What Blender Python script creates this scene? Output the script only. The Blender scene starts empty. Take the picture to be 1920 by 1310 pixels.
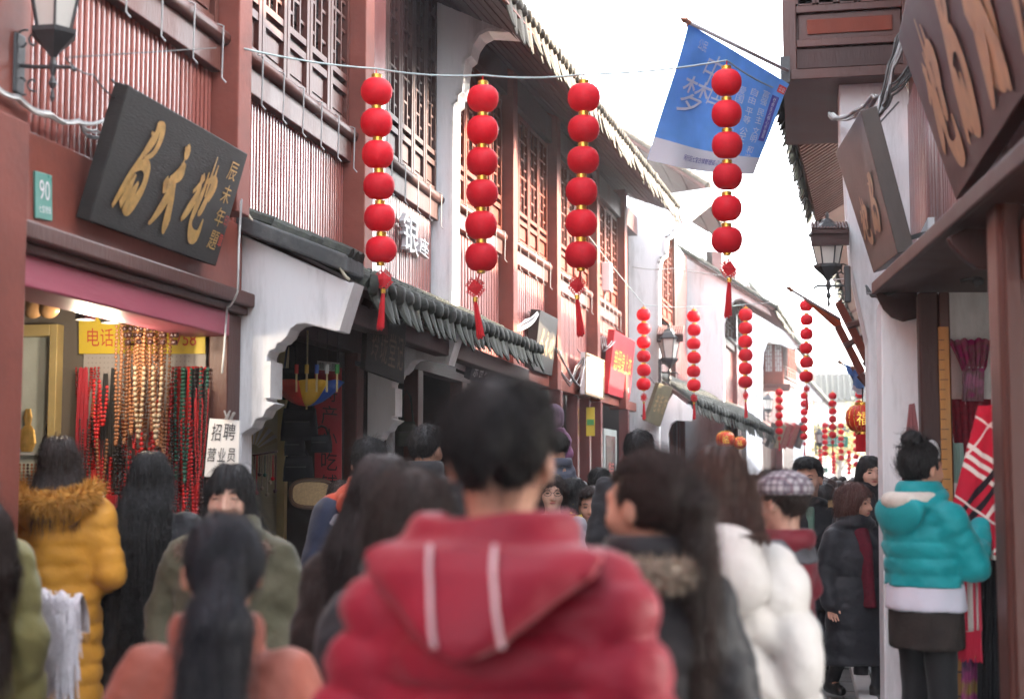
import bpy, math, random
import numpy as np
from mathutils import Vector, Matrix
random.seed(7); RNG = np.random.RandomState(7)
SC = bpy.context.scene
COL = SC.collection

# ------------------------------------------------------------------ camera
FPX = 2700.0
HAZE = .0018
PITCH = math.atan(235/FPX); YAW = math.atan(540*math.cos(PITCH)/FPX)
CAMPOS = np.array([0., 0., 1.5])
cam_d = bpy.data.cameras.new('camera'); cam = bpy.data.objects.new('camera', cam_d); COL.objects.link(cam)
cam.location = CAMPOS; cam.rotation_euler = (math.pi/2+PITCH, 0, YAW)
cam_d.sensor_width = 36; cam_d.lens = FPX/1920*36; cam_d.clip_start = .05; cam_d.clip_end = 2000
cam_d.dof.use_dof = True; cam_d.dof.focus_distance = 12.0; cam_d.dof.aperture_fstop = 2.3
SC.camera = cam

# ------------------------------------------------------------------ sky, sun, exposure
SUN_EL, SUN_AZ = math.radians(22), math.radians(64)      # azimuth from +Y (down the street) towards +X
world = bpy.data.worlds.new('World'); SC.world = world; world.use_nodes = True
nt = world.node_tree; nt.nodes.clear()
sky = nt.nodes.new('ShaderNodeTexSky'); sky.sky_type = 'NISHITA'; sky.sun_disc = False
sky.sun_elevation = SUN_EL; sky.sun_rotation = SUN_AZ
sky.air_density = 1.0; sky.dust_density = 2.0; sky.ozone_density = 1.0
bg = nt.nodes.new('ShaderNodeBackground'); bg.inputs['Strength'].default_value = 0.15
wo = nt.nodes.new('ShaderNodeOutputWorld')
hs = nt.nodes.new('ShaderNodeHueSaturation'); hs.inputs['Saturation'].default_value = .28
nt.links.new(sky.outputs[0], hs.inputs['Color']); nt.links.new(hs.outputs[0], bg.inputs['Color'])
nt.links.new(bg.outputs[0], wo.inputs['Surface'])
sl = bpy.data.lights.new('sun', 'SUN'); sl.energy = 2.0; sl.angle = math.radians(.6); sl.color = (1, .80, .58)
sun = bpy.data.objects.new('sun', sl); COL.objects.link(sun)
sdir = Vector((math.sin(SUN_AZ)*math.cos(SUN_EL), math.cos(SUN_AZ)*math.cos(SUN_EL), math.sin(SUN_EL)))
sun.rotation_euler = sdir.to_track_quat('Z', 'Y').to_euler(); sun.location = sdir*40
SC.view_settings.view_transform = 'Standard'; SC.view_settings.look = 'None'
SC.view_settings.gamma = 1; SC.view_settings.use_curve_mapping = False
SC.view_settings.exposure = 3.85
SC.render.engine = 'CYCLES'; SC.cycles.use_denoising = True
SC.cycles.max_bounces = 6; SC.cycles.diffuse_bounces = 3; SC.cycles.glossy_bounces = 3
SC.cycles.transmission_bounces = 4; SC.cycles.caustics_reflective = False; SC.cycles.caustics_refractive = False

# ------------------------------------------------------------------ measuring helpers: a sight line met with a real plane
_F = np.array([-math.sin(YAW)*math.cos(PITCH), math.cos(YAW)*math.cos(PITCH), math.sin(PITCH)])
_R = np.array([math.cos(YAW), math.sin(YAW), 0]); _U = np.cross(_R, _F)
def ray(px, py): return _F*FPX+_R*(px-960)-_U*(py-655)
def onX(px, py, x): d = ray(px, py); return CAMPOS+d*(x/d[0])
def onY(px, py, y): d = ray(px, py); return CAMPOS+d*(y/d[1])
def onZ(px, py, z): d = ray(px, py); return CAMPOS+d*((z-CAMPOS[2])/d[2])

# ------------------------------------------------------------------ materials
MATS = {}
def mat(name, c, rough=.6, spec=.5, var=.15, vscale=3.0, bump=.15, bscale=40., stretch=(1, 1, 1), metal=0, sss=0, coat=0, dirt=None, dirt_amt=.5, emis=None, alpha=1, trans=0, island=0, dscale=1.7, thin=0):
    if name in MATS: return MATS[name]
    m = bpy.data.materials.new(name); m.use_nodes = True; MATS[name] = m
    t = m.node_tree; N = t.nodes; L = t.links; b = N['Principled BSDF']
    b.inputs['Roughness'].default_value = rough; b.inputs['Metallic'].default_value = metal
    b.inputs['Specular IOR Level'].default_value = spec
    if coat: b.inputs['Coat Weight'].default_value = coat; b.inputs['Coat Roughness'].default_value = .17
    if sss: b.inputs['Subsurface Weight'].default_value = sss; b.inputs['Subsurface Radius'].default_value = (.02, .008, .005)
    if trans: b.inputs['Transmission Weight'].default_value = trans
    if emis: b.inputs['Emission Color'].default_value = (*emis[:3], 1); b.inputs['Emission Strength'].default_value = emis[3]
    tc = N.new('ShaderNodeTexCoord'); mp = N.new('ShaderNodeMapping'); mp.inputs['Scale'].default_value = stretch
    L.new(tc.outputs['Object'], mp.inputs['Vector'])
    n1 = N.new('ShaderNodeTexNoise'); n1.inputs['Scale'].default_value = vscale; n1.inputs['Detail'].default_value = 6
    L.new(mp.outputs[0], n1.inputs['Vector'])
    mr = N.new('ShaderNodeMapRange'); mr.inputs['From Min'].default_value = .28; mr.inputs['From Max'].default_value = .72
    mr.inputs['To Min'].default_value = 1-var; mr.inputs['To Max'].default_value = 1+var; L.new(n1.outputs[0], mr.inputs['Value'])
    mul = N.new('ShaderNodeVectorMath'); mul.operation = 'SCALE'; mul.inputs[0].default_value = c[:3]; L.new(mr.outputs[0], mul.inputs['Scale'])
    out = mul.outputs[0]
    if island:
        oi = N.new('ShaderNodeObjectInfo'); mr2 = N.new('ShaderNodeMapRange'); mr2.inputs['To Min'].default_value = 1-island; mr2.inputs['To Max'].default_value = 1+island
        L.new(oi.outputs['Random'], mr2.inputs['Value']); m2 = N.new('ShaderNodeVectorMath'); m2.operation = 'SCALE'
        L.new(out, m2.inputs[0]); L.new(mr2.outputs[0], m2.inputs['Scale']); out = m2.outputs[0]
    if dirt:
        n3 = N.new('ShaderNodeTexNoise'); n3.inputs['Scale'].default_value = dscale; n3.inputs['Detail'].default_value = 8; n3.inputs['Roughness'].default_value = .7
        L.new(mp.outputs[0], n3.inputs['Vector'])
        cr = N.new('ShaderNodeMapRange'); cr.inputs['From Min'].default_value = .5; cr.inputs['From Max'].default_value = .72; cr.inputs['To Max'].default_value = dirt_amt
        L.new(n3.outputs[0], cr.inputs['Value'])
        mx = N.new('ShaderNodeMix'); mx.data_type = 'RGBA'; mx.inputs['B'].default_value = (*dirt, 1)
        L.new(out, mx.inputs['A']); L.new(cr.outputs[0], mx.inputs['Factor']); out = mx.outputs['Result']
    L.new(out, b.inputs['Base Color'])
    if thin:                                 # thin cloth: part of the light passes through
        tl = N.new('ShaderNodeBsdfTranslucent'); L.new(out, tl.inputs['Color']); ms = N.new('ShaderNodeMixShader'); ms.inputs[0].default_value = thin
        L.new(b.outputs[0], ms.inputs[1]); L.new(tl.outputs[0], ms.inputs[2]); L.new(ms.outputs[0], N['Material Output'].inputs['Surface'])
    if bump:
        n2 = N.new('ShaderNodeTexNoise'); n2.inputs['Scale'].default_value = bscale; n2.inputs['Detail'].default_value = 5
        L.new(mp.outputs[0], n2.inputs['Vector'])
        bp = N.new('ShaderNodeBump'); bp.inputs['Strength'].default_value = bump; bp.inputs['Distance'].default_value = .01
        L.new(n2.outputs[0], bp.inputs['Height']); L.new(bp.outputs[0], b.inputs['Normal'])
        r2 = N.new('ShaderNodeMapRange'); r2.inputs['To Min'].default_value = max(.03, rough-.12); r2.inputs['To Max'].default_value = min(1, rough+.12)
        L.new(n1.outputs[0], r2.inputs['Value']); L.new(r2.outputs[0], b.inputs['Roughness'])
    return m

RED = mat('red_paint', (.255, .074, .052), .36, .26, .18, 2.2, .12, 30, dirt=(.11, .042, .036), dirt_amt=.5, coat=.08)
REDBOARD = mat('red_board_paint', (.28, .092, .074), .25, .5, .2, 3, .12, 14, stretch=(1, 1, .15), coat=.7, dirt=(.12, .045, .04), dirt_amt=.55, island=.1)
REDM = mat('matt_red_paint', (.21, .064, .048), .6, .14, .2, 2.2, .2, 30, dirt=(.10, .04, .033), dirt_amt=.6)
DRED = mat('dark_red_timber', (.085, .028, .021), .42, .35, .25, 3, .25, 60, stretch=(1, 1, .2), island=.12)
BROWN = mat('brown_timber', (.052, .021, .018), .5, .3, .25, 3, .25, 60, stretch=(1, 1, .2), island=.12)
REDBOARD2 = mat('matt_red_board_paint', (.24, .082, .072), .5, .22, .2, 3, .15, 14, stretch=(1, 1, .15), coat=.12, dirt=(.13, .05, .045), dirt_amt=.5, island=.12)
WREDD = mat('window_red_timber', (.17, .042, .026), .6, .12, .2, 5, .15, 60, stretch=(1, 1, .3))
BOARDB = mat('brown_board_paint', (.20, .075, .070), .2, .5, .2, 3, .12, 14, stretch=(1, 1, .15), coat=.3, island=.12)
WHITE = mat('white_plaster', (.78, .78, .80), .85, .2, .05, 1.2, .35, 25, dirt=(.33, .32, .31), dirt_amt=.6, dscale=2.6, stretch=(1.6, 1.6, .28))
WTRIM = mat('white_trim', (.80, .80, .80), .7, .3, .05, 2, .2, 40, dirt=(.42, .4, .38), dirt_amt=.5, dscale=4)
TILE = mat('grey_roof_tile', (.040, .043, .038), .75, .35, .35, 7, .5, 60, dirt=(.075, .088, .05), dirt_amt=.7, dscale=9, island=.4)
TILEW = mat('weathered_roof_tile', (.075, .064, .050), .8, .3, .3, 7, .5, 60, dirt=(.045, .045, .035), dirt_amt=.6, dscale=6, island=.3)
COPE = mat('coping_mortar', (.085, .09, .092), .8, .3, .3, 4, .5, 30, dirt=(.17, .17, .165), dirt_amt=.6, dscale=5)
SOFFIT = mat('soffit_boards', (.075, .034, .028), .6, .4, .25, 3, .2, 40, island=.25)
PINK = mat('pink_shutter_paint', (.40, .085, .13), .5, .4, .12, 3, .12, 20, stretch=(3, .6, 3), dirt=(.35, .13, .16), dirt_amt=.6, dscale=3)
GLASSD = mat('dark_glass', (.012, .013, .015), .08, .6, .3, 2, 0)
GLASSL = mat('pale_glass', (.55, .57, .58), .2, .6, .1, 2, 0)
BLACK = mat('black_lacquer', (.036, .034, .032), .6, .25, .3, 4, .3, 70, stretch=(.4, .4, 2.5), island=.1)
GOLD = mat('gold_leaf', (.62, .40, .12), .38, .5, .25, 20, .2, 60, metal=.55)
DGOLD = mat('faded_gold', (.40, .27, .14), .5, .5, .25, 20, .2, 60, metal=.15)
IRON = mat('cast_iron', (.045, .047, .05), .5, .5, .2, 10, .3, 90)
CABLE = mat('grey_cable', (.33, .33, .33), .6, .4, .2, 6, 0)
WIREC = mat('white_cable', (.66, .66, .64), .6, .4, .15, 6, 0)
DCABLE = mat('dark_cable', (.05, .048, .046), .6, .4, .2, 6, 0)
GWIRE = mat('galvanised_wire', (.36, .46, .46), .5, .5, .1, 6, 0)
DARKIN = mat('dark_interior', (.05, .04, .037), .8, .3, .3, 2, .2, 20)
PAPER = mat('paper', (.70, .69, .68), .9, .05, .03, 3, .05, 20)
INK = mat('black_ink', (.03, .03, .035), .7, .3, .1, 5, 0)
YELLOW = mat('yellow_banner', (.72, .55, .05), .5, .4, .06, 3, .05, 20)
REDINK = mat('red_ink', (.55, .06, .04), .6, .3, .1, 5, 0)
WHITEP = mat('white_paint', (.82, .82, .83), .5, .4, .04, 4, .05, 30)
GREENP = mat('green_enamel', (.12, .36, .30), .3, .5, .1, 6, .1, 30, coat=.3)

# ------------------------------------------------------------------ mesh helpers
W = {}                                   # world origin of every parent (never rotated)
class MB:
    def __init__(s): s.v = []; s.f = []
    def add(s, vs, fs):
        n = len(s.v); s.v += [tuple(map(float, p)) for p in vs]; s.f += [tuple(i+n for i in q) for q in fs]; return s
    def box(s, x0, x1, y0, y1, z0, z1):
        return s.add([(x, y, z) for x in (x0, x1) for y in (y0, y1) for z in (z0, z1)],
                     [(0, 1, 3, 2), (4, 6, 7, 5), (0, 4, 5, 1), (2, 3, 7, 6), (0, 2, 6, 4), (1, 5, 7, 3)])
    def obox(s, o, u, v, w):             # corner and three edge vectors
        o, u, v, w = map(np.array, (o, u, v, w))
        P = [o+a*u+b*v+c*w for a in (0, 1) for b in (0, 1) for c in (0, 1)]
        return s.add(P, [(0, 1, 3, 2), (4, 6, 7, 5), (0, 4, 5, 1), (2, 3, 7, 6), (0, 2, 6, 4), (1, 5, 7, 3)])
    def prism(s, poly, off):             # planar polygon (may be concave) swept by a vector
        n = len(poly); off = np.array(off); P = [np.array(p, float) for p in poly]
        s.add(P+[p+off for p in P], [tuple(range(n)), tuple(range(2*n-1, n-1, -1))]+[(i, i+n, (i+1) % n+n, (i+1) % n) for i in range(n)])
        return s
    def tube(s, pts, r, n=6, caps=True):
        P = [np.array(p, float) for p in pts]; m = len(P); rr = r if hasattr(r, '__len__') else [r]*m
        vs = []; up = np.array([0., 0., 1.]); last = None
        for i in range(m):
            t = P[min(i+1, m-1)]-P[max(i-1, 0)]; t /= np.linalg.norm(t)+1e-9
            a = last if last is not None else (up if abs(t[2]) < .9 else np.array([1., 0, 0]))
            a = a-t*(a@t); a /= np.linalg.norm(a)+1e-9; last = a; b = np.cross(t, a)
            vs += [P[i]+rr[i]*(math.cos(2*math.pi*k/n)*a+math.sin(2*math.pi*k/n)*b) for k in range(n)]
        fs = [(i*n+k, i*n+(k+1) % n, (i+1)*n+(k+1) % n, (i+1)*n+k) for i in range(m-1) for k in range(n)]
        if caps: fs += [tuple(range(n-1, -1, -1)), tuple(range((m-1)*n, m*n))]
        return s.add(vs, fs)
    def lathe(s, prof, c=(0, 0, 0), n=16, rib=0, ribn=0):
        vs = []; m = len(prof)
        for r, z in prof:
            for k in range(n):
                a = 2*math.pi*k/n; q = r*(1+rib*math.cos(ribn*a)) if rib else r
                vs.append((c[0]+q*math.cos(a), c[1]+q*math.sin(a), c[2]+z))
        fs = [(i*n+k, i*n+(k+1) % n, (i+1)*n+(k+1) % n, (i+1)*n+k) for i in range(m-1) for k in range(n)]
        fs += [tuple(range(n-1, -1, -1)), tuple(range((m-1)*n, m*n))]
        return s.add(vs, fs)
    def ball(s, c, r, n=8, m=6):
        rx, ry, rz = r if hasattr(r, '__len__') else (r, r, r)
        vs = [(c[0], c[1], c[2]-rz)]+[(c[0]+rx*math.sin(math.pi*i/m)*math.cos(2*math.pi*k/n), c[1]+ry*math.sin(math.pi*i/m)*math.sin(2*math.pi*k/n), c[2]-rz*math.cos(math.pi*i/m)) for i in range(1, m) for k in range(n)]+[(c[0], c[1], c[2]+rz)]
        fs = [(0, 1+(k+1) % n, 1+k) for k in range(n)]
        fs += [(1+(i-1)*n+k, 1+(i-1)*n+(k+1) % n, 1+i*n+(k+1) % n, 1+i*n+k) for i in range(1, m-1) for k in range(n)]
        t = len(vs)-1; fs += [(t, 1+(m-2)*n+k, 1+(m-2)*n+(k+1) % n) for k in range(n)]
        return s.add(vs, fs)
    def mesh(s, name, smooth=False):
        me = bpy.data.meshes.new(name); me.from_pydata(s.v, [], s.f)
        me.update()
        if smooth: me.shade_smooth()
        return me
    def build(s, name, m, parent=None, smooth=False, bevel=0, auto=False):
        o0 = np.array(W.get(parent.name, (0, 0, 0))) if parent else np.zeros(3)
        if parent is not None: s.v = [tuple(np.array(p)-o0) for p in s.v]
        o = bpy.data.objects.new(name, s.mesh(name, smooth)); COL.objects.link(o)
        if m: o.data.materials.append(m)
        if parent: o.parent = parent
        W[o.name] = o0
        if bevel:
            b = o.modifiers.new('b', 'BEVEL'); b.width = bevel; b.segments = 2; b.limit_method = 'ANGLE'; b.angle_limit = .7
        if auto: sharp(o.data)
        return o
def sharp(me, deg=35):
    me.shade_smooth()
    try: me.set_sharp_from_angle(angle=math.radians(deg))
    except Exception: pass
def inst(name, me, loc, parent=None, rot=None, scale=None, m=None):
    o = bpy.data.objects.new(name, me); COL.objects.link(o)
    o0 = np.array(W.get(parent.name, (0, 0, 0))) if parent else np.zeros(3)
    o.location = np.array(loc, float)-o0
    if rot is not None: o.rotation_euler = rot
    if scale is not None: o.scale = scale
    if parent: o.parent = parent
    W[o.name] = np.array(loc, float)
    return o
def tag(o, label=None, cat=None, group=None, kind=None):
    if label: o['label'] = label
    if cat: o['category'] = cat
    if group: o['group'] = group
    if kind: o['kind'] = kind
    return o
def thing(name, loc, label, cat, group=None):
    o = bpy.data.objects.new(name, None); COL.objects.link(o); o.location = loc; o.empty_display_size = .1
    W[o.name] = np.array(loc, float); return tag(o, label, cat, group)

# text: glyph outlines laid on a (bi)linear patch, given corners bottom-left, bottom-right, top-right, top-left
_gl = {}
TMP = bpy.data.scenes.new('glyphs')          # scratch scene for outlines, removed at the end
def glyph_mesh(body, ext=0.0):
    if (body, ext) in _gl: return _gl[(body, ext)]
    c = bpy.data.curves.new('t', 'FONT'); c.body = body; c.resolution_u = 3; c.extrude = ext; c.fill_mode = 'FRONT' if not ext else 'BOTH'
    o = bpy.data.objects.new('t', c); TMP.collection.objects.link(o); vl = TMP.view_layers[0]; vl.update()
    me = bpy.data.meshes.new_from_object(o.evaluated_get(vl.depsgraph))
    V = np.array([v.co[:] for v in me.vertices]); Fc = [tuple(p.vertices) for p in me.polygons]
    bpy.data.objects.remove(o); bpy.data.curves.remove(c); bpy.data.meshes.remove(me)
    if not len(V): V = np.zeros((0, 3))
    else:
        lo, hi = V.min(0), V.max(0); V[:, 0] = (V[:, 0]-lo[0])/(hi[0]-lo[0]+1e-6); V[:, 1] = (V[:, 1]-lo[1])/(hi[1]-lo[1]+1e-6)
        if ext: V[:, 2] = (V[:, 2]+ext)/(2*ext)
    _gl[(body, ext)] = (V, Fc); return V, Fc
def bil(q, u, v):
    a, b, c, d = [np.array(p, float) for p in q]
    return a*(1-u)*(1-v)+b*u*(1-v)+c*u*v+d*(1-u)*v
def text_on(mb, body, q, rect, lift=.004, ext=0., fn=None, shear=0., jit=0.):
    V, Fc = glyph_mesh(body, 1.0 if ext else 0.0)
    if not len(V): return
    u0, v0, u1, v1 = rect; nrm = np.cross(np.array(q[1], float)-q[0], np.array(q[3], float)-q[0]); nrm /= np.linalg.norm(nrm)
    P = []
    for x, y, z in V:
        u = u0+(u1-u0)*(x+shear*(y-.5)); v = v0+(v1-v0)*y
        p = bil(q, u, v) if fn is None else fn(u, v)
        P.append(p+nrm*(lift+(z*ext if ext else 0)))
    mb.add(P, Fc)
def brush(mb, q, strokes, rect, lift=.004, w=.06, fn=None):
    # strokes: lists of (x, y, width) in the unit square, drawn as flat brush ribbons
    nrm = np.cross(np.array(q[1], float)-q[0], np.array(q[3], float)-q[0]); nrm /= np.linalg.norm(nrm)
    u0, v0, u1, v1 = rect
    for si, st in enumerate(strokes):
        S = np.array(st, float)
        t = np.linspace(0, len(S)-1, (len(S)-1)*5+1); i = np.minimum(t.astype(int), len(S)-2); fr = t-i
        def cr(k):
            P0 = S[np.maximum(i-1, 0), k]; P1 = S[i, k]; P2 = S[i+1, k]; P3 = S[np.minimum(i+2, len(S)-1), k]
            return .5*(2*P1+(P2-P0)*fr+(2*P0-5*P1+4*P2-P3)*fr**2+(3*P1-P0-3*P2+P3)*fr**3)
        x, y, ww = cr(0), cr(1), np.maximum(cr(2), .12)*w
        dx, dy = np.gradient(x), np.gradient(y); l = np.hypot(dx, dy)+1e-6; nx, ny = -dy/l, dx/l
        vs = []
        for k in range(len(x)):
            for sg in (-1, 1):
                u = u0+(u1-u0)*(x[k]+sg*nx[k]*ww[k]); v = v0+(v1-v0)*(y[k]+sg*ny[k]*ww[k])
                p = bil(q, u, v) if fn is None else fn(u, v)
                vs.append(p+nrm*(lift+.0006*si))
        mb.add(vs, [(2*k, 2*k+1, 2*k+3, 2*k+2) for k in range(len(x)-1)])

class Facade:
    """A vertical wall plane from A to B (plan points); s runs along it, out points to the street."""
    def __init__(s, A, B, side):
        s.A = np.array([A[0], A[1], 0.]); d = np.array([B[0]-A[0], B[1]-A[1], 0.]); s.len = np.linalg.norm(d); s.t = d/s.len
        s.n = np.array([s.t[1], -s.t[0], 0.])*side
    def P(s, a, z, out=0): return s.A+s.t*a+s.n*out+np.array([0, 0, z])
    def at(s, px, py, out=0):
        d = ray(px, py); k = ((s.A+s.n*out-CAMPOS)@s.n)/(d@s.n); p = CAMPOS+d*k
        return (p-s.A)@s.t, p[2]
    def s_of(s, px, out=0): return s.at(px, 890, out)[0]
    def box(s, mb, a0, a1, z0, z1, o0, o1):
        return mb.obox(s.P(a0, z0, o0), s.t*(a1-a0), s.n*(o1-o0), (0, 0, z1-z0))
# ================================================================== ground
g = MB(); g.add([(-60, -30, 0), (60, -30, 0), (60, 160, 0), (-60, 160, 0)], [(0, 1, 2, 3)])
tag(g.build('ground', mat('ground_stone', (.24, .235, .23), .7, .4, .25, 2, .4, 20)), kind='structure')
PAVE = mat('paving_stone', (.20, .197, .193), .42, .5, .2, 6, .35, 30, island=.2, dirt=(.16, .155, .15), dirt_amt=.5)
pv = tag(MB().box(-3.28, .55, 3.2, 40, .004, .006).build('pavement', mat('joint_sand', (.13, .125, .12), .9, .2, .2, 5, .2, 50)), kind='structure')
sm = [MB().box(-w/2, w/2, -.11, .11, 0, .05).mesh('paving_stone') for w in (.42, .5)]
for m_ in sm: m_.materials.append(PAVE)
cnt = 0
for r in range(38):
    y = 8.2+r*.235; xs = -1.0-(r % 2)*.2
    while xs < .28 and cnt < 300:
        k = random.randrange(2); w = (.42, .5)[k]
        inst('paving_stone', sm[k], (xs+w/2, y, -.012+random.uniform(-.004, .004)), pv, rot=(random.uniform(-.008, .008), random.uniform(-.008, .008), 0)); xs += w+.015; cnt += 1
kb = MB().box(.34, .46, 6.0, 30, -.1, .1); tag(kb.build('kerb', mat('kerb_stone', (.62, .61, .6), .6, .4, .1, 4, .3, 25), bevel=.012), kind='structure')

# ================================================================== building blocks
def house(name, loc, label): return thing(name, loc, label, 'house')
def boards(h, fac, s0, s1, z0, z1, m, pitch=.075, depth=.016, out=0.0):
    n = max(1, int(round((s1-s0)/pitch))); p = (s1-s0)/n; w = p*.74
    prof = [(-w/2, 0), (-w/2, depth*.55), (-w*.34, depth*.9), (-w*.12, depth), (w*.12, depth), (w*.34, depth*.9), (w/2, depth*.55), (w/2, 0)]
    vs = [fac.t*a+fac.n*b for a, b in prof]; mb = MB(); k = len(prof); up = np.array([0, 0, z1-z0])
    mb.add(vs+[v+up for v in vs], [(i, (i+1) % k, (i+1) % k+k, i+k) for i in range(k)]+[tuple(range(k, 2*k))])
    me = mb.mesh('board'); me.materials.append(m); sharp(me, 50)
    for i in range(n): inst('board', me, fac.P(s0+(i+.5)*p, z0, out+random.uniform(-.002, .002)), h)
    back = MB(); fac.box(back, s0, s1, z0-.01, z1+.01, out-.06, out); return back.build('backing_wall', m, h)
def lattice_window(h, fac, s0, s1, z0, z1, m, pane=GLASSD, panel=.28, out=.0, pat=0):
    f = MB(); st = min(.05, (s1-s0)*.13); d0, d1 = out+.0, out+.05
    fac.box(f, s0, s0+st, z0, z1, d0, d1); fac.box(f, s1-st, s1, z0, z1, d0, d1)
    zp = z0+panel
    for zz, hh in ((z0, .06), (zp-.03, .05), (zp+.07, .045), (z1-.06, .06)): fac.box(f, s0+st, s1-st, zz, zz+hh, d0+.003, d1-.004)
    fac.box(f, s0+st, s1-st, z0+.06, zp-.03, out+.004, out+.018)
    fac.box(f, s0+st+.04, s1-st-.04, z0+.09, zp-.06, out+.018, out+.028)
    w = f.build('window', m, h)
    l = MB(); a0, a1, b0, b1 = s0+st, s1-st, zp+.115, z1-.06; bw = .011
    def vb(u, v0, v1): fac.box(l, a0+(a1-a0)*u-bw, a0+(a1-a0)*u+bw, b0+(b1-b0)*v0, b0+(b1-b0)*v1, out+.012, out+.034)
    def hb(v, u0, u1): fac.box(l, a0+(a1-a0)*u0, a0+(a1-a0)*u1, b0+(b1-b0)*v-bw, b0+(b1-b0)*v+bw, out+.0135, out+.0325)
    vb(.3, 0, 1); vb(.7, 0, 1)
    nv = max(6, int((b1-b0)/.1))
    for i in range(1, nv):
        v = i/nv
        if i % 4 == 0: hb(v, 0, 1)
        elif i % 2: hb(v, 0, .3); hb(v, .7, 1)
        else: hb(v, .3, .7)
    l.build('lattice', m, w)
    g_ = MB(); fac.box(g_, a0, a1, b0, b1, out-.012, out-.006); g_.build('pane', pane, w)
    return w
def window_row(h, fac, s0, s1, z0, z1, n, m, pane=GLASSD, **k):
    p = (s1-s0)/n
    for i in range(n): lattice_window(h, fac, s0+i*p+.008, s0+(i+1)*p-.008, z0, z1, m, pane, **k)
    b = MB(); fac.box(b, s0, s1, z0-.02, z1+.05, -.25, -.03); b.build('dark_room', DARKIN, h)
def sill(h, fac, s0, s1, z, m=DRED, hooks=True, out=.0):
    a = MB(); fac.box(a, s0, s1, z-.17, z, out, out+.07); a.build('sill_beam', m, h, bevel=.006)
    r = MB(); r.tube([fac.P(s0-.03, z+.03, out+.075), fac.P(s1+.05, z+.03, out+.075)], .045, 10); r.build('sill_rail', m, h, smooth=True)
    if hooks:
        hk = MB(); n = max(2, int((s1-s0)/.36))
        for i in range(n):
            s = s0+(s1-s0)*(i+.7)/n
            hk.tube([fac.P(s, z+.075, out+.09), fac.P(s, z+.06, out+.13), fac.P(s, z-.24, out+.125), fac.P(s, z-.27, out+.15)], .005, 5)
        hk.build('hook_wires', CABLE, h)['kind'] = 'stuff'
def pier(h, fac, s0, s1, z0, z1, out, m=REDM, base=-.1):
    p = MB(); fac.box(p, s0, s1, z0, z1, base, out); return p.build('pier', m, h, bevel=.008)
def solid(h, name, fac, s0, s1, z0, z1, o0, o1, m, bevel=0):
    p = MB(); fac.box(p, s0, s1, z0, z1, o0, o1); return p.build(name, m, h, bevel=bevel)

def drip_mesh(w, L, m, seed=0):
    rs = np.random.RandomState(seed); mb = MB(); rows = [(0, 1), (.3, 1.0), (.6, .82), (.85, .5), (1, .16)]; vs = []
    for off in (0, .014):
        for t, ww in rows:
            for u in (-1, -.4, .4, 1):
                vs.append((u*w/2*ww*(1+rs.uniform(-.08, .08)), .03*abs(u)*ww-.012+off-.03*t, -t*L*(1+rs.uniform(-.04, .04))))
    n = len(rows); F_ = []
    for s_ in range(2):
        b = s_*n*4
        for i in range(n-1):
            for j in range(3):
                q = (b+i*4+j, b+i*4+j+1, b+i*4+j+5, b+i*4+j+4); F_.append(q if s_ else q[::-1])
    for i in range(n-1):
        F_.append((i*4, i*4+4, n*4+i*4+4, n*4+i*4)); F_.append((i*4+3, n*4+i*4+3, n*4+i*4+7, i*4+7))
    F_.append(tuple([(n-1)*4+j for j in range(4)]+[n*4+(n-1)*4+j for j in (3, 2, 1, 0)]))
    mb.add(vs, F_); me = mb.mesh('drip_tile', False); me.materials.append(m); return me
def ridge_mesh(vec, r, m, seg=6):
    mb = MB(); L = np.linalg.norm(vec); d = vec/L; side = np.cross(d, (0, 0, 1.)); side /= np.linalg.norm(side); up = np.cross(side, d)
    if up[2] < 0: up = -up
    nt_ = max(2, int(L/.17)); vs = []; F_ = []
    for i in range(nt_):                      # overlapping half-round tiles laid up the slope
        for e, rr in ((0, 1.0), (1, .84)):
            for k in range(seg+1):
                a = math.pi*k/seg; vs.append(d*L*(i+e*1.04)/nt_+side*math.cos(a)*r*rr+up*(math.sin(a)*r*rr+.006))
        b = i*2*(seg+1)
        F_ += [(b+k, b+k+1, b+seg+1+k+1, b+seg+1+k) for k in range(seg)]+[tuple(b+k for k in range(seg, -1, -1))]
    mb.add(vs, F_); me = mb.mesh('tile_row', False); me.materials.append(m); return me
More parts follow.
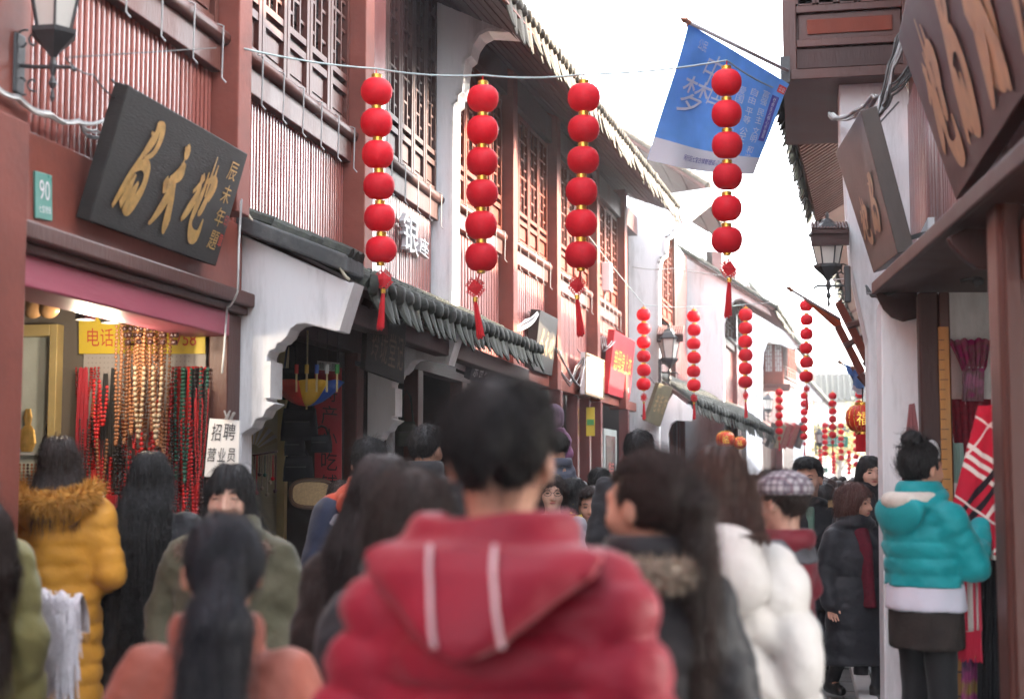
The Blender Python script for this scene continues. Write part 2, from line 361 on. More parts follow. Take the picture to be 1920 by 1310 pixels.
def tiled_slope(h, E0, E1, T0, T1, n, tm, part='awning', drip=.16, under=SOFFIT, thick=.05, sag=None, rafters=0, planks=0, dripn=None):
    """roof plane: eave E0-E1, top T0-T1; deck, tile rows, drip tiles along the eave"""
    E0, E1, T0, T1 = [np.array(p, float) for p in (E0, E1, T0, T1)]
    nrm = np.cross(E1-E0, T0-E0); nrm /= np.linalg.norm(nrm); nrm *= np.sign(nrm[2])
    d = MB(); d.prism([E0, E1, T1, T0], -nrm*thick); deck = d.build(part, under, h)
    ed = (E1-E0)/np.linalg.norm(E1-E0); ang = math.atan2(ed[1], ed[0]); W_ = np.linalg.norm(E1-E0)/n
    outv = (E0-T0)*np.array([1, 1, 0]); outv /= np.linalg.norm(outv)
    flip = np.cross(ed, (0, 0, 1))@outv        # +1 when the outside is to the right of the eave direction
    rz = ang if flip > 0 else ang+math.pi      # mesh faces -Y outward
    me = ridge_mesh(T0-E0, W_*.36, tm); dm = [drip_mesh(W_*.98, drip, tm, i) for i in range(4)]
    capm = MB(); capm.lathe([(.0, -.012), (W_*.30, -.012), (W_*.31, 0), (W_*.27, .016), (W_*.1, .022)], n=9)
    cm = capm.mesh('tile_end', True); cm.materials.append(tm)
    for i in range(n):
        u = (i+.5)/n; p = E0+(E1-E0)*u+nrm*.012
        if sag: p = p+np.array([0, 0, sag(u)])
        inst('tile_row', me, p+random.uniform(-.01, .01)*ed, deck, rot=(0, 0, random.uniform(-.015, .015)))
        u2 = (i+1)/n; q = E0+(E1-E0)*u2+nrm*.02
        if sag: q = q+np.array([0, 0, sag(u2)])
        if drip: inst('drip_tile', dm[random.randrange(4)], q+outv*.03+np.array([0, 0, random.uniform(-.012, .012)]), deck, rot=(random.uniform(-.14, .06), random.uniform(-.08, .08), rz+random.uniform(-.15, .15)), scale=(random.uniform(.9, 1.05), 1, random.uniform(.88, 1.08)))
        inst('tile_end', cm, p+outv*.035+nrm*W_*.1, deck, rot=(math.pi/2+random.uniform(-.3, .2), random.uniform(-.2, .2), rz+random.uniform(-.2, .2)), scale=(random.uniform(.8, 1.15), random.uniform(.8, 1.15), 1.5))
    if planks:
        pl = MB(); down = -nrm*(thick+.008)
        for i in range(planks):
            a, b = i/planks+.004, (i+1)/planks-.004; z_ = -nrm*random.uniform(.0, .006)
            pl.prism([E0+(T0-E0)*a+down+z_, E1+(T1-E1)*a+down+z_, E1+(T1-E1)*b+down+z_, E0+(T0-E0)*b+down+z_], -nrm*.012)
        po = pl.build('soffit_planks', under, deck); po['kind'] = 'stuff'
    if rafters:
        rf = MB(); down = -nrm*(thick+.006); rv = ed*.045
        for i in range(rafters):
            a = (i+.5)/rafters; b0 = E0+(E1-E0)*a+down; b1 = T0+(T1-T0)*a+down
            rf.obox(b0-rv/2, b1-b0, rv, -nrm*.05)
        ro = rf.build('rafters', under, deck); ro['kind'] = 'stuff'
    return deck
def profile_wall(h, name, y, pts, thick, m=WHITE, bevel=.01):
    P = [onY(a, b, y) for a, b in pts]
    return MB().prism(P, (0, thick, 0)).build(name, m, h, bevel=bevel)
def edge_trim(h, y, pts, w=.035, d=.03, m=WTRIM, thick=.2):
    mb = MB(); P = [onY(a, b, y) for a, b in pts]
    for a, b in zip(P[:-1], P[1:]):
        t = b-a; L = np.linalg.norm(t)
        if L < 1e-4: continue
        t /= L; n_ = np.array([t[2], 0, -t[0]]); n_ *= w
        mb.obox(a-n_*.5-t*w*.3+np.array([0, -d, 0]), t*(L+w*.6), n_, (0, thick+d, 0))
    return mb.build('moulding', m, h)
def coping(h, A, B, y0, y1, m=COPE, hgt=.13, bumps=12):
    """tile-capped top of a wall that runs from A to B (x,z) between y0 and y1"""
    A, B = np.array([A[0], y0, A[1]]), np.array([B[0], y0, B[1]]); d = B-A; L = np.linalg.norm(d); up = np.array([0, 0, 1.])
    c = MB(); c.obox(A-np.array([0, .05, 0]), d, (0, y1-y0+.1, 0), up*hgt*.8); co = c.build('coping', m, h, bevel=.015)
    t = MB().lathe([(.02, -.07), (.055, -.07), (.05, .07), (.02, .07)], n=8).mesh('coping_tile', False); t.materials.append(TILE)
    for i in range(bumps):
        u = (i+.5)/bumps; p = A+d*u+up*hgt*.82+np.array([0, (y1-y0)/2, 0])
        for k in (-1, 0, 1): inst('coping_tile', t, p+np.array([0, k*.1, random.uniform(-.008, .012)]), co, rot=(0, math.pi/2-math.atan2(d[2], d[0])+random.uniform(-.1, .1), random.uniform(-.1, .1)), scale=(1, 1, L/bumps/.13))
    return co
def solve_sign(fac, BL, BR, TL, o0):
    s0, z0 = fac.at(*BL, o0); s1, z1 = fac.at(*BR, o0)
    lo, hi = o0, o0+.9
    best = min(np.linspace(o0, o0+.6, 61), key=lambda o: abs(fac.at(*TL, o)[0]-s0))
    zt = fac.at(*TL, best)[1]; zb = (z0+z1)/2
    return s0, s1, zb, zt, best
def sign(name, fac, BL, BR, TL, o0, m, label, thick=.07, frame=None, cat='sign', group=None):
    s0, s1, z0, z1, o1 = solve_sign(fac, BL, BR, TL, o0)
    q = [fac.P(s0, z0, o0), fac.P(s1, z0, o0), fac.P(s1, z1, o1), fac.P(s0, z1, o1)]
    return board_sign(name, q, m, label, thick, frame, cat, group)
def board_sign(name, q, m, label, thick=.07, frame=None, cat='sign', group=None):
    q = [np.array(p) for p in q]; nrm = np.cross(q[1]-q[0], q[3]-q[0]); nrm /= np.linalg.norm(nrm)
    if nrm@(CAMPOS-q[0]) < 0: q = [q[1], q[0], q[3], q[2]]; nrm = -nrm
    c = sum(q)/4; T = thing(name, tuple(c), label, cat, group)
    MB().prism(q, -nrm*thick).build('board', m, T, bevel=.006)
    u = (q[1]-q[0]); u /= np.linalg.norm(u)
    for a in (.2, .8):                          # iron straps that carry the board
        br = MB(); b0 = bil(q, a, .08)-nrm*thick; br.obox(b0, u*.03, -nrm*.12, (0, 0, .03)); b1 = bil(q, a, .9)-nrm*thick
        br.build('strap', IRON, T)
        br = MB(); br.tube([b1, b1-nrm*(.1+.2*abs(nrm[2]))+np.array([0, 0, .12])], .006, 5); br.build('tie', IRON, T)
    if frame:
        fr = MB()
        for a, b in ((0, 1), (1, 2), (2, 3), (3, 0)):
            e = q[b]-q[a]; L = np.linalg.norm(e); e /= L; inn = np.cross(nrm, e)*.03
            fr.obox(q[a]+nrm*.003, e*L, inn, nrm*.012)
        fr.build('frame', frame, T)
    return T, q
def lettering(T, q, items, m, lift=.004, ext=.0, shear=0., name='lettering'):
    mb = MB()
    for body, rect in items: text_on(mb, body, q, rect, lift, ext, shear=shear)
    if mb.v: return mb.build(name, m, T)

# ================================================================== left row, house 1 (number 90)
FL = Facade((-3.3, 0), (-3.3, 40), 1)
H1 = house('timber_shophouse', (-3.3, 5, 0), 'red timber shophouse with the jewellery shop and green number plate')
S = lambda px: FL.s_of(px)
# ground floor: post, lintel, ledge, shutter box, shop room
pier(H1, FL, 4.9, FL.s_of(38, .13), 0, 2.98, .13)
solid(H1, 'lintel', FL, 5.3, 8.13, 2.57, 3.0, -.12, .02, RED, .006)
solid(H1, 'ledge', FL, 5.4, 8.16, 2.50, 2.585, -.1, .10, DRED, .012)
solid(H1, 'ledge', FL, 5.4, 8.14, 2.455, 2.498, -.1, .06, DRED, .008)
solid(H1, 'shutter_box', FL, 5.4, 7.93, 2.31, 2.453, -.25, .03, PINK, .01)
pier(H1, FL, 7.93, 8.13, 0, 2.45, .02, DRED)
r = MB(); r.box(-5.6, -3.42, 8.06, 8.2, 0, 2.9); r.box(-5.7, -5.6, 3, 8.2, 0, 2.9); r.box(-5.6, -3.42, 3, 8.1, 2.68, 2.8); r.box(-5.6, -3.4, 3.0, 3.1, 0, 2.9)
r.build('shop_room', mat('shop_wall', (.16, .14, .12), .8, .3, .1, 2, .1, 20), H1)
solid(H1, 'wall', FL, -8, 4.9, 0, 3.0, -.2, .0, RED)
# upper floor
boards(H1, FL, 5.6, 7.66, 3.0, 3.86, REDBOARD, .054, .012)
solid(H1, 'corner_post', FL, 5.0, 5.6, 2.99, 7, -.1, .05, RED, .01)
solid(H1, 'upper_wall', FL, -8, 5.0, 2.99, 7, -.2, .0, REDBOARD)
sill(H1, FL, 5.66, 7.64, 3.98)
window_row(H1, FL, 5.66, 7.64, 4.06, 5.6, 4, DRED)
pier(H1, FL, 7.66, 7.86, 3.0, 7, .17)
boards(H1, FL, 7.87, 10.12, 2.98, 3.86, REDBOARD, .054, .012)
sill(H1, FL, 7.88, 10.1, 3.98)
window_row(H1, FL, 7.88, 10.1, 4.06, 5.6, 5, DRED)
pier(H1, FL, 10.12, 10.34, 2.6, 7, .17)
solid(H1, 'top_beam', FL, 5.2, 10.34, 5.66, 5.95, -.15, .1, DRED)
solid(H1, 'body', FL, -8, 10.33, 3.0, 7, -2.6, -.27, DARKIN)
tiled_slope(H1, (-2.95, -8, 6.6), (-2.95, 10.5, 6.6), (-6, -8, 8.4), (-6, 10.5, 8.4), 60, TILE, 'roof', drip=.16, planks=14)

# ---------------- wing wall with its awning
H2 = house('timber_shophouse', (-3.3, 11, 0), 'dark brown timber shophouse above the tiled awning with white wing walls')
wing = [(449, 436), (656, 530), (627, 620), (572, 606), (556, 608), (544, 617), (538, 630), (527, 641), (520, 643), (516, 654), (505, 657), (500, 668), (500, 752),
        (516, 756), (499, 768), (492, 782), (479, 786), (472, 801), (452, 814), (452, 990), (449, 1000)]
YW = 8.14
WP = [onY(a, b, YW) for a, b in wing]; WP[-1][2] = 0; WP[-2][2] = 0; WP[0][0] = WP[-1][0] = -3.32
def wing_wall(h, y, thick=.18, dx=0.):
    P = [p+np.array([dx, y-YW, 0]) for p in WP]
    w = MB().prism(P, (0, thick, 0)).build('wing_wall', WHITE, h, bevel=.008)
    e = MB(); a, b = P[1], P[2]; e.prism([a+np.array([0, -.012, 0]), a+np.array([.03, -.012, .0]), b+np.array([.035, -.012, 0]), b+np.array([0, -.012, 0])], (0, thick+.02, 0)); e.build('end_moulding', WTRIM, w)
    p = MB(); A = P[11]; p.box(A[0]-.01, A[0]+.03, y-.012, y+thick+.012, P[12][2]+.02, A[2]-.03); p.build('corbel_pad', WTRIM, w)
    return P
P1 = wing_wall(H2, YW); P2 = wing_wall(H2, 10.85); 
e0 = onY(662, 505, 8.16); t0 = onY(453, 415, 8.16)
coping(H2, (-3.32, t0[2]-.06), (-2.60, e0[2]-.03), 8.1, 8.36, bumps=9)
EZ = 2.60
tiled_slope(H2, (-2.60, 8.34, EZ+.03), (-2.58, 14.3, EZ+.13), (-3.34, 8.34, t0[2]-.02), (-3.34, 14.3, t0[2]+.1), 30, TILE, 'awning', drip=.2, rafters=24, under=BROWN)
bm = MB(); bm.box(-2.78, -2.66, 8.4, 14.25, 2.42, 2.56); bm.build('awning_beam', BROWN, H2, bevel=.01)
# upper floor
pier(H2, FL, 10.36, 10.68, 2.6, 7, .16, BOARDB)
boards(H2, FL, 10.7, 12.72, 3.1, 3.88, BOARDB, .06, .012)
sill(H2, FL, 10.7, 12.74, 4.0, BROWN)
window_row(H2, FL, 10.7, 12.74, 4.08, 6.1, 5, BROWN)
solid(H2, 'top_beam', FL, 10.35, 12.74, 6.12, 6.4, -.1, .12, BROWN)
solid(H2, 'body', FL, 10.34, 13, 3.0, 7, -2.6, -.27, DARKIN)
# ground floor shop behind the wing wall: panel, posts, dark rooms
SHOPW = mat('cream_panel', (.62, .55, .38), .6, .4, .08, 3, .1, 20)
rm = MB(); rm.box(-5.2, -3.36, 10.25, 10.4, 0, 2.9); rm.box(-5.3, -5.2, 8.2, 14.4, 0, 2.9); rm.box(-5.2, -3.36, 8.3, 14.4, 2.75, 2.9); rm.box(-5.3, -3.42, 14.42, 14.5, 0, 3.0); rm.box(-5.3, -3.42, 8.2, 8.3, 0, 2.9); rm.build('shop_room', DARKIN, H2)
pier(H2, FL, 10.42, 10.6, 0, 2.75, .03, DRED)
pier(H2, FL, 12.2, 12.38, 0, 2.75, .03, DRED)
pier(H2, FL, 13.9, 14.1, 0, 2.75, .03, DRED)
solid(H2, 'lintel', FL, 8.33, 14.2, 2.42, 3.1, -.1, .04, BROWN)
solid(H2, 'pillar', FL, 8.62, 8.74, 0, 2.42, -.4, -.28, SHOPW)
# white fire wall between house 2 and house 3
fw = [(800, -120), (868, -60), (878, 0), (972, 45), (968, 60), (915, 57), (898, 66), (886, 84), (881, 104), (871, 112), (867, 140), (865, 172), (858, 178), (857, 190), (849, 196), (848, 232), (845, 640), (795, 640)]
profile_wall(H2, 'fire_wall', 12.78, fw, .26)
edge_trim(H2, 12.78, fw[3:17], w=.03, d=.02, thick=.26)
tiled_slope(H2, (-2.45, 10.6, 6.9), (-2.45, 13, 6.9), (-6, 10.6, 8.6), (-6, 13, 8.6), 14, TILE, 'roof', drip=.16, planks=14)

# ================================================================== left row, house 3 (sunlit windows)
F3 = Facade((-3.25, 13.04), (-2.8, 24.8), 1)
H3 = house('timber_shophouse', (-3.2, 16, 0), 'long red timber shophouse with sunlit lattice windows under a wide tiled eave')
s_ = F3.s_of; Z3 = 4.03
pr = [(s_(934), .2), (s_(1021), .22), (s_(1100), .22), (s_(1155), .24)]
edges = [0.05]+[p for p, _ in pr]
for i, (a, w) in enumerate(pr):
    pier(H3, F3, a, a+w, 2.55, 6.1, .17)
bay = [(0.05, pr[0][0]), (pr[0][0]+.21, pr[1][0]), (pr[1][0]+.23, pr[2][0]), (pr[2][0]+.23, pr[3][0])]
for a, b in bay:
    boards(H3, F3, a, b, 2.72, Z3-.16, REDBOARD2, .11, .012)
    sill(H3, F3, a+.02, b-.1, Z3)
    window_row(H3, F3, a+.02, b-.02, Z3+.08, 5.62, max(2, int((b-a)/.5)), WREDD)
solid(H3, 'top_beam', F3, .05, 11.7, 5.64, 5.95, -.1, .1, DRED)
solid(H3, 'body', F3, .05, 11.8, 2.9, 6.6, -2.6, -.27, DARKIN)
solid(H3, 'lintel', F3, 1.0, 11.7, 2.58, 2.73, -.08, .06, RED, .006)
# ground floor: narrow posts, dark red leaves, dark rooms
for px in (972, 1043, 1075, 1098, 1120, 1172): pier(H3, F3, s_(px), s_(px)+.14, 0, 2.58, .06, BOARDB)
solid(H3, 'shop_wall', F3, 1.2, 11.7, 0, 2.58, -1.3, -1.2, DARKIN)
for a, b in ((1049, 1062), (1079, 1095)): solid(H3, 'door_leaf', F3, s_(a), s_(b), 0, 2.56, -.16, -.1, DRED, .006)
solid(H3, 'door_leaf', F3, s_(1101), s_(1119), 0, 2.56, -.2, -.14, DRED, .006)
gd = solid(H3, 'glass_door', F3, s_(1128), s_(1152), 0, 2.2, .0, .04, mat('pale_door_frame', (.42, .47, .45), .4))
g2 = MB(); F3.box(g2, s_(1131), s_(1149), .15, 2.1, .04, .046); g2.build('pane', GLASSD, gd)
q = [F3.P(s_(1132), .8, .05), F3.P(s_(1148), .8, .05), F3.P(s_(1148), 2.0, .05), F3.P(s_(1132), 2.0, .05)]
lt = MB(); text_on(lt, '特', q, (.2, .55, .85, .75)); text_on(lt, '价', q, (.2, .3, .85, .5)); text_on(lt, '面', q, (.2, .05, .85, .25)); lt.build('lettering', mat('red_sticker', (.6, .1, .08), .6), gd)
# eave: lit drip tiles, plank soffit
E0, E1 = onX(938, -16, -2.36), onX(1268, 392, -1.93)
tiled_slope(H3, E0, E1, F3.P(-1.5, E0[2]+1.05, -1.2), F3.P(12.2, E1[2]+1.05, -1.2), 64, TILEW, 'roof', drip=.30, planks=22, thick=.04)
gl = MB(); gl.tube([E0+(0.03, 0, -.07), (E0+E1)/2+(0.03, 0, -.07), E1+(0.03, 0, -.07)], .018, 6); gl.build('gutter_board', WREDD, H3)
# end fire wall, its corbelled top under the eave
fw3 = [(1177, 330), (1235, 366), (1330, 352), (1345, 366), (1262, 432), (1256, 441), (1249, 444), (1247, 476), (1239, 483), (1236, 492), (1234, 505), (1233, 990), (1180, 990)]
P3 = [onY(a, b, 24.9) for a, b in fw3]; P3[-1][2] = P3[-2][2] = 0
MB().prism(P3, (0, .3, 0)).build('fire_wall', WHITE, H3, bevel=.01)
edge_trim(H3, 24.9, fw3[3:12], w=.05, d=.02, thick=.3)

# ================================================================== left row, farther houses (the street bends to the right)
def far_house(label, y0, wx0, wx1, F0, F1, zs, zt, wall, eave, roofpts, nb, m=WREDD, bm=BOARDB):
    h = house('timber_shophouse', (F0[0], y0, 0), label); fc = Facade(F0, F1, 1)
    P = [onY(a, b, y0) for a, b in wall]; P[-1][2] = P[-2][2] = 0
    MB().prism(P, (0, .3, 0)).build('fire_wall', WHITE, h, bevel=.01)
    n = nb; p = fc.len/n
    for i in range(n):
        a, b = i*p+.12, (i+1)*p-.05
        pier(h, fc, i*p-.05, i*p+.1, 0, zt, .12, bm)
        boards(h, fc, a, b, 2.7, zs-.12, bm, .13, .012)
        sill(h, fc, a, b, zs, hooks=False); window_row(h, fc, a, b, zs+.06, zt, max(2, int((b-a)/.6)), m, pane=GLASSL if i % 2 else GLASSD)
        solid(h, 'door_leaf', fc, a, b, 0, 2.66, -.2, -.1, DRED)
    solid(h, 'body', fc, 0, fc.len, 0, zt-.1, -2.2, -.3, DARKIN)
    return h, fc
H4, F4 = far_house('white gabled house with sloping tiled roof and sunlit window behind the second wall lamp', 31.5, 0, 0, (-1.72, 31.8), (-1.38, 38), 4.6, 6.4,
   [(1225, 434), (1262, 468), (1345, 505), (1405, 540), (1432, 566), (1446, 590), (1390, 560), (1378, 562), (1371, 570), (1369, 588), (1361, 595), (1358, 608), (1357, 990), (1225, 990)], None, None, 2)
A4, B4 = onY(1240, 452, 31.4), onY(1452, 578, 31.4)
tiled_slope(H4, B4, B4+(.3, 6.3, .1), A4+(0, 0, .06), A4+(.3, 6.3, .1), 26, TILE, 'roof', drip=.22, planks=10)
# recessed window strip between house 3 and house 4
F34 = Facade((-2.55, 25.2), (-2.35, 31.2), 1)
H34 = house('timber_house', (-2.5, 26, 0), 'narrow house of red boards and one sunlit lattice window behind the white end wall')
boards(H34, F34, .05, 3.0, 2.9, 4.3, BOARDB, .13, .012); window_row(H34, F34, .05, 3.0, 4.4, 6.6, 4, WREDD); solid(H34, 'body', F34, 0, 6, 0, 6.2, -3, -.3, DARKIN)
pier(H34, F34, 3.0, 3.2, 0, 6.5, .1, DRED); boards(H34, F34, 3.2, 6.0, 2.9, 6.2, BOARDB, .13, .012)
for i in range(6):
    solid(H34, 'door_leaf', F34, i+.06, i+.94, 0, 2.8, -.2, -.05, DRED, .01); pier(H34, F34, i-.05, i+.05, 0, 2.88, .04, WREDD)
solid(H34, 'lintel', F34, 0, 6, 2.8, 2.9, -.2, .03, RED)
E34 = onY(1330, 345, 25.3)
tiled_slope(H34, (-1.55, 25.1, 6.55), (-1.4, 31.0, 6.5), (-4.5, 25.1, 8.6), (-4.5, 31, 8.5), 22, TILEW, 'roof', drip=.2, planks=8)
# low awning in front of house 4
a0, a1 = onY(1292, 752, 26), onY(1446, 812, 35.5)
wingf = [(1236, 780), (1262, 738), (1300, 768), (1296, 790), (1268, 788), (1258, 795), (1252, 812), (1254, 860), (1244, 870), (1240, 990), (1231, 990)]
Pf = [onY(a, b, 25.8) for a, b in wingf]; Pf[-1][2] = Pf[-2][2] = 0
MB().prism(Pf, (0, .2, 0)).build('wing_wall', WHITE, H34, bevel=.01)
tiled_slope(H34, a0, a1, onY(1262, 712, 26)+(-.45, 0, .15), onY(1425, 770, 35.5)+(-.4, 0, .1), 30, TILE, 'awning', drip=.26, under=BROWN)
H5, F5 = far_house('white gabled house with a projecting brown bay window down the street', 43, 0, 0, (-1.2, 43.3), (-.1, 52), 4.7, 6.6,
   [(1400, 540), (1440, 590), (1472, 612), (1500, 650), (1488, 655), (1470, 648), (1440, 640), (1432, 660), (1430, 690), (1428, 990), (1400, 990)], None, None, 2)
A5, B5 = onY(1400, 530, 42.9), onY(1505, 655, 42.9)
tiled_slope(H5, B5, B5+(.3, 7, .1), A5, A5+(.3, 7, .1), 24, TILE, 'roof', drip=.25, planks=8)
by = MB(); c0 = onY(1433, 720, 43.6); c1 = onY(1468, 640, 43.6)
bx = thing('bay_window', tuple(onY(1450, 720, 43.6)), 'brown timber bay window on the distant white house', 'bay window')
by.box(c0[0], c1[0], 43.5, 45, c0[2], c1[2]); by.build('box', WREDD, bx)
FB = Facade((c0[0], 43.5), (c1[0], 43.5), 1)
for i in range(2): lattice_window(bx, FB, i*FB.len/2+.02, (i+1)*FB.len/2-.02, c0[2]+.05, c1[2]-.05, WREDD, GLASSL, panel=.2, out=.01)
r_ = MB(); r_.prism([(c0[0]-.15, 43.3, c0[2]-.02), (c1[0]+.2, 43.3, c0[2]-.02), (c1[0]+.15, 45, c0[2]-.02), (c0[0]-.15, 45, c0[2]-.02)], (0, 0, -.12)); r_.build('base', DRED, bx)
H6, F6 = far_house('distant white house with dark upturned roof at the street bend', 56, 0, 0, (-.9, 56.3), (.6, 64), 4.4, 6.0,
   [(1478, 680), (1500, 700), (1545, 745), (1540, 755), (1520, 748), (1512, 770), (1510, 990), (1478, 990)], None, None, 2)
A6, B6 = onY(1470, 665, 55.9), onY(1552, 757, 55.9)
tiled_slope(H6, B6, B6+(.3, 5, .1), A6, A6+(.3, 5, .1), 18, TILE, 'roof', drip=.25)

# house closing the street: hall with upturned eaves, pale wall, arch
FE = house('gate_hall', (1.6, 80, 0), 'pale gate hall with dark upturned eaves closing the far end of the street')
MB().box(-1.5, 8, 80, 84, 4.2, 5.6).build('upper_wall', WHITE, FE)
ar = MB(); n = 14; y = 79.8; c = onY(1562, 880, 80); R_ = 1.3
poly = [(c[0]-4, y, 0), (c[0]-R_, y, 0)]+[(c[0]-R_*math.cos(math.pi*i/n), y, 1.9+R_*math.sin(math.pi*i/n)) for i in range(n+1)]+[(c[0]+R_, y, 0), (c[0]+5, y, 0), (c[0]+5, y, 4.2), (c[0]-4, y, 4.2)]
ar.prism(poly, (0, .5, 0)); ar.build('arch_wall', WHITE, FE)
def upturned(h, x0, x1, y, z, rise, depth):
    mb = MB(); vs = []; N_ = 18
    for i in range(N_+1):
        u = i/N_; x = x0+(x1-x0)*u; k = abs(2*u-1)**4*.7
        vs += [(x, y-depth, z+k), (x, y+depth*.3, z+rise+k*.6), (x, y+depth*1.6, z+k), (x, y-depth, z-.12+k)]
    mb.add(vs, [(4*i+a, 4*i+4+a, 4*i+4+b, 4*i+b) for i in range(N_) for a, b in ((0, 1), (1, 2), (3, 0))]); ro = mb.build('roof', TILE, h)
    t = MB()
    for i in range(26):
        u = (i+.5)/26; x = x0+(x1-x0)*u; k = abs(2*u-1)**4*.7
        t.tube([(x, y-depth-.03, z+k+.03), (x, y+depth*.3, z+rise+k*.6+.04)], .07, 6)
    t.build('tile_rows', TILE, ro)
upturned(FE, -1.4, 6.5, 80, 5.5, 1.5, 1.3)
upturned(FE, -1.0, 6.0, 80.5, 3.9, .6, 1.3)
# ================================================================== right row, house 1 (scarf shop, very near)
FR = Facade((.86, 0), (.86, 10), -1)
R1 = house('scarf_shophouse', (.9, 6, 0), 'brown timber shophouse on the right with the scarf shop under its overhang')
pb = MB(); pb.box(.72, 1.0, 5.45, 5.75, 0, 2.62); pb.build('post', DRED, R1, bevel=.02)
pb = MB(); pb.box(.74, .80, 5.43, 5.448, 0, 2.6); pb.build('post_bead', DRED, R1, bevel=.008)
pb = MB(); pb.box(.685, .80, 8.55, 8.72, 0, 2.55); pb.build('post', BROWN, R1, bevel=.015)
pb = MB(); pb.box(.80, .86, 8.56, 8.72, 0, 2.55); pb.build('post', DRED, R1, bevel=.01)
of_, on_ = onY(1638, 549, 8.95), onY(1965, 262, 4.3)
un = MB(); un.prism([of_, on_, (1.4, 4.3, on_[2]-.06), (1.4, 8.95, of_[2]-.02)], (0, 0, .05)); un.build('overhang', BROWN, R1, bevel=.012)
fs = MB(); fs.obox(of_+(-.012, 0, -.012), on_-of_, (.03, 0, .0), (0, 0, .075)); fs.build('fascia', BROWN, R1, bevel=.008)
for pts, yy in (([(1641, 548), (1720, 512), (1720, 596), (1694, 602), (1672, 594), (1656, 578)], 8.98), ([(1775, 446), (1862, 400), (1862, 508), (1832, 502), (1806, 484), (1786, 462)], 6.1)):
    MB().prism([onY(a, b, yy) for a, b in pts], (0, .07, 0)).build('bracket', BROWN, R1, bevel=.008)
rb = MB(); rb.box(.8, 1.3, 5.3, 5.42, 2.2, 2.42); rb.build('fascia', RED, R1, bevel=.006)
boards(R1, FR, 2.5, 11.15, 2.62, 4.3, BOARDB, .06, .012)
solid(R1, 'upper_wall', FR, -8, 11.15, 4.3, 6.0, -.2, 0, DRED)
solid(R1, 'upper_wall', FR, -8, 2.5, 0, 4.3, -.2, 0, DRED)
solid(R1, 'body', FR, -8, 11.15, 3.0, 6.0, -4, -.22, DARKIN)  # body, upper wall and boards lengthened to the next house, blocking a sunbeam
inn = MB(); inn.box(.80, 3.4, 9.05, 9.2, 0, 2.75); inn.build('shop_wall', WHITE, R1)
inn = MB(); inn.box(3.3, 3.4, 4, 9.0, 0, 2.75); inn.box(.9, 3.4, 4, 9.0, 2.7, 2.9); inn.build('shop_room', DARKIN, R1)
sun_stop = MB(); sun_stop.box(.81, 1.4, 9.22, 11.18, 0, 3.1); sun_stop.build('side_wall', WHITE, R1)  # added wall, hidden from view: shuts the gap where sun reached the paving
pw = [(1651, 560), (1735, 520), (1735, 990), (1651, 990)]
P = [onY(a, b, 9.02) for a, b in pw]; P[2][2] = P[3][2] = 0
MB().prism(P, (0, .5, 0)).build('end_pier', WHITE, R1, bevel=.01)
tiled_slope(R1, (.62, -8, 5.9), (.62, 10.7, 5.9), (3.5, -8, 7.5), (3.5, 10.7, 7.5), 60, TILE, 'roof', drip=.16)

# ================================================================== right row, house 2 (jettied box window, white pier)
R2 = house('jettied_house', (.6, 11.5, 0), 'white walled house on the right with a projecting red timber upper box')
pr_ = [(1573, 140), (1690, 140), (1760, 300), (1760, 990), (1627, 990), (1627, 640), (1610, 565), (1596, 500), (1588, 400), (1583, 300), (1575, 262)]
P = [onY(a, b, 11.2) for a, b in pr_]; P[3][2] = P[4][2] = 0
MB().prism(P, (0, .5, 0)).build('fire_wall', WHITE, R2, bevel=.012)
b0 = onY(1469, 152, 11.0); b1 = onY(1705, 152, 11.0); zb = b0[2]
FBX = Facade((b0[0], 11.0), (b1[0], 11.0), 1)
bxp = MB(); bxp.box(b0[0], 1.6, 11.03, 13.2, zb, 6.7); bxp.build('upper_box', DRED, R2)
def zz(py): return onY(1500, py, 11)[2]
def fb(name, px0, px1, py0, py1, o0, o1, m=DRED, bev=.006):
    k = MB(); FBX.box(k, onY(px0, 0, 11)[0]-b0[0], onY(px1, 0, 11)[0]-b0[0], zz(py1), zz(py0), o0, o1); return k.build(name, m, R2, bevel=bev)
fb('corner_post', 1467, 1492, -250, 152, 0, .05); fb('corner_post', 1690, 1712, -250, 152, 0, .05)
fb('rail', 1492, 1690, 14, 28, 0, .045); fb('rail', 1492, 1690, 78, 92, 0, .045); fb('rail', 1480, 1700, 134, 153, -.02, .06, DRED)
fb('panel', 1496, 1688, 29, 77, 0, .012); fb('raised_panel', 1512, 1672, 40, 68, .012, .026, WREDD); fb('apron_panel', 1484, 1698, 95, 132, 0, .03, BROWN)
for i in range(5): lattice_window(R2, FBX, .1+i*.155, .1+(i+1)*.155-.01, zz(12), zz(-200), DRED, GLASSL, panel=.02, out=.004)
kb_ = MB(); kb_.box(b0[0]-.02, b0[0]+.05, 10.93, 10.99, zb-.03, zb+.17); kb_.build('corner_bracket', IRON, R2)
solid(R2, 'side_wall', Facade((.55, 11.7), (.8, 13.2), -1), 0, 1.5, 0, zb, -.3, 0, WHITE)
tiled_slope(R2, (-.5, 10.4, 6.65), (-.4, 13.6, 6.65), (3.5, 10.4, 8.5), (3.5, 13.6, 8.5), 18, TILE, 'roof', drip=.16)  # unseen roof, raised to keep the sun off the near left windows

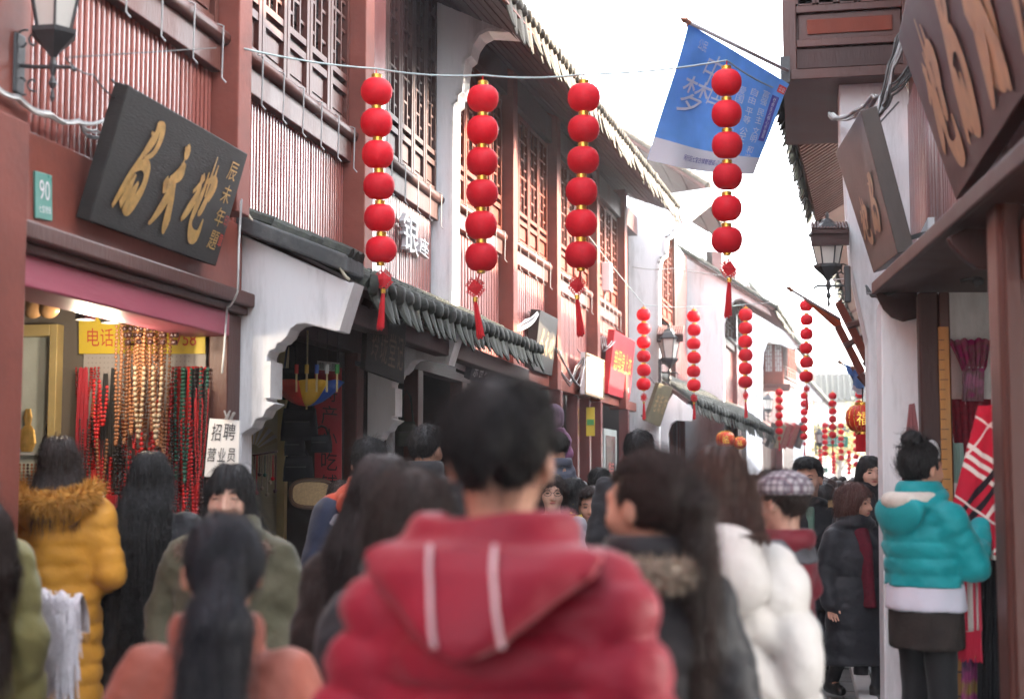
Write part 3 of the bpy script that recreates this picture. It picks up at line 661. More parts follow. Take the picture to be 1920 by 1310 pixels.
# ================================================================== right row, farther houses
R3 = house('timber_shophouse', (.8, 14, 0), 'low house on the right with a dark boarded eave beyond the white pier')
e0, e1 = onY(1466, 172, 12.2), onY(1524, 402, 17.6)
tiled_slope(R3, e0, e1, e0+(2.9, .2, 1.8), e1+(2.9, .2, 1.8), 30, TILE, 'roof', drip=.14, rafters=44, under=BROWN)
F33 = Facade((.78, 13.25), (1.0, 18), -1)
solid(R3, 'wall', F33, 0, 4.7, 0, 4.6, -.3, 0, WHITE); boards(R3, F33, .3, 4.2, 2.7, 3.9, BOARDB, .13, .012, out=.02)
solid(R3, 'body', F33, 0, 4.7, 0, 4.7, -3.5, -.31, DARKIN)
for k, (ya, yb, xa, xb, nm) in enumerate([(18.2, 29, 1.05, 1.75, 'low timber house on the right past the bracketed sign frames'), (29.3, 44, 1.8, 2.9, 'farther timber house on the right half way down the street'), (44.3, 62, 3.0, 4.6, 'last timber house on the right before the gate hall')]):
    h = house('timber_shophouse', (xa, ya, 0), nm); fc = Facade((xa, ya), (xb, yb), -1)
    n = int((yb-ya)/3)
    for i in range(n):
        p = fc.len/n; pier(h, fc, i*p, i*p+.18, 0, 4.7, .1, DRED); boards(h, fc, i*p+.18, (i+1)*p, 2.6, 3.2, BOARDB, .15); window_row(h, fc, i*p+.2, (i+1)*p, 3.3, 4.7, 3, WREDD); solid(h, 'door_leaf', fc, i*p+.2, (i+1)*p, 0, 2.55, -.1, -.02, DRED)
    solid(h, 'body', fc, 0, fc.len, 0, 4.8, -4, -.3, DARKIN)
    tiled_slope(h, (xa-.75, ya, 4.75), (xb-.75, yb, 4.75), (xa+2.8, ya, 6.7), (xb+2.8, yb, 6.7), n*10, TILE, 'roof', drip=.16)

# ================================================================== trees behind the gate hall
LEAF = [mat('ginkgo_leaf', (.30, .24, .045), .6, .3, .3, 4, 0, island=.1), mat('green_leaf', (.10, .12, .035), .6, .3, .3, 4, 0)]
def tree(loc, hgt, rad, label, m, seed):
    rs = np.random.RandomState(seed); T = thing('tree', loc, label, 'tree', None); L = np.array(loc, float)
    tr = MB(); top = L+np.array([.2, 0, hgt*.62]); tr.tube([L, L+(.05, 0, hgt*.3), top], [.16, .12, .06], 8)
    cl = []
    for i in range(9):
        a = rs.uniform(0, 6.28); e = L+np.array([math.cos(a)*rad*rs.uniform(.4, .85), math.sin(a)*rad*.7, hgt*rs.uniform(.5, .95)]); st = L+np.array([.1, 0, hgt*rs.uniform(.3, .55)])
        tr.tube([st, (st+e)/2+(0, 0, .15), e], [.06, .04, .015], 5); cl.append(e)
    tr.build('trunk', mat('bark', (.12, .10, .085), .9, .2, .3, 8, .5, 30), T)
    vs = []; fs = []
    for c in cl*3:
        c = c+rs.normal(0, .35, 3)
        for _ in range(90):
            p = c+rs.normal(0, .33, 3)*np.array([1, 1, .75]); a = rs.normal(0, 1, 3); a /= np.linalg.norm(a); b = np.cross(a, rs.normal(0, 1, 3)); b /= np.linalg.norm(b); s = rs.uniform(.04, .09)
            n = len(vs); vs += [p-a*s, p+b*s*.7, p+a*s, p-b*s*.7]; fs.append((n, n+1, n+2, n+3))
    MB().add(vs, fs).build('crown', m, T)
tree((2.0, 77.6, 0), 5.4, 1.5, 'yellow leaved tree in front of the gate hall roof', LEAF[0], 1)
tree((1.2, 88, 0), 7.8, 2.2, 'tall pale yellow tree rising behind the gate hall', LEAF[0], 2)
tree((3.4, 90, 0), 8.0, 2.4, 'green leaved tree rising behind the gate hall', LEAF[1], 3)
tree((2.1, 92, 0), 4.5, 1.8, 'bright yellow tree seen through the far archway', LEAF[0], 4)
# ================================================================== lantern strings
LRED = mat('lantern_red_cloth', (.80, .020, .040), .55, .3, .06, 8, .1, 60, thin=.35, island=.10)
LGOLD = mat('lantern_gold_foil', (.75, .45, .08), .28, .5, .2, 40, .15, 80, metal=.8)
TASSEL = mat('tassel_red', (.60, .02, .03), .6, .3, .15, 30, .4, 120, stretch=(1, 1, .1))
LM = {}
def lantern_meshes():
    r = .5; pr = [(.16, -.43), (.30, -.40), (.42, -.29), (.485, -.14), (.5, 0), (.485, .14), (.42, .29), (.30, .40), (.16, .43)]
    a = MB().lathe(pr, n=32, rib=.018, ribn=16).mesh('lantern', True); a.materials.append(LRED)
    b = MB().lathe([(.15, -.09), (.17, -.09), (.165, 0), (.17, .09), (.15, .09)], n=14).mesh('gold_collar', False); b.materials.append(LGOLD); sharp(b)
    k = MB()                                    # knot: lozenge of plaited cord with loops
    k.add([(0, -.06, .0), (.28, 0, 0), (0, .06, 0), (-.28, 0, 0), (0, 0, .28), (0, 0, -.28)], [(0, 1, 4), (1, 2, 4), (2, 3, 4), (3, 0, 4), (1, 0, 5), (2, 1, 5), (3, 2, 5), (0, 3, 5)])
    for s in (-1, 1):
        for j in range(4):
            t = .06+.06*j
            for sg in (-1, 1):
                c = (s*(.28-t), 0, sg*t); k.tube([(c[0], 0, c[2]), (c[0]+s*.10, 0, c[2]+sg*.05), (c[0]+s*.05, 0, c[2]+sg*.10), (c[0], 0, c[2])], .018, 4)
    k = k.mesh('knot'); k.materials.append(TASSEL)
    t = MB()
    for i in range(26):
        a_ = i*2.4; q = .05*math.sqrt(i/26); x, y = q*math.cos(a_), q*math.sin(a_); e = 1.7+random.uniform(-.1, .1)
        t.tube([(x*.6, y*.6, 0), (x*1.4, y*1.4, -.7*.9), (x*2+random.uniform(-.03, .03), y*2, -e*.9)], .022, 4)
    t = t.mesh('tassel'); t.materials.append(TASSEL)
    c = MB().lathe([(.05, -.07), (.075, -.07), (.08, .07), (.05, .07)], n=10).mesh('tassel_collar'); c.materials.append(LGOLD)
    return a, b, k, t, c
LA, LB, LK, LT, LC = lantern_meshes()
def lantern_string(px, py0, py1, y, dia_px, n, label, group, tail=True, sway=0., drift=0.):
    p0 = onY(px, py0, y); p1 = onY(px+drift, py1, y); D = dia_px*y/FPX; top = p0+(0, 0, D*.75)
    T = thing('lantern_string', tuple(top), label, 'lantern string', group)
    for i in range(n):
        p = p0+(p1-p0)*i/(n-1)+np.array([random.uniform(-.02, .02)*D, 0, 0])
        l = inst('lantern', LA, p, T, rot=(random.uniform(-.05, .05), random.uniform(-.05, .05), random.uniform(0, 6)), scale=(D*random.uniform(.97, 1.03), D*random.uniform(.97, 1.03), D*random.uniform(.95, 1.02)))
        inst('gold_collar', LB, p+(0, 0, D*.47), T, scale=(D, D, D*.9))
    inst('gold_collar', LB, p1-(0, 0, D*.45), T, scale=(D*.8, D*.8, D*.6))
    c = MB(); c.tube([top, p0+(0, 0, D*.4)], .004, 5)
    if tail:
        k = p1-(0, 0, D*.95)+np.array([sway*D*.3, 0, 0]); c.tube([p1-(0, 0, D*.4), k], .004, 5)
        inst('knot', LK, k, T, rot=(0, random.uniform(-.2, .2), random.uniform(-.6, .6)), scale=(D*.95,)*3)
        inst('tassel_collar', LC, k-(0, 0, D*.38), T, scale=(D, D, D))
        inst('tassel', LT, k-(0, 0, D*.42), T, rot=(0, sway*.25, 0), scale=(D*1.05, D*1.05, D*.75))
    c.build('cord', TASSEL, T)
    return top
G1, G2, G3 = 'lantern strings on the nearest wire', 'lantern strings on the second wire', 'lantern strings on the farther wires'
t1 = lantern_string(705, 172, 468, 8.5, 62, 6, 'nearest row, leftmost string of six red lanterns, before the dark window', G1, sway=.3, drift=9)
t2 = lantern_string(905, 185, 482, 8.7, 62, 6, 'nearest row, second string of six red lanterns, beside the white fire wall', G1, sway=-.6, drift=-3)
t3 = lantern_string(1095, 183, 478, 8.9, 61, 6, 'nearest row, third string of six red lanterns, before the tiled eave', G1, sway=-.4, drift=-6)
t4 = lantern_string(1363, 155, 450, 9.3, 57, 6, 'string of six red lanterns hanging in front of the blue flag', G1, sway=.2)
t5 = lantern_string(1207, 590, 720, 19.5, 26, 6, 'second row, leftmost string of small lanterns, before the white end wall', G2)
t6 = lantern_string(1301, 593, 722, 20, 25, 6, 'second row, string of lanterns before the white gabled house', G2)
t7 = lantern_string(1398, 590, 716, 20.5, 26, 6, 'second row, third string of lanterns, right of the white gabled house', G2)
t8 = lantern_string(1512, 573, 706, 19, 24, 6, 'second row, rightmost string of lanterns, under the orange flag', G2)
fl = [(1461, 735, 808, 34, 14), (1508, 742, 818, 33, 14), (1561, 742, 815, 33, 14), (1611, 740, 792, 30, 15)]
for i, (px, a, b, y, d) in enumerate(fl): lantern_string(px, a, b, y, d, 6 if i < 3 else 4, ['third row, small lantern string by the distant bay window', 'third row, small lantern string just below the second row one', 'third row, small lantern string before the dark hall roof', 'third row, small lantern string above the big round lantern'][i], G3)
for i, (px, a, b) in enumerate([(1547, 797, 850), (1577, 798, 858), (1605, 800, 870), (1538, 845, 885), (1563, 850, 885), (1592, 848, 886)]):
    lantern_string(px, a, b, 46 if i < 3 else 58, 10.5 if i < 3 else 8, 6, ['tiny far string left of the green sign', 'tiny far string over the green sign', 'tiny far string right of the green sign', 'tiniest farthest string on the left of the archway', 'tiniest farthest string in the middle of the archway', 'tiniest farthest string on the right of the archway'][i]+' of red lanterns', G3, tail=False)
def wire(pts, r, m, label, name='wire', sagf=0.):
    P = [np.array(p, float) for p in pts]; Q = []
    for a, b in zip(P[:-1], P[1:]):
        for k in range(8):
            u = k/8; q = a+(b-a)*u; q[2] -= sagf*4*u*(1-u); Q.append(q)
    Q.append(P[-1])
    return tag(MB().tube(Q, r, 6).build(name, m, smooth=True), label, 'wire')
wire([FL.P(7.7, 3.97, .14), t1, t2, t3, t4, (-.1, 10.96, 4.42)], .006, GWIRE, 'pale wire carrying the nearest lantern strings across the street', sagf=.02)
wire([F3.P(5, 4.9, .2), t5, t6, t7, t8, (1.2, 19.6, 4.3)], .005, GWIRE, 'thin wire carrying the second row of lanterns', sagf=.02)
wire([onY(1185, 500, 24), onY(1260, 503, 24), onY(1450, 523, 24), onY(1590, 522, 18)], .007, CABLE, 'cable strung from the white end wall across the street', sagf=.03)
wire([onY(1330, 625, 32), onY(1460, 645, 33), onY(1640, 640, 33)], .008, CABLE, 'cable strung in front of the far white gables', sagf=.05)

# ================================================================== street lamps on wall brackets
LGLASS = mat('lamp_glass', (.62, .60, .55), .15, .5, .1, 5, 0)
def wall_lamp(anchor, arm, size, label, canopy=None):
    """anchor: point on the wall, arm: horizontal vector to the lamp axis"""
    A = np.array(anchor, float); v = np.array(arm, float); L = np.linalg.norm(v); d = v/L; s = size
    T = thing('wall_lamp', tuple(A), label, 'wall lamp', 'lantern shaped wall lamps'); sd = np.cross(d, (0, 0, 1))
    pl = MB(); pl.obox(A-sd*.1*s-d*.02+np.array([0, 0, -.42*s]), sd*.2*s, d*.05, (0, 0, .66*s)); pl.build('back_plate', IRON, T, bevel=.01)
    c = A+v; br = MB(); br.tube([A+(0, 0, -.1*s), A+v*.5+(0, 0, -.12*s), c+d*.2*s+(0, 0, -.12*s), c+d*.26*s+(0, 0, -.16*s)], .022*s, 8)
    for z0, sg in ((.02, 1), (-.16, -1)):                       # scrolls
        for rr, off in ((.13, .22), (.09, .5)):
            ct = A+v*off+np.array([0, 0, (z0+sg*.14)*s]); pts = []
            for k in range(15):
                a = k/14*4.6+1.2; q = rr*s*(1-k/19); pts.append(ct+d*math.cos(a)*q+np.array([0, 0, sg*math.sin(a)*q]))
            br.tube(pts, .012*s, 6)
    br.build('bracket', IRON, T, smooth=True)
    st = MB().lathe([(.01, -.5), (.03, -.45), (.015, -.36), (.05, -.3), (.02, -.22), (.05, -.1), (.03, -.02), (.09, .06), (.16, .13), (.25, .22), (.26, .27), (.2, .27)], n=6)
    st.v = [tuple(c+np.array(p)*s) for p in st.v]; st.build('cup', IRON, T)
    g_ = MB().lathe([(.185, .27), (.30, .80)], n=6); g_.v = [tuple(c+np.array(p)*s) for p in g_.v]; g_.build('glass', LGLASS, T)
    fr = MB()
    for k in range(6):
        a = math.pi*2*k/6; fr.tube([c+s*np.array([.19*math.cos(a), .19*math.sin(a), .26]), c+s*np.array([.305*math.cos(a), .305*math.sin(a), .81])], .014*s, 5)
    fr.build('glazing_bars', IRON, T)
    rf = MB().lathe([(.33, .79), (.34, .83), (.22, .97), (.12, 1.03), (.1, 1.08), (.03, 1.12), (.04, 1.18), (.01, 1.24)], n=6); rf.v = [tuple(c+np.array(p)*s) for p in rf.v]; rf.build('roof', IRON, T)
    if canopy:
        w0, w1, z, m = canopy; cp = MB(); 
        cp.obox(A+sd*w0*-.5+np.array([0, 0, z+.05]), d*w1, sd*w0, (0, 0, .02)); cb = cp.build('canopy', BROWN, T)
        tm = ridge_mesh(d*w1+np.array([0, 0, -.06]), .045, m)
        nn = int(w0/.09)
        for i in range(nn): inst('canopy_tile', tm, A+sd*(-.5*w0+w0*(i+.5)/nn)+np.array([0, 0, z+.1]), T)
    return T
wall_lamp(onY(28, 105, 5.5)+(0, 0, 0), (.0, 0, 0)+(onY(100, 105, 5.5)-onY(28, 105, 5.5)), .40, 'iron lantern lamp on a scrolled bracket above the green number plate')
a = onY(1237, 690, 24.6)
wall_lamp(a, onY(1255, 690, 24.6)-a, .62, 'lantern lamp under a tiled canopy on the white end wall')
cn = thing('lamp_canopy', tuple(onY(1232, 628, 24.5)), 'small red tiled canopy above the lamp on the white end wall', 'canopy')
def tile_canopy(T, px0, px1, py0, py1, y, dep, m):
    a, b = onY(px0, py1, y), onY(px1, py1, y); z1 = onY(px0, py0, y)[2]
    dk = MB(); dk.prism([a, b, b+(0, dep, z1-a[2]), a+(0, dep, z1-a[2])], (0, 0, -.03)); dk.build('deck', BROWN, T)
    bb = MB(); bb.box(a[0], b[0], y+.02, y+.07, a[2]-.12, a[2]-.03); bb.build('beam', BROWN, T)
    n = 12; me = ridge_mesh(np.array([0, dep, z1-a[2]]), (b[0]-a[0])/n*.45, m)
    for i in range(n): inst('canopy_tile', me, a+(b-a)*(i+.5)/n, T)
RTILE = mat('red_clay_tile', (.20, .085, .07), .6, .4, .2, 6, .3, 40, island=.2)
tile_canopy(cn, 1231, 1281, 608, 628, 24.5, .35, RTILE)
a = onY(1590, 524, 11.1); wall_lamp(a, onY(1553, 524, 11.1)-a, .42, 'lantern lamp hanging off the white pier on the right')
cn = thing('lamp_canopy', tuple(onY(1555, 440, 11.0)), 'small dark tiled canopy above the lamp on the white pier', 'canopy')
tile_canopy(cn, 1521, 1592, 406, 430, 10.95, .3, mat('dark_clay_tile', (.10, .05, .045), .6, .4, .2, 6, .3, 40, island=.2))
a = onY(1432, 775, 42); wall_lamp(a, onY(1441, 775, 42)-a, .5, 'far lantern lamp below the brown bay window')
a = onY(1529, 838, 50); wall_lamp(a, onY(1537, 838, 50)-a, .55, 'farthest small lamp left of the green exit sign')

# ================================================================== shop signs
T, q = sign('shop_sign', FL, (168, 410), (405, 503), (243, 160), .10, BLACK, 'black wooden sign with gold brush characters above the jewellery shop', thick=.075)
SG1 = q
c1 = [[(.62, .98, .3), (.66, .86, .9), (.55, .72, .9), (.42, .58, .5), (.22, .3, .9), (.02, .02, .4)], [(.62, .97, .3), (.78, .93, 1), (.8, .8, .8), (.7, .66, .5), (.5, .58, .3)], [(.5, .86, .2), (.62, .8, .5), (.5, .72, .3)],
      [(.34, .44, .4), (.5, .52, .8), (.66, .5, 1), (.7, .36, .9), (.62, .2, 1), (.46, .06, 1.1), (.3, .04, .3)], [(.4, .4, .3), (.32, .24, .8), (.2, .06, .8)], [(.52, .34, .3), (.44, .2, 1), (.34, .04, .6)]]
c2 = [[(.62, .98, .3), (.64, .9, 1.3), (.58, .84, .5)], [(.56, .74, .3), (.66, .68, 1.2), (.48, .58, .9), (.3, .54, .3)], [(.62, .8, .2), (.52, .56, .6), (.36, .3, 1.1), (.1, .04, .5), (0, .0, .2)], [(.26, .52, .7), (.2, .44, 1.), (.4, .5, .8)], [(.5, .52, .5), (.55, .3, 1.1), (.6, .06, 1.4), (.66, .0, .8)]]
c3 = [[(.3, .72, .2), (.34, .52, .9), (.16, .3, 1), (0, .16, .4)], [(.14, .5, .3), (.3, .6, .5), (.4, .72, .8)], [(.52, .78, .2), (.5, .56, .7), (.4, .34, 1), (.36, .16, .7), (.5, .04, 1.1), (.72, .06, 1), (.78, .26, .3)], [(.78, .9, .2), (.74, .6, .8), (.62, .36, .9), (.52, .3, .4)], [(.5, .66, .3), (.72, .72, .7), (.86, .66, 1), (.76, .48, .5)], [(.66, .98, .15), (.62, .7, .5), (.6, .5, .3)]]
mb = MB(); brush(mb, q, c1, (.10, .14, .34, .88), w=.075); brush(mb, q, c2, (.37, .14, .58, .84), w=.085); brush(mb, q, c3, (.60, .14, .82, .86), w=.075); mb.build('lettering', GOLD, T)
mb = MB()
for i, ch in enumerate('辰未年題'): text_on(mb, ch, q, (.87, .72-.2*i, .945, .88-.2*i), shear=.15)
mb.build('small_lettering', GOLD, T)
mb = MB(); text_on(mb, '印', q, (.955, .34, .985, .44)); text_on(mb, '章', q, (.95, .16, .985, .28)); mb.build('seal', REDINK, T)

T, q = board_sign('shop_sign', [onY(684, 693, 9.0), onY(758, 720, 9.35), onY(762, 606, 9.30), onY(692, 580, 8.95)], BLACK, 'dark hanging sign with worn letters under the tiled awning', thick=.05)
lettering(T, q, [('玲', (.12, .2, .3, .75)), ('珑', (.34, .2, .52, .75)), ('堂', (.56, .2, .74, .75)), ('记', (.78, .2, .93, .75))], mat('worn_gilt', (.10, .075, .05), .7), shear=.1)
T, q = board_sign('shop_sign', [onY(880, 712, 12.2), onY(916, 722, 12.7), onY(928, 668, 12.6), onY(892, 660, 12.1)], mat('grey_board', (.10, .10, .12), .5), 'small grey sign with white characters at the end of the awning', thick=.06)
lettering(T, q, [('茶', (.1, .15, .35, .85)), ('食', (.38, .15, .63, .85)), ('坊', (.66, .15, .92, .85))], WHITEP, shear=.15)
T, q = sign('shop_sign', F3, (1001, 690), (1035, 708), (1014, 581), .12, BLACK, 'upright black sign with three gold brush characters on the red boards', thick=.12)
mb = MB(); brush(mb, q, c1, (.08, .3, .34, .72), w=.06); brush(mb, q, c2, (.36, .3, .62, .72), w=.06); brush(mb, q, c3, (.62, .3, .92, .72), w=.06); mb.build('lettering', DGOLD, T)
T, q = sign('shop_sign', F3, (1096, 740), (1131, 748), (1097, 660), .2, PAPER, 'white framed sign with grey lettering between the black and red signs', thick=.06, frame=DGOLD)
lettering(T, q, [('徽州毛豆腐', (.12, .55, .88, .8)), ('百年老店', (.2, .3, .8, .48)), ('The traditional snack', (.12, .12, .88, .2))], mat('grey_ink', (.25, .25, .24), .7))
T, q = sign('shop_sign', F3, (1140, 738), (1180, 750), (1153, 618), .12, mat('sign_red', (.46, .035, .045), .6, .12, .1, 5, .1, 30), 'bright red sign with yellow characters on the red timber house', thick=.1)
lettering(T, q, [(c, (.1+.165*i, .40, .1+.165*i+.15, .72)) for i, c in enumerate('慈母身上衣')], mat('yellow_letter', (.80, .52, .06), .5))
lettering(T, q, [('潘氏', (.76, .12, .92, .2))], WHITEP, name='small_lettering')
T, q = board_sign('shop_sign', [onY(1212, 790, 24.4), onY(1238, 800, 24.8), onY(1262, 726, 24.8), onY(1236, 718, 24.4)], mat('olive_board', (.15, .13, .08), .6, .4, .2, 5, .2, 40), 'olive wooden sign leaning out from the white end wall', thick=.08)
lettering(T, q, [('老', (.12, .3, .34, .75)), ('街', (.4, .3, .62, .75)), ('坊', (.68, .3, .9, .75))], DGOLD)
# row of leaning signs far down the left side
for i, (px, c, tx) in enumerate([(1440, (.06, .06, .055), '福 来'), (1452, (.25, .20, .12), '老 店'), (1464, (.30, .05, .05), '酒 坊'), (1478, (.36, .05, .045), '糕 团'), (1492, (.06, .06, .055), '茶 馆')]):
    T, q = board_sign('shop_sign', [onY(px, 838, 38+i), onY(px+9, 842, 39+i), onY(px+23, 798, 39+i), onY(px+14, 793, 38+i)], mat('far_sign_%d' % i, c, .5), ['black', 'tan', 'maroon', 'red', 'dark carved'][i]+' sign in the row of leaning signs down the street', thick=.1, group='leaning signs down the street')
    lettering(T, q, [(tx, (.3, .15, .7, .85))], DGOLD)
# right side signs
q1 = [np.array(p) for p in ((.75, 7.05, onY(1790, 375, 7.05)[2]), (.75, 4.2, 2.74), (.50, 4.2, 3.62), (.50, 7.05, onY(1692, 68, 7.05)[2]))]
MAROON = mat('maroon_lacquer', (.060, .028, .030), .55, .3, .2, 4, .15, 50)
T, q = board_sign('shop_sign', q1, MAROON, 'large maroon sign with tan brush characters at the upper right', thick=.08)
TAN = mat('tan_letter', (.42, .26, .13), .55, .4, .2, 10, .1, 40)
for i, ch in enumerate((c3, c1, c2, c3)):
    pass
mb = MB(); brush(mb, q, c3, (.06, .12, .30, .88), w=.085); brush(mb, q, c1, (.30, .1, .54, .92), w=.085); brush(mb, q, c1[::-1]+c2, (.56, .1, .80, .92), w=.08); brush(mb, q, c2, (.82, .1, .98, .9), w=.08); mb.build('lettering', TAN, T)
q2 = [onY(1638, 512, 10.1), onY(1683, 476, 8.6), onY(1613, 208, 8.6), onY(1566, 286, 10.1)]
T, q = board_sign('shop_sign', q2, mat('umber_board', (.062, .05, .043), .5, .5, .25, 4, .3, 60, stretch=(2, .5, .5)), 'dark brown leaning sign on the right below the timber box', thick=.10)
mb = MB(); brush(mb, q, c3, (.1, .2, .48, .56), w=.07); brush(mb, q, c1, (.5, .22, .9, .62), w=.07); mb.build('lettering', DGOLD, T)
# number plate
q = [FL.P(*FL.at(67, 409, .03), .03), FL.P(*FL.at(99, 415, .03), .03), FL.P(*FL.at(98, 329, .03), .03), FL.P(*FL.at(66, 320, .03), .03)]
T = thing('number_plate', tuple(q[0]), 'green enamel house number plate reading 90 on the red wall', 'number plate')
MB().prism(q, (-.012, 0, 0)).build('plate', GREENP, T, bevel=.004)
lettering(T, q, [('90', (.2, .42, .8, .84)), ('七宝老街', (.14, .14, .86, .3))], WHITEP)
# white raised letters on house 2
for ch, pa, pb in (('银', (748, 475), (777, 360)), ('座', (779, 478), (796, 412))):
    s0, z0 = FL.at(*pa, .05); s1, _ = FL.at(pb[0], 420, .05); z1 = FL.at(pa[0], pb[1], .05)[1]
    qq = [FL.P(s0, z0, .05), FL.P(s1, z0-.02, .05), FL.P(s1, z1-.12, .05), FL.P(s0, z1-.12, .05)]
    mb = MB(); text_on(mb, ch, qq, (0, .12, 1, .9), 0, ext=.04); 
    tag(mb.build('raised_letter', mat('letter_grey', (.5, .5, .51), .6, .2)), 'white raised character %s on the brown boards' % ('nearer the lanterns' if ch == '银' else 'nearer the white fire wall'), 'letter', 'white raised characters')
# paper notice by the wing wall
q = [onY(383, 893, 7.6), onY(447, 893, 7.6), onY(449, 788, 7.6), onY(393, 784, 7.6)]
T = thing('paper_notice', tuple(q[0]), 'white handwritten notice hung beside the jewellery shop', 'notice')
MB().prism(q, (0, .006, 0)).build('sheet', PAPER, T)
lettering(T, q, [('招', (.12, .62, .42, .92)), ('聘', (.5, .64, .88, .94)), ('营', (.04, .26, .3, .5)), ('业', (.36, .26, .6, .5)), ('员', (.66, .26, .9, .5))], INK, shear=.12)
bb = MB(); 
for k in range(7): bb.tube([onY(428+random.uniform(-8, 8), 786, 7.58), onY(430+random.uniform(-12, 12), 772+random.uniform(-4, 6), 7.57)], .005, 4)
bb.build('string_knot', CABLE, T)
# green exit-style boards and far blue banner at the end of the street
T, q = board_sign('direction_sign', [onY(1548, 836, 52), onY(1590, 838, 52), onY(1590, 818, 52), onY(1548, 816, 52)], mat('sign_green', (.03, .30, .20), .5), 'green direction sign hanging across the far street', thick=.08)
lettering(T, q, [('出口', (.08, .2, .42, .8)), ('EXIT', (.5, .25, .9, .75))], WHITEP)
T, q = board_sign('direction_sign', [onY(1536, 886, 60), onY(1553, 886, 60), onY(1553, 876, 60), onY(1536, 876, 60)], MATS['sign_green'], 'small green sign low beside the far archway', thick=.08)
lettering(T, q, [('EXIT', (.1, .2, .9, .8))], WHITEP)

# ================================================================== flags
def flag(name, tip, base, corners, m, label, texts=(), fin=True, wav=.03, dep=.35, bands=()):
    T = thing(name, tuple(base), label, 'flag')
    po = MB(); po.tube([base, tip], .014, 8); po.build('pole', mat('pole_white', (.6, .6, .62), .4), T, smooth=True)
    d = (tip-base)/np.linalg.norm(tip-base)
    if fin:
        f_ = MB(); f_.ball(tip, .02, 8, 6); f_.tube([tip, tip+d*.05, tip+d*.11], [.012, .02, .002], 8)
        f_.tube([tip+d*.02+(0, 0, .05), tip+d*.02, tip+d*.02-(0, 0, .04)], [.002, .012, .003], 6); f_.build('finial', mat('copper', (.45, .2, .12), .35, metal=.6), T)
    a, b, c, e = [np.array(k, float) for k in corners]       # bl br tr tl
    nr = np.cross(b-a, e-a); nr /= np.linalg.norm(nr)
    def fn(u, v):
        w = wav*(math.sin(u*9+v*3)*(1-v*.6)+.6*math.sin(u*4-v*5))*(1-v)**.4
        return bil((a, b, c, e), u, v)+nr*w+np.array([0, 0, -.03*math.sin(math.pi*u)*(1-v)])
    def sheet(v0, v1, m_, nm, lift=0, u0=0, u1=1, parent=None):
        N, M = 28, 14; mb = MB(); vs = []
        for off in (0, -.003):
            for j in range(M+1):
                for i in range(N+1): vs.append(fn(u0+(u1-u0)*i/N, v0+(v1-v0)*j/M)+nr*(lift+off))
        k = (N+1)*(M+1); fs_ = []
        for j in range(M):
            for i in range(N):
                p = j*(N+1)+i; qd = (p, p+1, p+N+2, p+N+1); fs_ += [qd, tuple(x+k for x in qd[::-1])]
        mb.add(vs, fs_); return mb.build(nm, m_, parent or T, smooth=True)
    cl = sheet(0, 1, m, 'cloth')
    for (u0, v0, u1, v1, m_) in bands: sheet(v0, v1, m_, 'printed_band', .003, u0, u1, cl)
    for m_, items, sh in texts:
        mb = MB()
        for body, rect in items: text_on(mb, body, (a, b, c, e), rect, .006, fn=fn, shear=sh)
        mb.build('print', m_, cl)
    return T
FBLUE = mat('flag_blue', (.22, .46, .84), .9, .1, .12, 5, .15, 30, thin=.45)
FWHITE = mat('flag_white', (.80, .80, .84), .9, .1, .04, 5, .1, 30, thin=.3); FPUR = mat('flag_purple', (.07, .06, .34), .7)
kx = lambda s, u, w, v, h, g: [(ch, (u+g*i, v-h*i*1.12, u+g*i+w, v-h*i*1.12+h)) for i, ch in enumerate(s)]
def col(s, u, v, w=.068, h=.07, skip=()):
    out = []; vv = v
    for i, ch in enumerate(s):
        if ch == ' ': vv -= h*.45; continue
        out.append((ch, (u, vv-h, u+w, vv))); vv -= h*1.1
    return out
flag('flag', onY(1291, 42, 9.6), onY(1476, 133, 10.9), (onY(1214, 300, 9.7), onY(1413, 326, 10.3), onY(1480, 158, 10.9), onY(1291, 44, 9.62)), FBLUE,
     'blue banner flag with white characters flying from the timber box',
     [(FWHITE, [('中', (.24, .66, .39, .90)), ('国', (.36, .53, .50, .73)), ('梦', (.10, .40, .36, .68))], .1),
      (FWHITE, col('富强 民主 文明 和谐', .80, .83)+col('自由 平等 公正 法治', .685, .80)+col('爱国 敬业 诚信 友善', .57, .77)+[('公民', (.12, .87, .2, .95))], 0),
      (FWHITE, col('社会主义核心价值观', .913, .80, .03, .044), 0), (FPUR, [('闵行区七宝古镇管理委员会', (.28, .06, .66, .105))], 0), (FWHITE, [('公益', (.93, .885, .985, .935))], 0)],
     bands=[(0, 0, 1, .17, FWHITE), (.895, .34, .965, .82, FPUR), (.92, .87, .995, .95, mat('flag_red', (.6, .05, .06), .7))], wav=.035)
flag('flag', onY(1484, 544, 15), onY(1575, 598, 15.8), (onY(1563, 612, 15.8), onY(1578, 606, 15.9), onY(1575, 596, 15.8), onY(1496, 552, 15.1)), mat('flag_orange', (.62, .14, .04), .6, .3, .1, 6, .1, 30), 'furled orange flag pointing left from the sign frames', wav=.02)
flag('flag', onY(1576, 680, 18), onY(1606, 697, 18.5), (onY(1590, 700, 18), onY(1612, 720, 18.5), onY(1612, 690, 18.5), onY(1582, 682, 18)), mat('flag_blue_b', (.05, .18, .55), .6), 'small blue flag far along the right side', wav=.02)
flag('flag', onY(1600, 690, 17), onY(1625, 700, 17.5), (onY(1598, 730, 17), onY(1618, 738, 17.3), onY(1624, 706, 17.5), onY(1602, 700, 17)), mat('flag_blue_c', (.08, .25, .6), .6), 'small blue and white flag beside the white pier', wav=.02, bands=[(0, 0, 1, .3, FWHITE)])
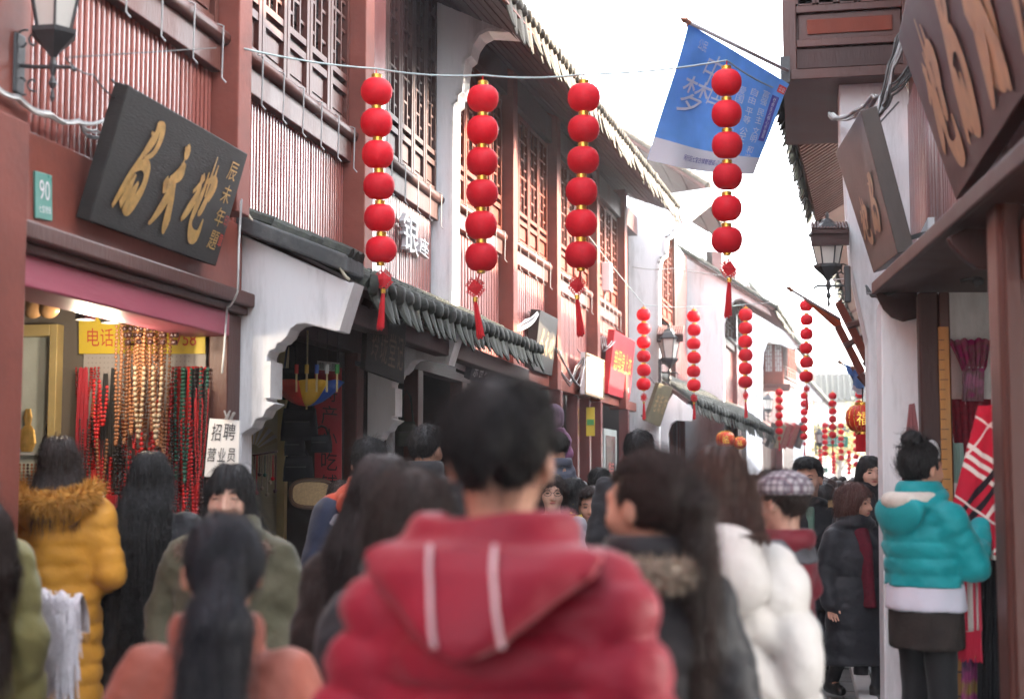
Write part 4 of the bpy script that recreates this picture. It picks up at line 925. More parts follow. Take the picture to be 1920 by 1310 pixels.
# timber sign frames sticking out on the right
for i, (a, b, c, d, y) in enumerate([((1567, 567), (1578, 562), (1632, 668), (1622, 676), 14.5), ((1566, 612), (1578, 608), (1622, 694), (1612, 702), 15.5)]):
    T = thing('sign_frame', tuple(onY(*d, y)), ['upper', 'lower'][i]+' slanting red timber bracket frame beyond the white pier', 'frame')
    MB().prism([onY(*p, y) for p in (a, b, c, d)], (0, .25, 0)).build('beam', WREDD, T)
    e_ = MB(); m0, m1 = (np.array(onY(*a, y))*.6+np.array(onY(*d, y))*.4), onY(c[0]+10, c[1]-70, y)
    e_.tube([m0, m1], .035, 6); e_.tube([onY(*d, y), onY(d[0]+25, d[1]+30, y)], .04, 6); e_.build('strut', DRED, T)
# ================================================================== big round lanterns
BLM = mat('big_lantern_red', (.60, .045, .02), .45, .4, .12, 10, .1, 40)
def big_lantern(px, py, y, dpx, label, tas=True):
    p = onY(px, py, y); D = dpx*y/FPX; T = thing('round_lantern', tuple(p), label, 'lantern', 'big round lanterns')
    b = MB().lathe([(.2, -.40), (.36, -.34), (.46, -.2), (.5, 0), (.46, .2), (.36, .34), (.2, .40)], n=48, rib=.02, ribn=16); b.v = [tuple(p+np.array(v)*D) for v in b.v]; b.build('globe', BLM, T, smooth=True)
    for z in (.43, -.43):
        c = MB().lathe([(.2, -.04), (.23, -.04), (.23, .04), (.2, .04)], n=16); c.v = [tuple(p+(np.array(v)+(0, 0, z))*D) for v in c.v]; c.build('gold_rim', LGOLD, T)
    ri = MB()
    for k in range(16):
        a = 2*math.pi*(k+.5)/16; ri.tube([p+D*np.array([math.cos(a)*r*1.0, math.sin(a)*r*1.0, z]) for r, z in ((.2, -.4), (.355, -.34), (.455, -.2), (.495, 0), (.455, .2), (.355, .34), (.2, .4))], .006*D*2, 4)
    ri.build('ribs', LGOLD, T)['kind'] = 'stuff'
    nr = (CAMPOS-p)/np.linalg.norm(CAMPOS-p); r_ = np.array([nr[1], -nr[0], 0]); r_ = -r_/np.linalg.norm(r_)
    c = p+nr*D*.5; qq = [c-r_*D*.18-np.array([0, 0, .2*D]), c+r_*D*.18-np.array([0, 0, .2*D]), c+r_*D*.18+np.array([0, 0, .2*D]), c-r_*D*.18+np.array([0, 0, .2*D])]
    lettering(T, qq, [('福', (0, 0, 1, 1))], LGOLD, lift=.004)
    if tas:
        t = MB()
        for k in range(40):
            a = 2*math.pi*k/40; t.tube([p+D*np.array([.2*math.cos(a), .2*math.sin(a), -.47]), p+D*np.array([.21*math.cos(a), .21*math.sin(a), -.98])], .012*D*1.4, 4)
        t.build('fringe', TASSEL, T)
    MB().tube([p+(0, 0, D*.46), p+(0, 0, D*.9)], .006, 5).build('cord', DCABLE, T)
big_lantern(1618, 784, 12.6, 62, 'big round red lantern with gold ribs by the white pier')
big_lantern(1360, 824, 27, 36, 'left one of two round red lanterns under the far awning', False)
big_lantern(1387, 830, 27.4, 26, 'right one of two round red lanterns under the far awning', False)
# ================================================================== cables on the walls
def bundle(pts, n, r, spread, m, label, seed):
    rs = np.random.RandomState(seed); T = thing('cable_bundle', tuple(np.array(pts[0], float)), label, 'cables')
    for i in range(n):
        o = rs.normal(0, spread, 3); P = []
        for j, p in enumerate(pts): P.append(np.array(p, float)+o*(1 if 0 < j < len(pts)-1 else .4)+rs.normal(0, spread*.4, 3))
        Q = []
        for a, b, k in zip(P[:-1], P[1:], range(99)):
            for u in (0, .25, .5, .75): Q.append(a+(b-a)*u+np.array([0, 0, -.02*math.sin(math.pi*u)]))
        Q.append(P[-1]); MB().tube(Q, r*rs.uniform(.7, 1.3), 5).build('cable', m[i % len(m)], T, smooth=True)
oF = lambda px, py, o: FL.P(*FL.at(px, py, o), o)
bundle([oF(-20, 150, .06), oF(30, 185, .07), oF(90, 215, .07), oF(140, 228, .06), oF(200, 222, .04)], 6, .006, .008, [WIREC, CABLE], 'white cable bundle sagging below the near wall lamp', 1)
bundle([oF(150, 225, .06), oF(175, 248, .07), oF(205, 242, .06)], 4, .005, .012, [CABLE, WIREC], 'loose grey cable loops beside the black sign', 2)
wp = lambda px, py: onY(px, py, 8.06)
bundle([wp(455, 370), wp(462, 400), wp(490, 425), wp(540, 452), wp(600, 470), wp(632, 490), wp(655, 525)], 1, .011, .002, [mat('tan_cable', (.42, .38, .28), .6)], 'tan cable clipped along the grey wing wall coping', 3)
bundle([oF(452, 375, .18), oF(448, 450, .18), oF(446, 545, .18), oF(425, 575, .06), oF(416, 700, .06)], 2, .006, .004, [WIREC, CABLE], 'pale cable running down beside the white wing wall', 4)
o3 = lambda px, py, o: F3.P(*F3.at(px, py, o), o)
bundle([o3(960, 620, .12), o3(985, 608, .2), o3(1008, 588, .3)], 6, .007, .02, [WIREC], 'white cable bunch reaching the upright black sign', 5)
bundle([o3(1046, 655, .2), o3(1060, 690, .2), o3(1080, 720, .2), o3(1092, 690, .2), o3(1096, 670, .2)], 4, .008, .03, [DCABLE, CABLE], 'dark cable loop between the black and white signs', 6)
bundle([o3(1130, 630, .1), o3(1133, 655, .2), o3(1150, 640, .2)], 3, .006, .03, [CABLE], 'grey cable tangle left of the bright red sign', 7)
rr = lambda px, py, y: onY(px, py, y)
bundle([rr(1730, 0, 9.9), rr(1690, 70, 9.9), rr(1672, 120, 9.9), rr(1655, 190, 9.8), rr(1640, 225, 9.5)], 9, .009, .022, [DCABLE, DCABLE, CABLE], 'thick tangle of dark cables beside the timber box', 8)
bundle([rr(1640, 180, 9.9), rr(1615, 205, 10.6), rr(1580, 222, 11.0), rr(1560, 215, 11.05)], 7, .010, .018, [CABLE, WIREC], 'grey cable bunch wrapped round the top of the white pier', 9)
bundle([rr(1655, 200, 9.6), rr(1665, 170, 9.6), rr(1700, 135, 9.6), rr(1740, 60, 9.6)], 5, .008, .02, [DCABLE], 'dark cables rising behind the maroon sign', 10)
bundle([rr(1628, 540, 9.3), rr(1640, 552, 9.2), rr(1690, 530, 8.7), rr(1760, 470, 7.4), rr(1800, 430, 6.8)], 5, .007, .015, [DCABLE, IRON], 'dark cables tied along the overhang edge on the right', 11)
wire([onY(1420, 650, 42.5), onY(1424, 700, 42.5), onY(1422, 740, 42.5), onY(1410, 746, 42.5)], .025, CABLE, 'grey pipe bent down the far white gable', 'wall_pipe')
wire([onY(1418, 655, 42.4), onY(1440, 628, 42.4), onY(1470, 630, 42.4)], .025, CABLE, 'grey pipe bent along the top of the far white gable', 'wall_pipe')
wire([oF(405, 90, .15), oF(128, 108, .5)], .003, DCABLE, 'thin chain stretched from the near wall lamp', 'lamp_chain')
wire([onY(122, 108, 5.6), onY(175, 140, 5.9), onY(222, 185, 6.1)], .004, IRON, 'sagging chain from the near wall lamp to the black sign', 'lamp_chain', sagf=.02)
# small alarm box on house 3
T = thing('alarm_box', tuple(o3(1132, 545, .2)), 'narrow white box fixed to the red pier between the windows', 'wall box')
k = MB(); sa, za = F3.at(1128, 545, .17); F3.box(k, sa, sa+.22, za, za+.42, .17, .3); k.build('case', WHITEP, T, bevel=.015)
k = MB(); k.tube([F3.P(sa+.1, za, .2), F3.P(sa+.1, za-.3, .2)], .01, 5); k.build('conduit', CABLE, T)

# ================================================================== jewellery shop goods
PEG = mat('pegboard', (.42, .40, .40), .6, .4, .04, 4, .1, 30)
yb = 8.04
pg = thing('pegboard', tuple(onY(260, 1000, yb)), 'white pegboard behind the hanging necklaces', 'pegboard')
a, b = onY(148, 1080, yb), onY(388, 640, yb); MB().box(a[0], b[0], yb-.012, yb, .7, b[2]).build('panel', PEG, pg)
ho = MB()
for i in range(26):
    for j in range(6): ho.box(a[0]+.03+i*.026, a[0]+.034+i*.026, yb-.0135, yb-.0125, b[2]-.03-j*.03, b[2]-.026-j*.03)
ho.build('holes', DARKIN, pg)['kind'] = 'stuff'
q = [onY(148, 663, yb-.03), onY(385, 663, yb-.03), onY(385, 560, yb-.03), onY(148, 548, yb-.03)]
T = thing('shop_banner', tuple(q[0]), 'yellow banner with red telephone number inside the jewellery shop', 'banner')
MB().prism(q, (0, .01, 0)).build('sheet', YELLOW, T)
lettering(T, q, [('电话:13509685758', (.07, .12, .93, .42))], REDINK)
lettering(T, q, [('欢迎光临惠顾', (.05, .52, .95, .86))], mat('green_ink', (.08, .12, .05), .6), name='heading')
BEADS = {'wood': mat('wood_bead', (.30, .13, .06), .4, .5, .2, 20, 0, island=.25), 'dark': mat('dark_bead', (.05, .02, .018), .35, .5, .2, 20, 0, island=.3), 'red': mat('red_bead', (.50, .02, .025), .35, .5, .15, 20, 0, island=.25),
         'black': mat('black_bead', (.02, .02, .022), .3), 'green': mat('green_bead', (.02, .10, .07), .35), 'stone': mat('pale_bead', (.28, .22, .15), .45), 'amber': mat('amber_bead', (.45, .20, .04), .3)}
_nm = {}
def necklace_mesh(kind, w, L, r):
    key = (kind, w, L, r)
    if key in _nm: return _nm[key]
    mb = MB(); n = int(2*L/(r*2.1)); P = []
    for i in range(n+1):
        u = i/n; ang = u*2-1
        x = w/2*math.copysign(min(1, abs(ang)*5)**.7 if abs(u-.5) < .1 else 1, ang) if False else w/2*math.sin(math.pi*(u-.5))
        z = -L*(1-abs(ang))
        if abs(ang) < .12: z = -L*(1-.12)-w*.45*math.cos(ang/.12*math.pi/2)
        P.append((x, random.uniform(-.004, .004), z))
    for p in P: mb.ball(p, r*random.uniform(.85, 1.1), 6, 4)
    me = mb.mesh('necklace', True); me.materials.append(BEADS[kind]); _nm[key] = me; return me
def necklace(kind, px, py, y, w, L, r, label, grp):
    o = inst('necklace', necklace_mesh(kind, w, L, r), onY(px, py, y), rot=(random.uniform(-.05, .05), 0, random.uniform(-.5, .5))); tag(o, label, 'necklace', grp)
for px in range(226, 322, 8): necklace('wood', px, 572+random.uniform(-8, 8), 7.72+random.uniform(-.08, .08), .05, random.uniform(.75, 1.0), .0105, 'long brown wooden bead necklace in the bunch under the pink shutter box', 'brown bead necklaces in the front bunch')
for px in range(240, 330, 22): necklace('dark', px, 568, 7.66, .06, .24, .017, 'short strand of big dark brown beads at the top of the front bunch', 'big dark bead strands in the front bunch')
for px in (262, 296): necklace('stone', px, 690, 7.6, .05, .42, .014, 'pale stone bead necklace among the brown ones in the front bunch', 'pale stone necklaces')
for px in range(152, 180, 9): necklace('red', px, 690, 7.98, .06, random.uniform(.3, .42), .008, 'red bead necklace on the left of the pegboard', 'red necklaces on the left of the pegboard')
for px in range(330, 385, 8): necklace('red', px, 690, 7.96, .05, random.uniform(.7, .9), .011, 'red strand hanging on the right of the pegboard', 'red strands on the right of the pegboard')
for px in (336, 352, 372, 383): necklace(random.choice(('black', 'green')), px, 692, 7.9, .04, random.uniform(.5, .8), .011, 'dark strand hanging between the red ones on the pegboard', 'dark strands between the red ones')
for px in range(182, 226, 9): necklace('black' if px % 2 else 'amber', px, 690+(px % 3)*30, 7.97, .05, random.uniform(.35, .7), .009, 'dark or amber strand hanging in the middle of the pegboard', 'strands in the middle of the pegboard')
for px in range(200, 380, 14): necklace('red' if px % 3 else 'black', px, 860+random.uniform(-20, 20), 7.9, .05, random.uniform(.3, .5), .010, 'strand in the lower row of the pegboard behind the shoppers', 'lower row of strands on the pegboard')
for px in range(156, 236, 7): necklace('red' if px % 3 else 'dark', px, 800+random.uniform(-20, 20), 7.95, .04, random.uniform(.35, .55), .010, 'strand in the packed lower left rows of the pegboard', 'strands in the lower left rows of the pegboard')
for k in range(34): necklace(random.choice(('red', 'dark', 'wood', 'black', 'red')), random.uniform(152, 384), random.uniform(690, 860), 7.9+random.uniform(-.12, .06), random.uniform(.03, .07), random.uniform(.2, .6), random.choice((.006, .008, .011, .014)), 'bead strand of mixed size filling the gaps on the pegboard', 'mixed strands filling the pegboard')
TAS = [mat('tassel_scarlet', (.55, .02, .02), .7), mat('tassel_black', (.02, .02, .022), .7), mat('tassel_green', (.015, .07, .05), .7), mat('tassel_crimson', (.38, .012, .03), .7)]
_tm = {}
for i, (px, py, L_, k) in enumerate([(336, 690, .62, 0), (346, 694, .5, 2), (356, 690, .75, 0), (364, 692, .6, 1), (371, 690, .7, 1), (379, 690, .66, 0), (386, 695, .5, 1), (152, 690, .75, 3), (160, 690, .5, 3), (198, 700, .6, 1), (213, 690, .55, 1), (222, 780, .45, 1), (190, 820, .3, 0), (176, 880, .3, 0), (328, 860, .4, 3), (350, 870, .4, 0), (368, 880, .35, 0)]):
    if (k, L_) not in _tm:
        mb = MB()
        for q_ in range(22):
            a = q_*2.4; r_ = .019*math.sqrt(q_/22); mb.tube([(r_*math.cos(a)*.6, r_*math.sin(a)*.6, 0), (r_*math.cos(a)*1.2, r_*math.sin(a)*1.2, -L_*.5), (r_*math.cos(a)*1.1+random.uniform(-.004, .004), r_*math.sin(a), -L_*random.uniform(.93, 1))], .0042, 4)
        _tm[(k, L_)] = mb.mesh('cord_skein'); _tm[(k, L_)].materials.append(TAS[k])
    o = inst('cord_skein', _tm[(k, L_)], onY(px, py, 7.93)); tag(o, ['scarlet', 'black', 'dark green', 'crimson'][k]+' cord skein hanging on the pegboard, '+['one of those by the notice', 'one of those on the left and low down'][px < 330 or py > 800], 'cord skein', 'cord skeins on the pegboard')
# lit display case with gold frame, bead rack and lamps
T = thing('display_case', tuple(onY(80, 900, 8.0)), 'lit glass display case with a gold frame at the left of the shop', 'display case')
a, b = onY(36, 1000, 7.99), onY(122, 610, 7.99); CF = mat('brass_frame', (.60, .48, .22), .35, .5, .1, 8, .1, 30, metal=.3)
k = MB(); k.box(b[0]-.05, b[0], 7.9, 7.98, .6, b[2]); k.box(a[0]-.2, b[0]-.05, 7.9, 7.98, b[2]-.07, b[2]); k.box(a[0]-.2, b[0]-.05, 7.9, 7.98, 1.33, 1.36); k.build('frame', CF, T, bevel=.004)
k = MB(); k.box(a[0]-.25, b[0]-.05, 8.03, 8.05, .6, b[2]); k.build('back', mat('pale_case', (.60, .66, .62), .5), T)
k = MB(); k.box(a[0]-.2, b[0]-.06, 7.985, 8.02, 1.62, 1.635); k.build('shelf', GLASSL, T)
for i in range(11):
    mb = MB(); x = a[0]-.02+i*.026
    for j in range(11): mb.ball((x, 7.965, 1.56-j*.02), .0095, 6, 4)
    mb.build('bead_strand', BEADS['wood' if i % 3 else 'dark'], T)
for x, w, hh in ((a[0]+.03, .06, .26), (a[0]+.17, .05, .17)):
    mb = MB().lathe([(.6, 0), (1, .2), (.8, .5), (.35, .62), (.5, .8), (.3, 1.0)], n=10); mb.v = [(x+p[0]*w, 8.0+p[1]*.012, 1.64+p[2]*hh) for p in mb.v]; mb.build('ornament', GOLD if w > .055 else IRON, T)
for i, px in enumerate((62, 92)):
    tag(MB().ball(onY(px, 578, 7.0), (.062, .03, .055), 14, 10).build('gourd_ladle', mat('gourd', (.26, .15, .07), .35), smooth=True), ['left', 'right'][i]+' round brown gourd hanging above the display case', 'gourd', 'gourds above the display case')
def pendant(px, py, y, label):
    p = onY(px, py, y); T = thing('pendant_lamp', tuple(p), label, 'pendant lamp', 'pendant lamps in the jewellery shop')
    c = MB().lathe([(.05, 0), (.052, 0), (.05, .12), (.02, .13)], n=16); c.v = [tuple(p+np.array(v)) for v in c.v]; c.build('shade', mat('black_shade', (.02, .02, .02), .4), T)
    d = MB().lathe([(.044, .003), (.044, .006)], n=16); d.v = [tuple(p+np.array(v)) for v in d.v]; d.build('bulb', mat('bulb', (1, .9, .7), .5, emis=(1, .85, .6, 6)), T)
    MB().tube([p+(0, 0, .13), (p[0], p[1], 2.68)], .004, 5).build('cord', DCABLE, T)
    l = bpy.data.lights.new('pendant_light', 'POINT'); l.energy = 1.6; l.color = (1, .82, .6); l.shadow_soft_size = .05; lo = bpy.data.objects.new('pendant_light', l); COL.objects.link(lo); lo.location = (0, 0, -.06); lo.parent = T
pendant(160, 600, 6.9, 'black pendant lamp lit at the left of the yellow banner'); pendant(207, 606, 7.3, 'black pendant lamp lit in front of the yellow banner')
# counter of red trinkets
T = thing('glass_counter', (-3.5, 7.2, 0), 'glass counter with red trinkets below the necklaces', 'counter')
MB().box(-4.2, -3.22, 6.95, 7.25, 0, .62).build('base', mat('navy_base', (.02, .03, .07), .5), T)
MB().box(-4.2, -3.22, 6.95, 7.25, .64, .72).build('plinth', mat('cream_plinth', (.5, .45, .36), .6), T)
MB().box(-4.18, -3.24, 6.97, 7.23, .72, 1.0).build('glass_box', GLASSD, T)
MB().box(-4.2, -3.22, 6.95, 7.25, 1.0, 1.02).build('top_rail', mat('steel', (.5, .5, .5), .3, metal=.8), T)
for i in range(9):
    for j in range(4):
        mb = MB().box(-3.95+i*.078, -3.9+i*.078, 7.0+j*.055, 7.03+j*.055, 1.02+.1*j, 1.09+.1*j); tr = mb.build('trinket', BEADS['red'] if (i+j) % 3 else PAPER, T)
# ================================================================== souvenir shop goods behind the wing wall
yb = 10.1
T = thing('goods_rack', tuple(onY(560, 1000, yb)), 'cream rack panel of the souvenir shop behind the wing wall', 'rack')
a, b = onY(470, 1000, yb), onY(528, 640, yb); MB().box(a[0], b[0], yb-.02, yb+.02, 0, 2.5).build('panel', SHOPW, T)
MB().box(b[0], b[0]+.06, yb-.06, yb, 0, 2.5).build('post', CF, T)
q = [onY(590, 940, 9.9), onY(640, 940, 9.9), onY(640, 690, 9.9), onY(590, 684, 9.9)]
T = thing('red_poster', tuple(q[0]), 'tall red poster with black characters in the souvenir shop', 'poster'); MB().prism(q, (0, .01, 0)).build('sheet', mat('poster_red', (.42, .03, .04), .6), T)
lettering(T, q, [(c, (.25, .74-i*.17, .85, .88-i*.17)) for i, c in enumerate('特产小吃铺')], INK)
q = [onY(594, 693, 9.85), onY(636, 697, 9.85), onY(636, 680, 9.85), onY(594, 676, 9.85)]
T = thing('paper_notice', tuple(q[0]), 'small white notice at the top of the red poster', 'notice'); MB().prism(q, (0, .004, 0)).build('sheet', PAPER, T); lettering(T, q, [('营业员', (.1, .15, .9, .85))], INK)
# rainbow umbrella with eight panels hung open and upside down
cols = [(.62, .06, .035), (.62, .06, .035), (.65, .38, .02), (.04, .10, .42), (.05, .32, .06), (.05, .32, .06), (.65, .38, .02), (.62, .06, .035)]
uc = onY(575, 745, 9.2)
T = thing('umbrella', tuple(uc), 'open rainbow umbrella hanging upside down in the souvenir shop', 'umbrella')
for k in range(8):
    a0, a1 = math.pi*(k/8*2+1.02), math.pi*((k+1)/8*2+1.02); mb = MB(); vs = []
    for t in range(6):
        u = t/5
        for s in range(5):
            a = a0+(a1-a0)*s/4; rr_ = .26*u*(1-.06*math.sin(math.pi*s/4)*u); vs.append(uc+np.array([math.cos(a)*rr_, math.sin(a)*rr_*.8, .16*u*u+.012*math.sin(math.pi*s/4)*u-.06]))
    mb.add(vs, [(t*5+s, t*5+s+1, t*5+s+6, t*5+s+5) for t in range(5) for s in range(4)]); o = mb.build('panel', mat('umbrella_%d' % k, cols[k], .6, .3, .08, 6, .05, 20), T, smooth=True)
    sd_ = o.modifiers.new('s', 'SOLIDIFY'); sd_.thickness = .003
MB().tube([uc-(0, 0, .08), uc+(0, 0, .45)], .006, 6).build('shaft', CF, T)
for k, c in enumerate([(.6, .05, .04), (.65, .4, .02), (.05, .12, .45), (.6, .6, .6), (.05, .35, .08)]):
    p = onY(556+k*19, 706, 9.0); T = thing('hanging_umbrella', tuple(p), ['red', 'yellow', 'blue', 'white', 'green'][k]+' handled rolled umbrella hanging above the rainbow umbrella', 'umbrella', 'rolled umbrellas hanging in the souvenir shop')
    MB().tube([p-(0, 0, .1), p+(0, 0, .02)], .007, 6).build('stick', CF, T); MB().tube([p+(0, 0, .02), p+(0, 0, .08)], .014, 8).build('grip', mat('grip_%d' % k, c, .5), T); MB().tube([p+(0, 0, .08), p+(0, 0, .3)], .002, 4).build('string', DCABLE, T)
NAVY = mat('black_cloth', (.014, .014, .017), .85, .2, .2, 10, .3, 60)
def bag(px, py, y, w, h, label, strap=.18, m=NAVY, name='hanging_bag', tap=.85):
    p = onY(px, py, y); T = thing(name, tuple(p), label, 'bag')
    mb = MB(); vs = []
    for t in range(7):
        u = t/6; ww = w*(tap+(1-tap)*math.sin(u*1.57)); d_ = .05*math.sin(math.pi*(.1+.85*u)); zz_ = -h*u
        for k in range(12):
            a = 2*math.pi*k/12; vs.append(p+np.array([math.copysign(abs(math.cos(a))**.5, math.cos(a))*ww/2, math.sin(a)*d_, zz_]))
    mb.add(vs, [(t*12+k, t*12+(k+1) % 12, t*12+12+(k+1) % 12, t*12+12+k) for t in range(6) for k in range(12)]+[tuple(range(12)), tuple(range(83, 71, -1))]); mb.build('body', m, T, smooth=True)
    MB().tube([p+(-w*.35, 0, -.02), p+(-w*.2, 0, strap*.8), p+(0, 0, strap), p+(w*.2, 0, strap*.8), p+(w*.35, 0, -.02)], .008, 6).build('strap', m, T)
    k = MB(); k.box(p[0]-w*.32, p[0]+w*.32, p[1]-.058, p[1]-.05, p[2]-h*.45, p[2]-h*.4); k.build('flap_seam', DCABLE, T)
    return T
bag(562, 765, 9.3, .27, .22, 'black cloth bag hanging right under the rainbow umbrella')
bag(545, 690, 9.5, .14, .22, 'black bag hanging high at the left of the souvenir shop')
bag(553, 818, 9.3, .15, .13, 'small black pouch hanging left below the umbrella', .06); bag(603, 815, 9.3, .15, .12, 'small black pouch hanging before the red poster', .06)
bag(560, 855, 9.3, .22, .17, 'wide black bag hanging above the woven basket', .06)
bag(762, 790, 11.3, .17, .2, 'dark green satchel hanging beside the weathered post', .25, mat('olive_canvas', (.03, .035, .025), .8))
p = onY(585, 925, 9.2); T = thing('woven_tray', tuple(p), 'oval woven tray with a dark rim hanging below the black bags', 'tray')
mb = MB(); vs = [p]+[p+np.array([.15*math.copysign(abs(math.cos(a))**.7, math.cos(a)), -.0, .092*math.copysign(abs(math.sin(a))**.7, math.sin(a))]) for a in np.linspace(0, 6.283, 33)[:-1]]
mb.prism(vs[1:], (0, .02, 0)).build('base', mat('rattan', (.42, .28, .14), .6, .4, .2, 60, .6, 160), T); MB().tube(vs[1:]+[vs[1]], .014, 6).build('rim', mat('rattan_rim', (.09, .045, .025), .5), T)
T = thing('trinket_hanger', tuple(onY(485, 850, 8.9)), 'row of small pendants hanging from a bar by the wing wall', 'trinkets')
MB().tube([onY(474, 853, 8.9), onY(520, 846, 8.9)], .006, 6).build('bar', DRED, T)
for k in range(9):
    p = onY(477+k*5, 853, 8.9); L = random.uniform(.12, .26); c = MB(); c.tube([p, p-(0, 0, L)], .004, 4); c.ball(p-(0, 0, L), .014, 6, 5); c.build('pendant', BEADS[random.choice(['dark', 'red', 'green', 'stone'])], T)
p = onY(474, 846, 9.6); T = thing('paper_fan', tuple(p), 'pale folding fan pinned open behind the wing wall', 'fan')
for k in range(16):
    a = math.radians(20+k*8.5); b = math.radians(20+(k+1)*8.5); f_ = lambda an, r, o: p+np.array([math.cos(an)*r, -o, math.sin(an)*r])
    MB().prism([f_(a, .05, 0), f_(a, .2, 0), f_(b, .2, .008), f_(b, .05, .008)], (0, .003, 0)).build('blade', PAPER if k % 2 else mat('fan_cream', (.6, .5, .3), .7), T)
wp_ = MB(); a = onY(730, 880, 11.2); wp_.box(a[0]-.03, a[0]+.03, 11.2, 11.26, 0, 2.4); tag(wp_.build('weathered_post', mat('flaking_paint', (.45, .45, .46), .8, .3, .3, 12, .5, 40, dirt=(.15, .12, .1), dirt_amt=.8, dscale=9), bevel=.006), 'flaking white post standing under the awning', 'post')
p = onY(1107, 770, 20); T = thing('price_tag', tuple(p), 'yellow and green price card hanging in the doorway', 'price card')
MB().box(p[0]-.06, p[0]+.06, 20, 20.01, p[2]-.35, p[2]+.05).build('card', YELLOW, T); MB().box(p[0]-.05, p[0]+.05, 19.99, 19.998, p[2]-.2, p[2]-.12).build('print', mat('sign_green2', (.1, .35, .1), .5), T)

# ================================================================== scarf shop goods on the right
def cloth(name, pts, m, label, parent=None, folds=.02, nf=6, cat='scarf', grp=None, part=None, thick=.006):
    """hanging cloth between top edge and bottom edge, real folds; pts: tl, tr, br, bl"""
    tl, tr, br, bl = [np.array(p, float) for p in pts]; N, M = 36, 14; vs = []; nr = np.cross(tr-tl, bl-tl); nr /= np.linalg.norm(nr)
    if nr[1] > 0: nr = -nr
    for j in range(M+1):
        for i in range(N+1):
            u, v = i/N, j/M; p = bil((bl, br, tr, tl), u, 1-v); vs.append(p+nr*folds*(math.sin(u*nf*6.28+v*1.5)*(.4+.6*v)+.4*math.sin(u*nf*2.7+2)))
    mb = MB(); mb.add(vs, [(j*(N+1)+i, j*(N+1)+i+1, (j+1)*(N+1)+i+1, (j+1)*(N+1)+i) for j in range(M) for i in range(N)])
    o = mb.build(part or name, m, parent, smooth=True); s = o.modifiers.new('s', 'SOLIDIFY'); s.thickness = thick
    if not parent: tag(o, label, cat, grp)
    return o
def floral(name, c1_, c2_, c3_):
    if name in MATS: return MATS[name]
    m = mat(name, c1_, .6, .4, .2, 6, .1, 30); t = m.node_tree; N = t.nodes; b = N['Principled BSDF']
    v = N.new('ShaderNodeTexNoise'); v.inputs['Scale'].default_value = 9; tc = N.new('ShaderNodeTexCoord'); t.links.new(tc.outputs['Object'], v.inputs['Vector'])
    r = N.new('ShaderNodeValToRGB'); e = r.color_ramp.elements; e[0].position = .35; e[0].color = (*c1_, 1); e[1].position = .62; e[1].color = (*c3_, 1); k = e.new(.5); k.color = (*c2_, 1)
    t.links.new(v.outputs[0], r.inputs[0]); t.links.new(r.outputs[0], b.inputs['Base Color']); return m
y9 = 8.95
cloth('scarf', [onY(1778, 638, y9), onY(1858, 636, y9), onY(1850, 690, y9-.12), onY(1800, 692, y9-.12)], floral('pink_floral', (.45, .02, .16), (.35, .12, .16), (.5, .10, .25)), 'pink patterned scarf draped high on the white shop wall', folds=.02)
cloth('scarf', [onY(1806, 690, y9-.05), onY(1846, 690, y9-.05), onY(1844, 752, y9-.05), onY(1802, 752, y9-.05)], floral('mauve_floral', (.42, .04, .20), (.25, .14, .16), (.5, .2, .35)), 'mauve end of a patterned scarf below the pink drape', folds=.015)
cloth('scarf', [onY(1778, 748, y9), onY(1858, 748, y9), onY(1858, 860, y9), onY(1792, 860, y9)], mat('crimson_lace', (.22, .012, .03), .7, .3, .3, 40, .5, 120), 'dark crimson lace scarf hanging under the pink one', folds=.018)
cloth('scarf', [onY(1782, 830, 8.8), onY(1806, 830, 8.8), onY(1812, 905, 8.8), onY(1784, 905, 8.8)], mat('mint_cloth', (.35, .5, .46), .7), 'pale mint scarf hanging beside the wooden measure', folds=.012)
cloth('scarf', [onY(1706, 758, 8.4), onY(1714, 756, 8.4), onY(1738, 900, 8.4), onY(1690, 900, 8.4)], mat('dusty_red', (.25, .08, .085), .7), 'dusty red cloth hung on a hook behind the teal jacket woman', folds=.012)
# tartan: stripes as real threads colour in the weave
def tartan(name):
    m = mat(name, (.50, .015, .04), .85, .2, .1, 10, .2, 90); t = m.node_tree; N = t.nodes; L = t.links; b = N['Principled BSDF']
    tc = N.new('ShaderNodeTexCoord'); sx = N.new('ShaderNodeSeparateXYZ'); L.new(tc.outputs['UV'], sx.inputs[0])
    def band(src, c, w):
        a = N.new('ShaderNodeMath'); a.operation = 'SUBTRACT'; L.new(src, a.inputs[0]); a.inputs[1].default_value = c
        f = N.new('ShaderNodeMath'); f.operation = 'ABSOLUTE'; L.new(a.outputs[0], f.inputs[0]); l = N.new('ShaderNodeMath'); l.operation = 'LESS_THAN'; L.new(f.outputs[0], l.inputs[0]); l.inputs[1].default_value = w; return l.outputs[0]
    fr = []
    for k in (0, 1):
        f = N.new('ShaderNodeMath'); f.operation = 'FRACT'; L.new(sx.outputs[k], f.inputs[0]); fr.append(f.outputs[0])
    cur = b.inputs['Base Color'].links[0].from_socket
    for src, c, w, colr in ((fr[0], .2, .03, (.7, .66, .6)), (fr[0], .32, .03, (.7, .66, .6)), (fr[0], .44, .03, (.7, .66, .6)), (fr[1], .26, .035, (.02, .015, .02)), (fr[1], .4, .035, (.02, .015, .02)), (fr[1], .12, .028, (.72, .66, .6)), (fr[0], .8, .014, (.72, .6, .55)), (fr[1], .8, .014, (.72, .6, .55))):
        mx = N.new('ShaderNodeMix'); mx.data_type = 'RGBA'; mx.inputs['B'].default_value = (*colr, 1); L.new(cur, mx.inputs['A']); L.new(band(src, c, w), mx.inputs['Factor']); cur = mx.outputs['Result']
    L.new(cur, b.inputs['Base Color']); return m
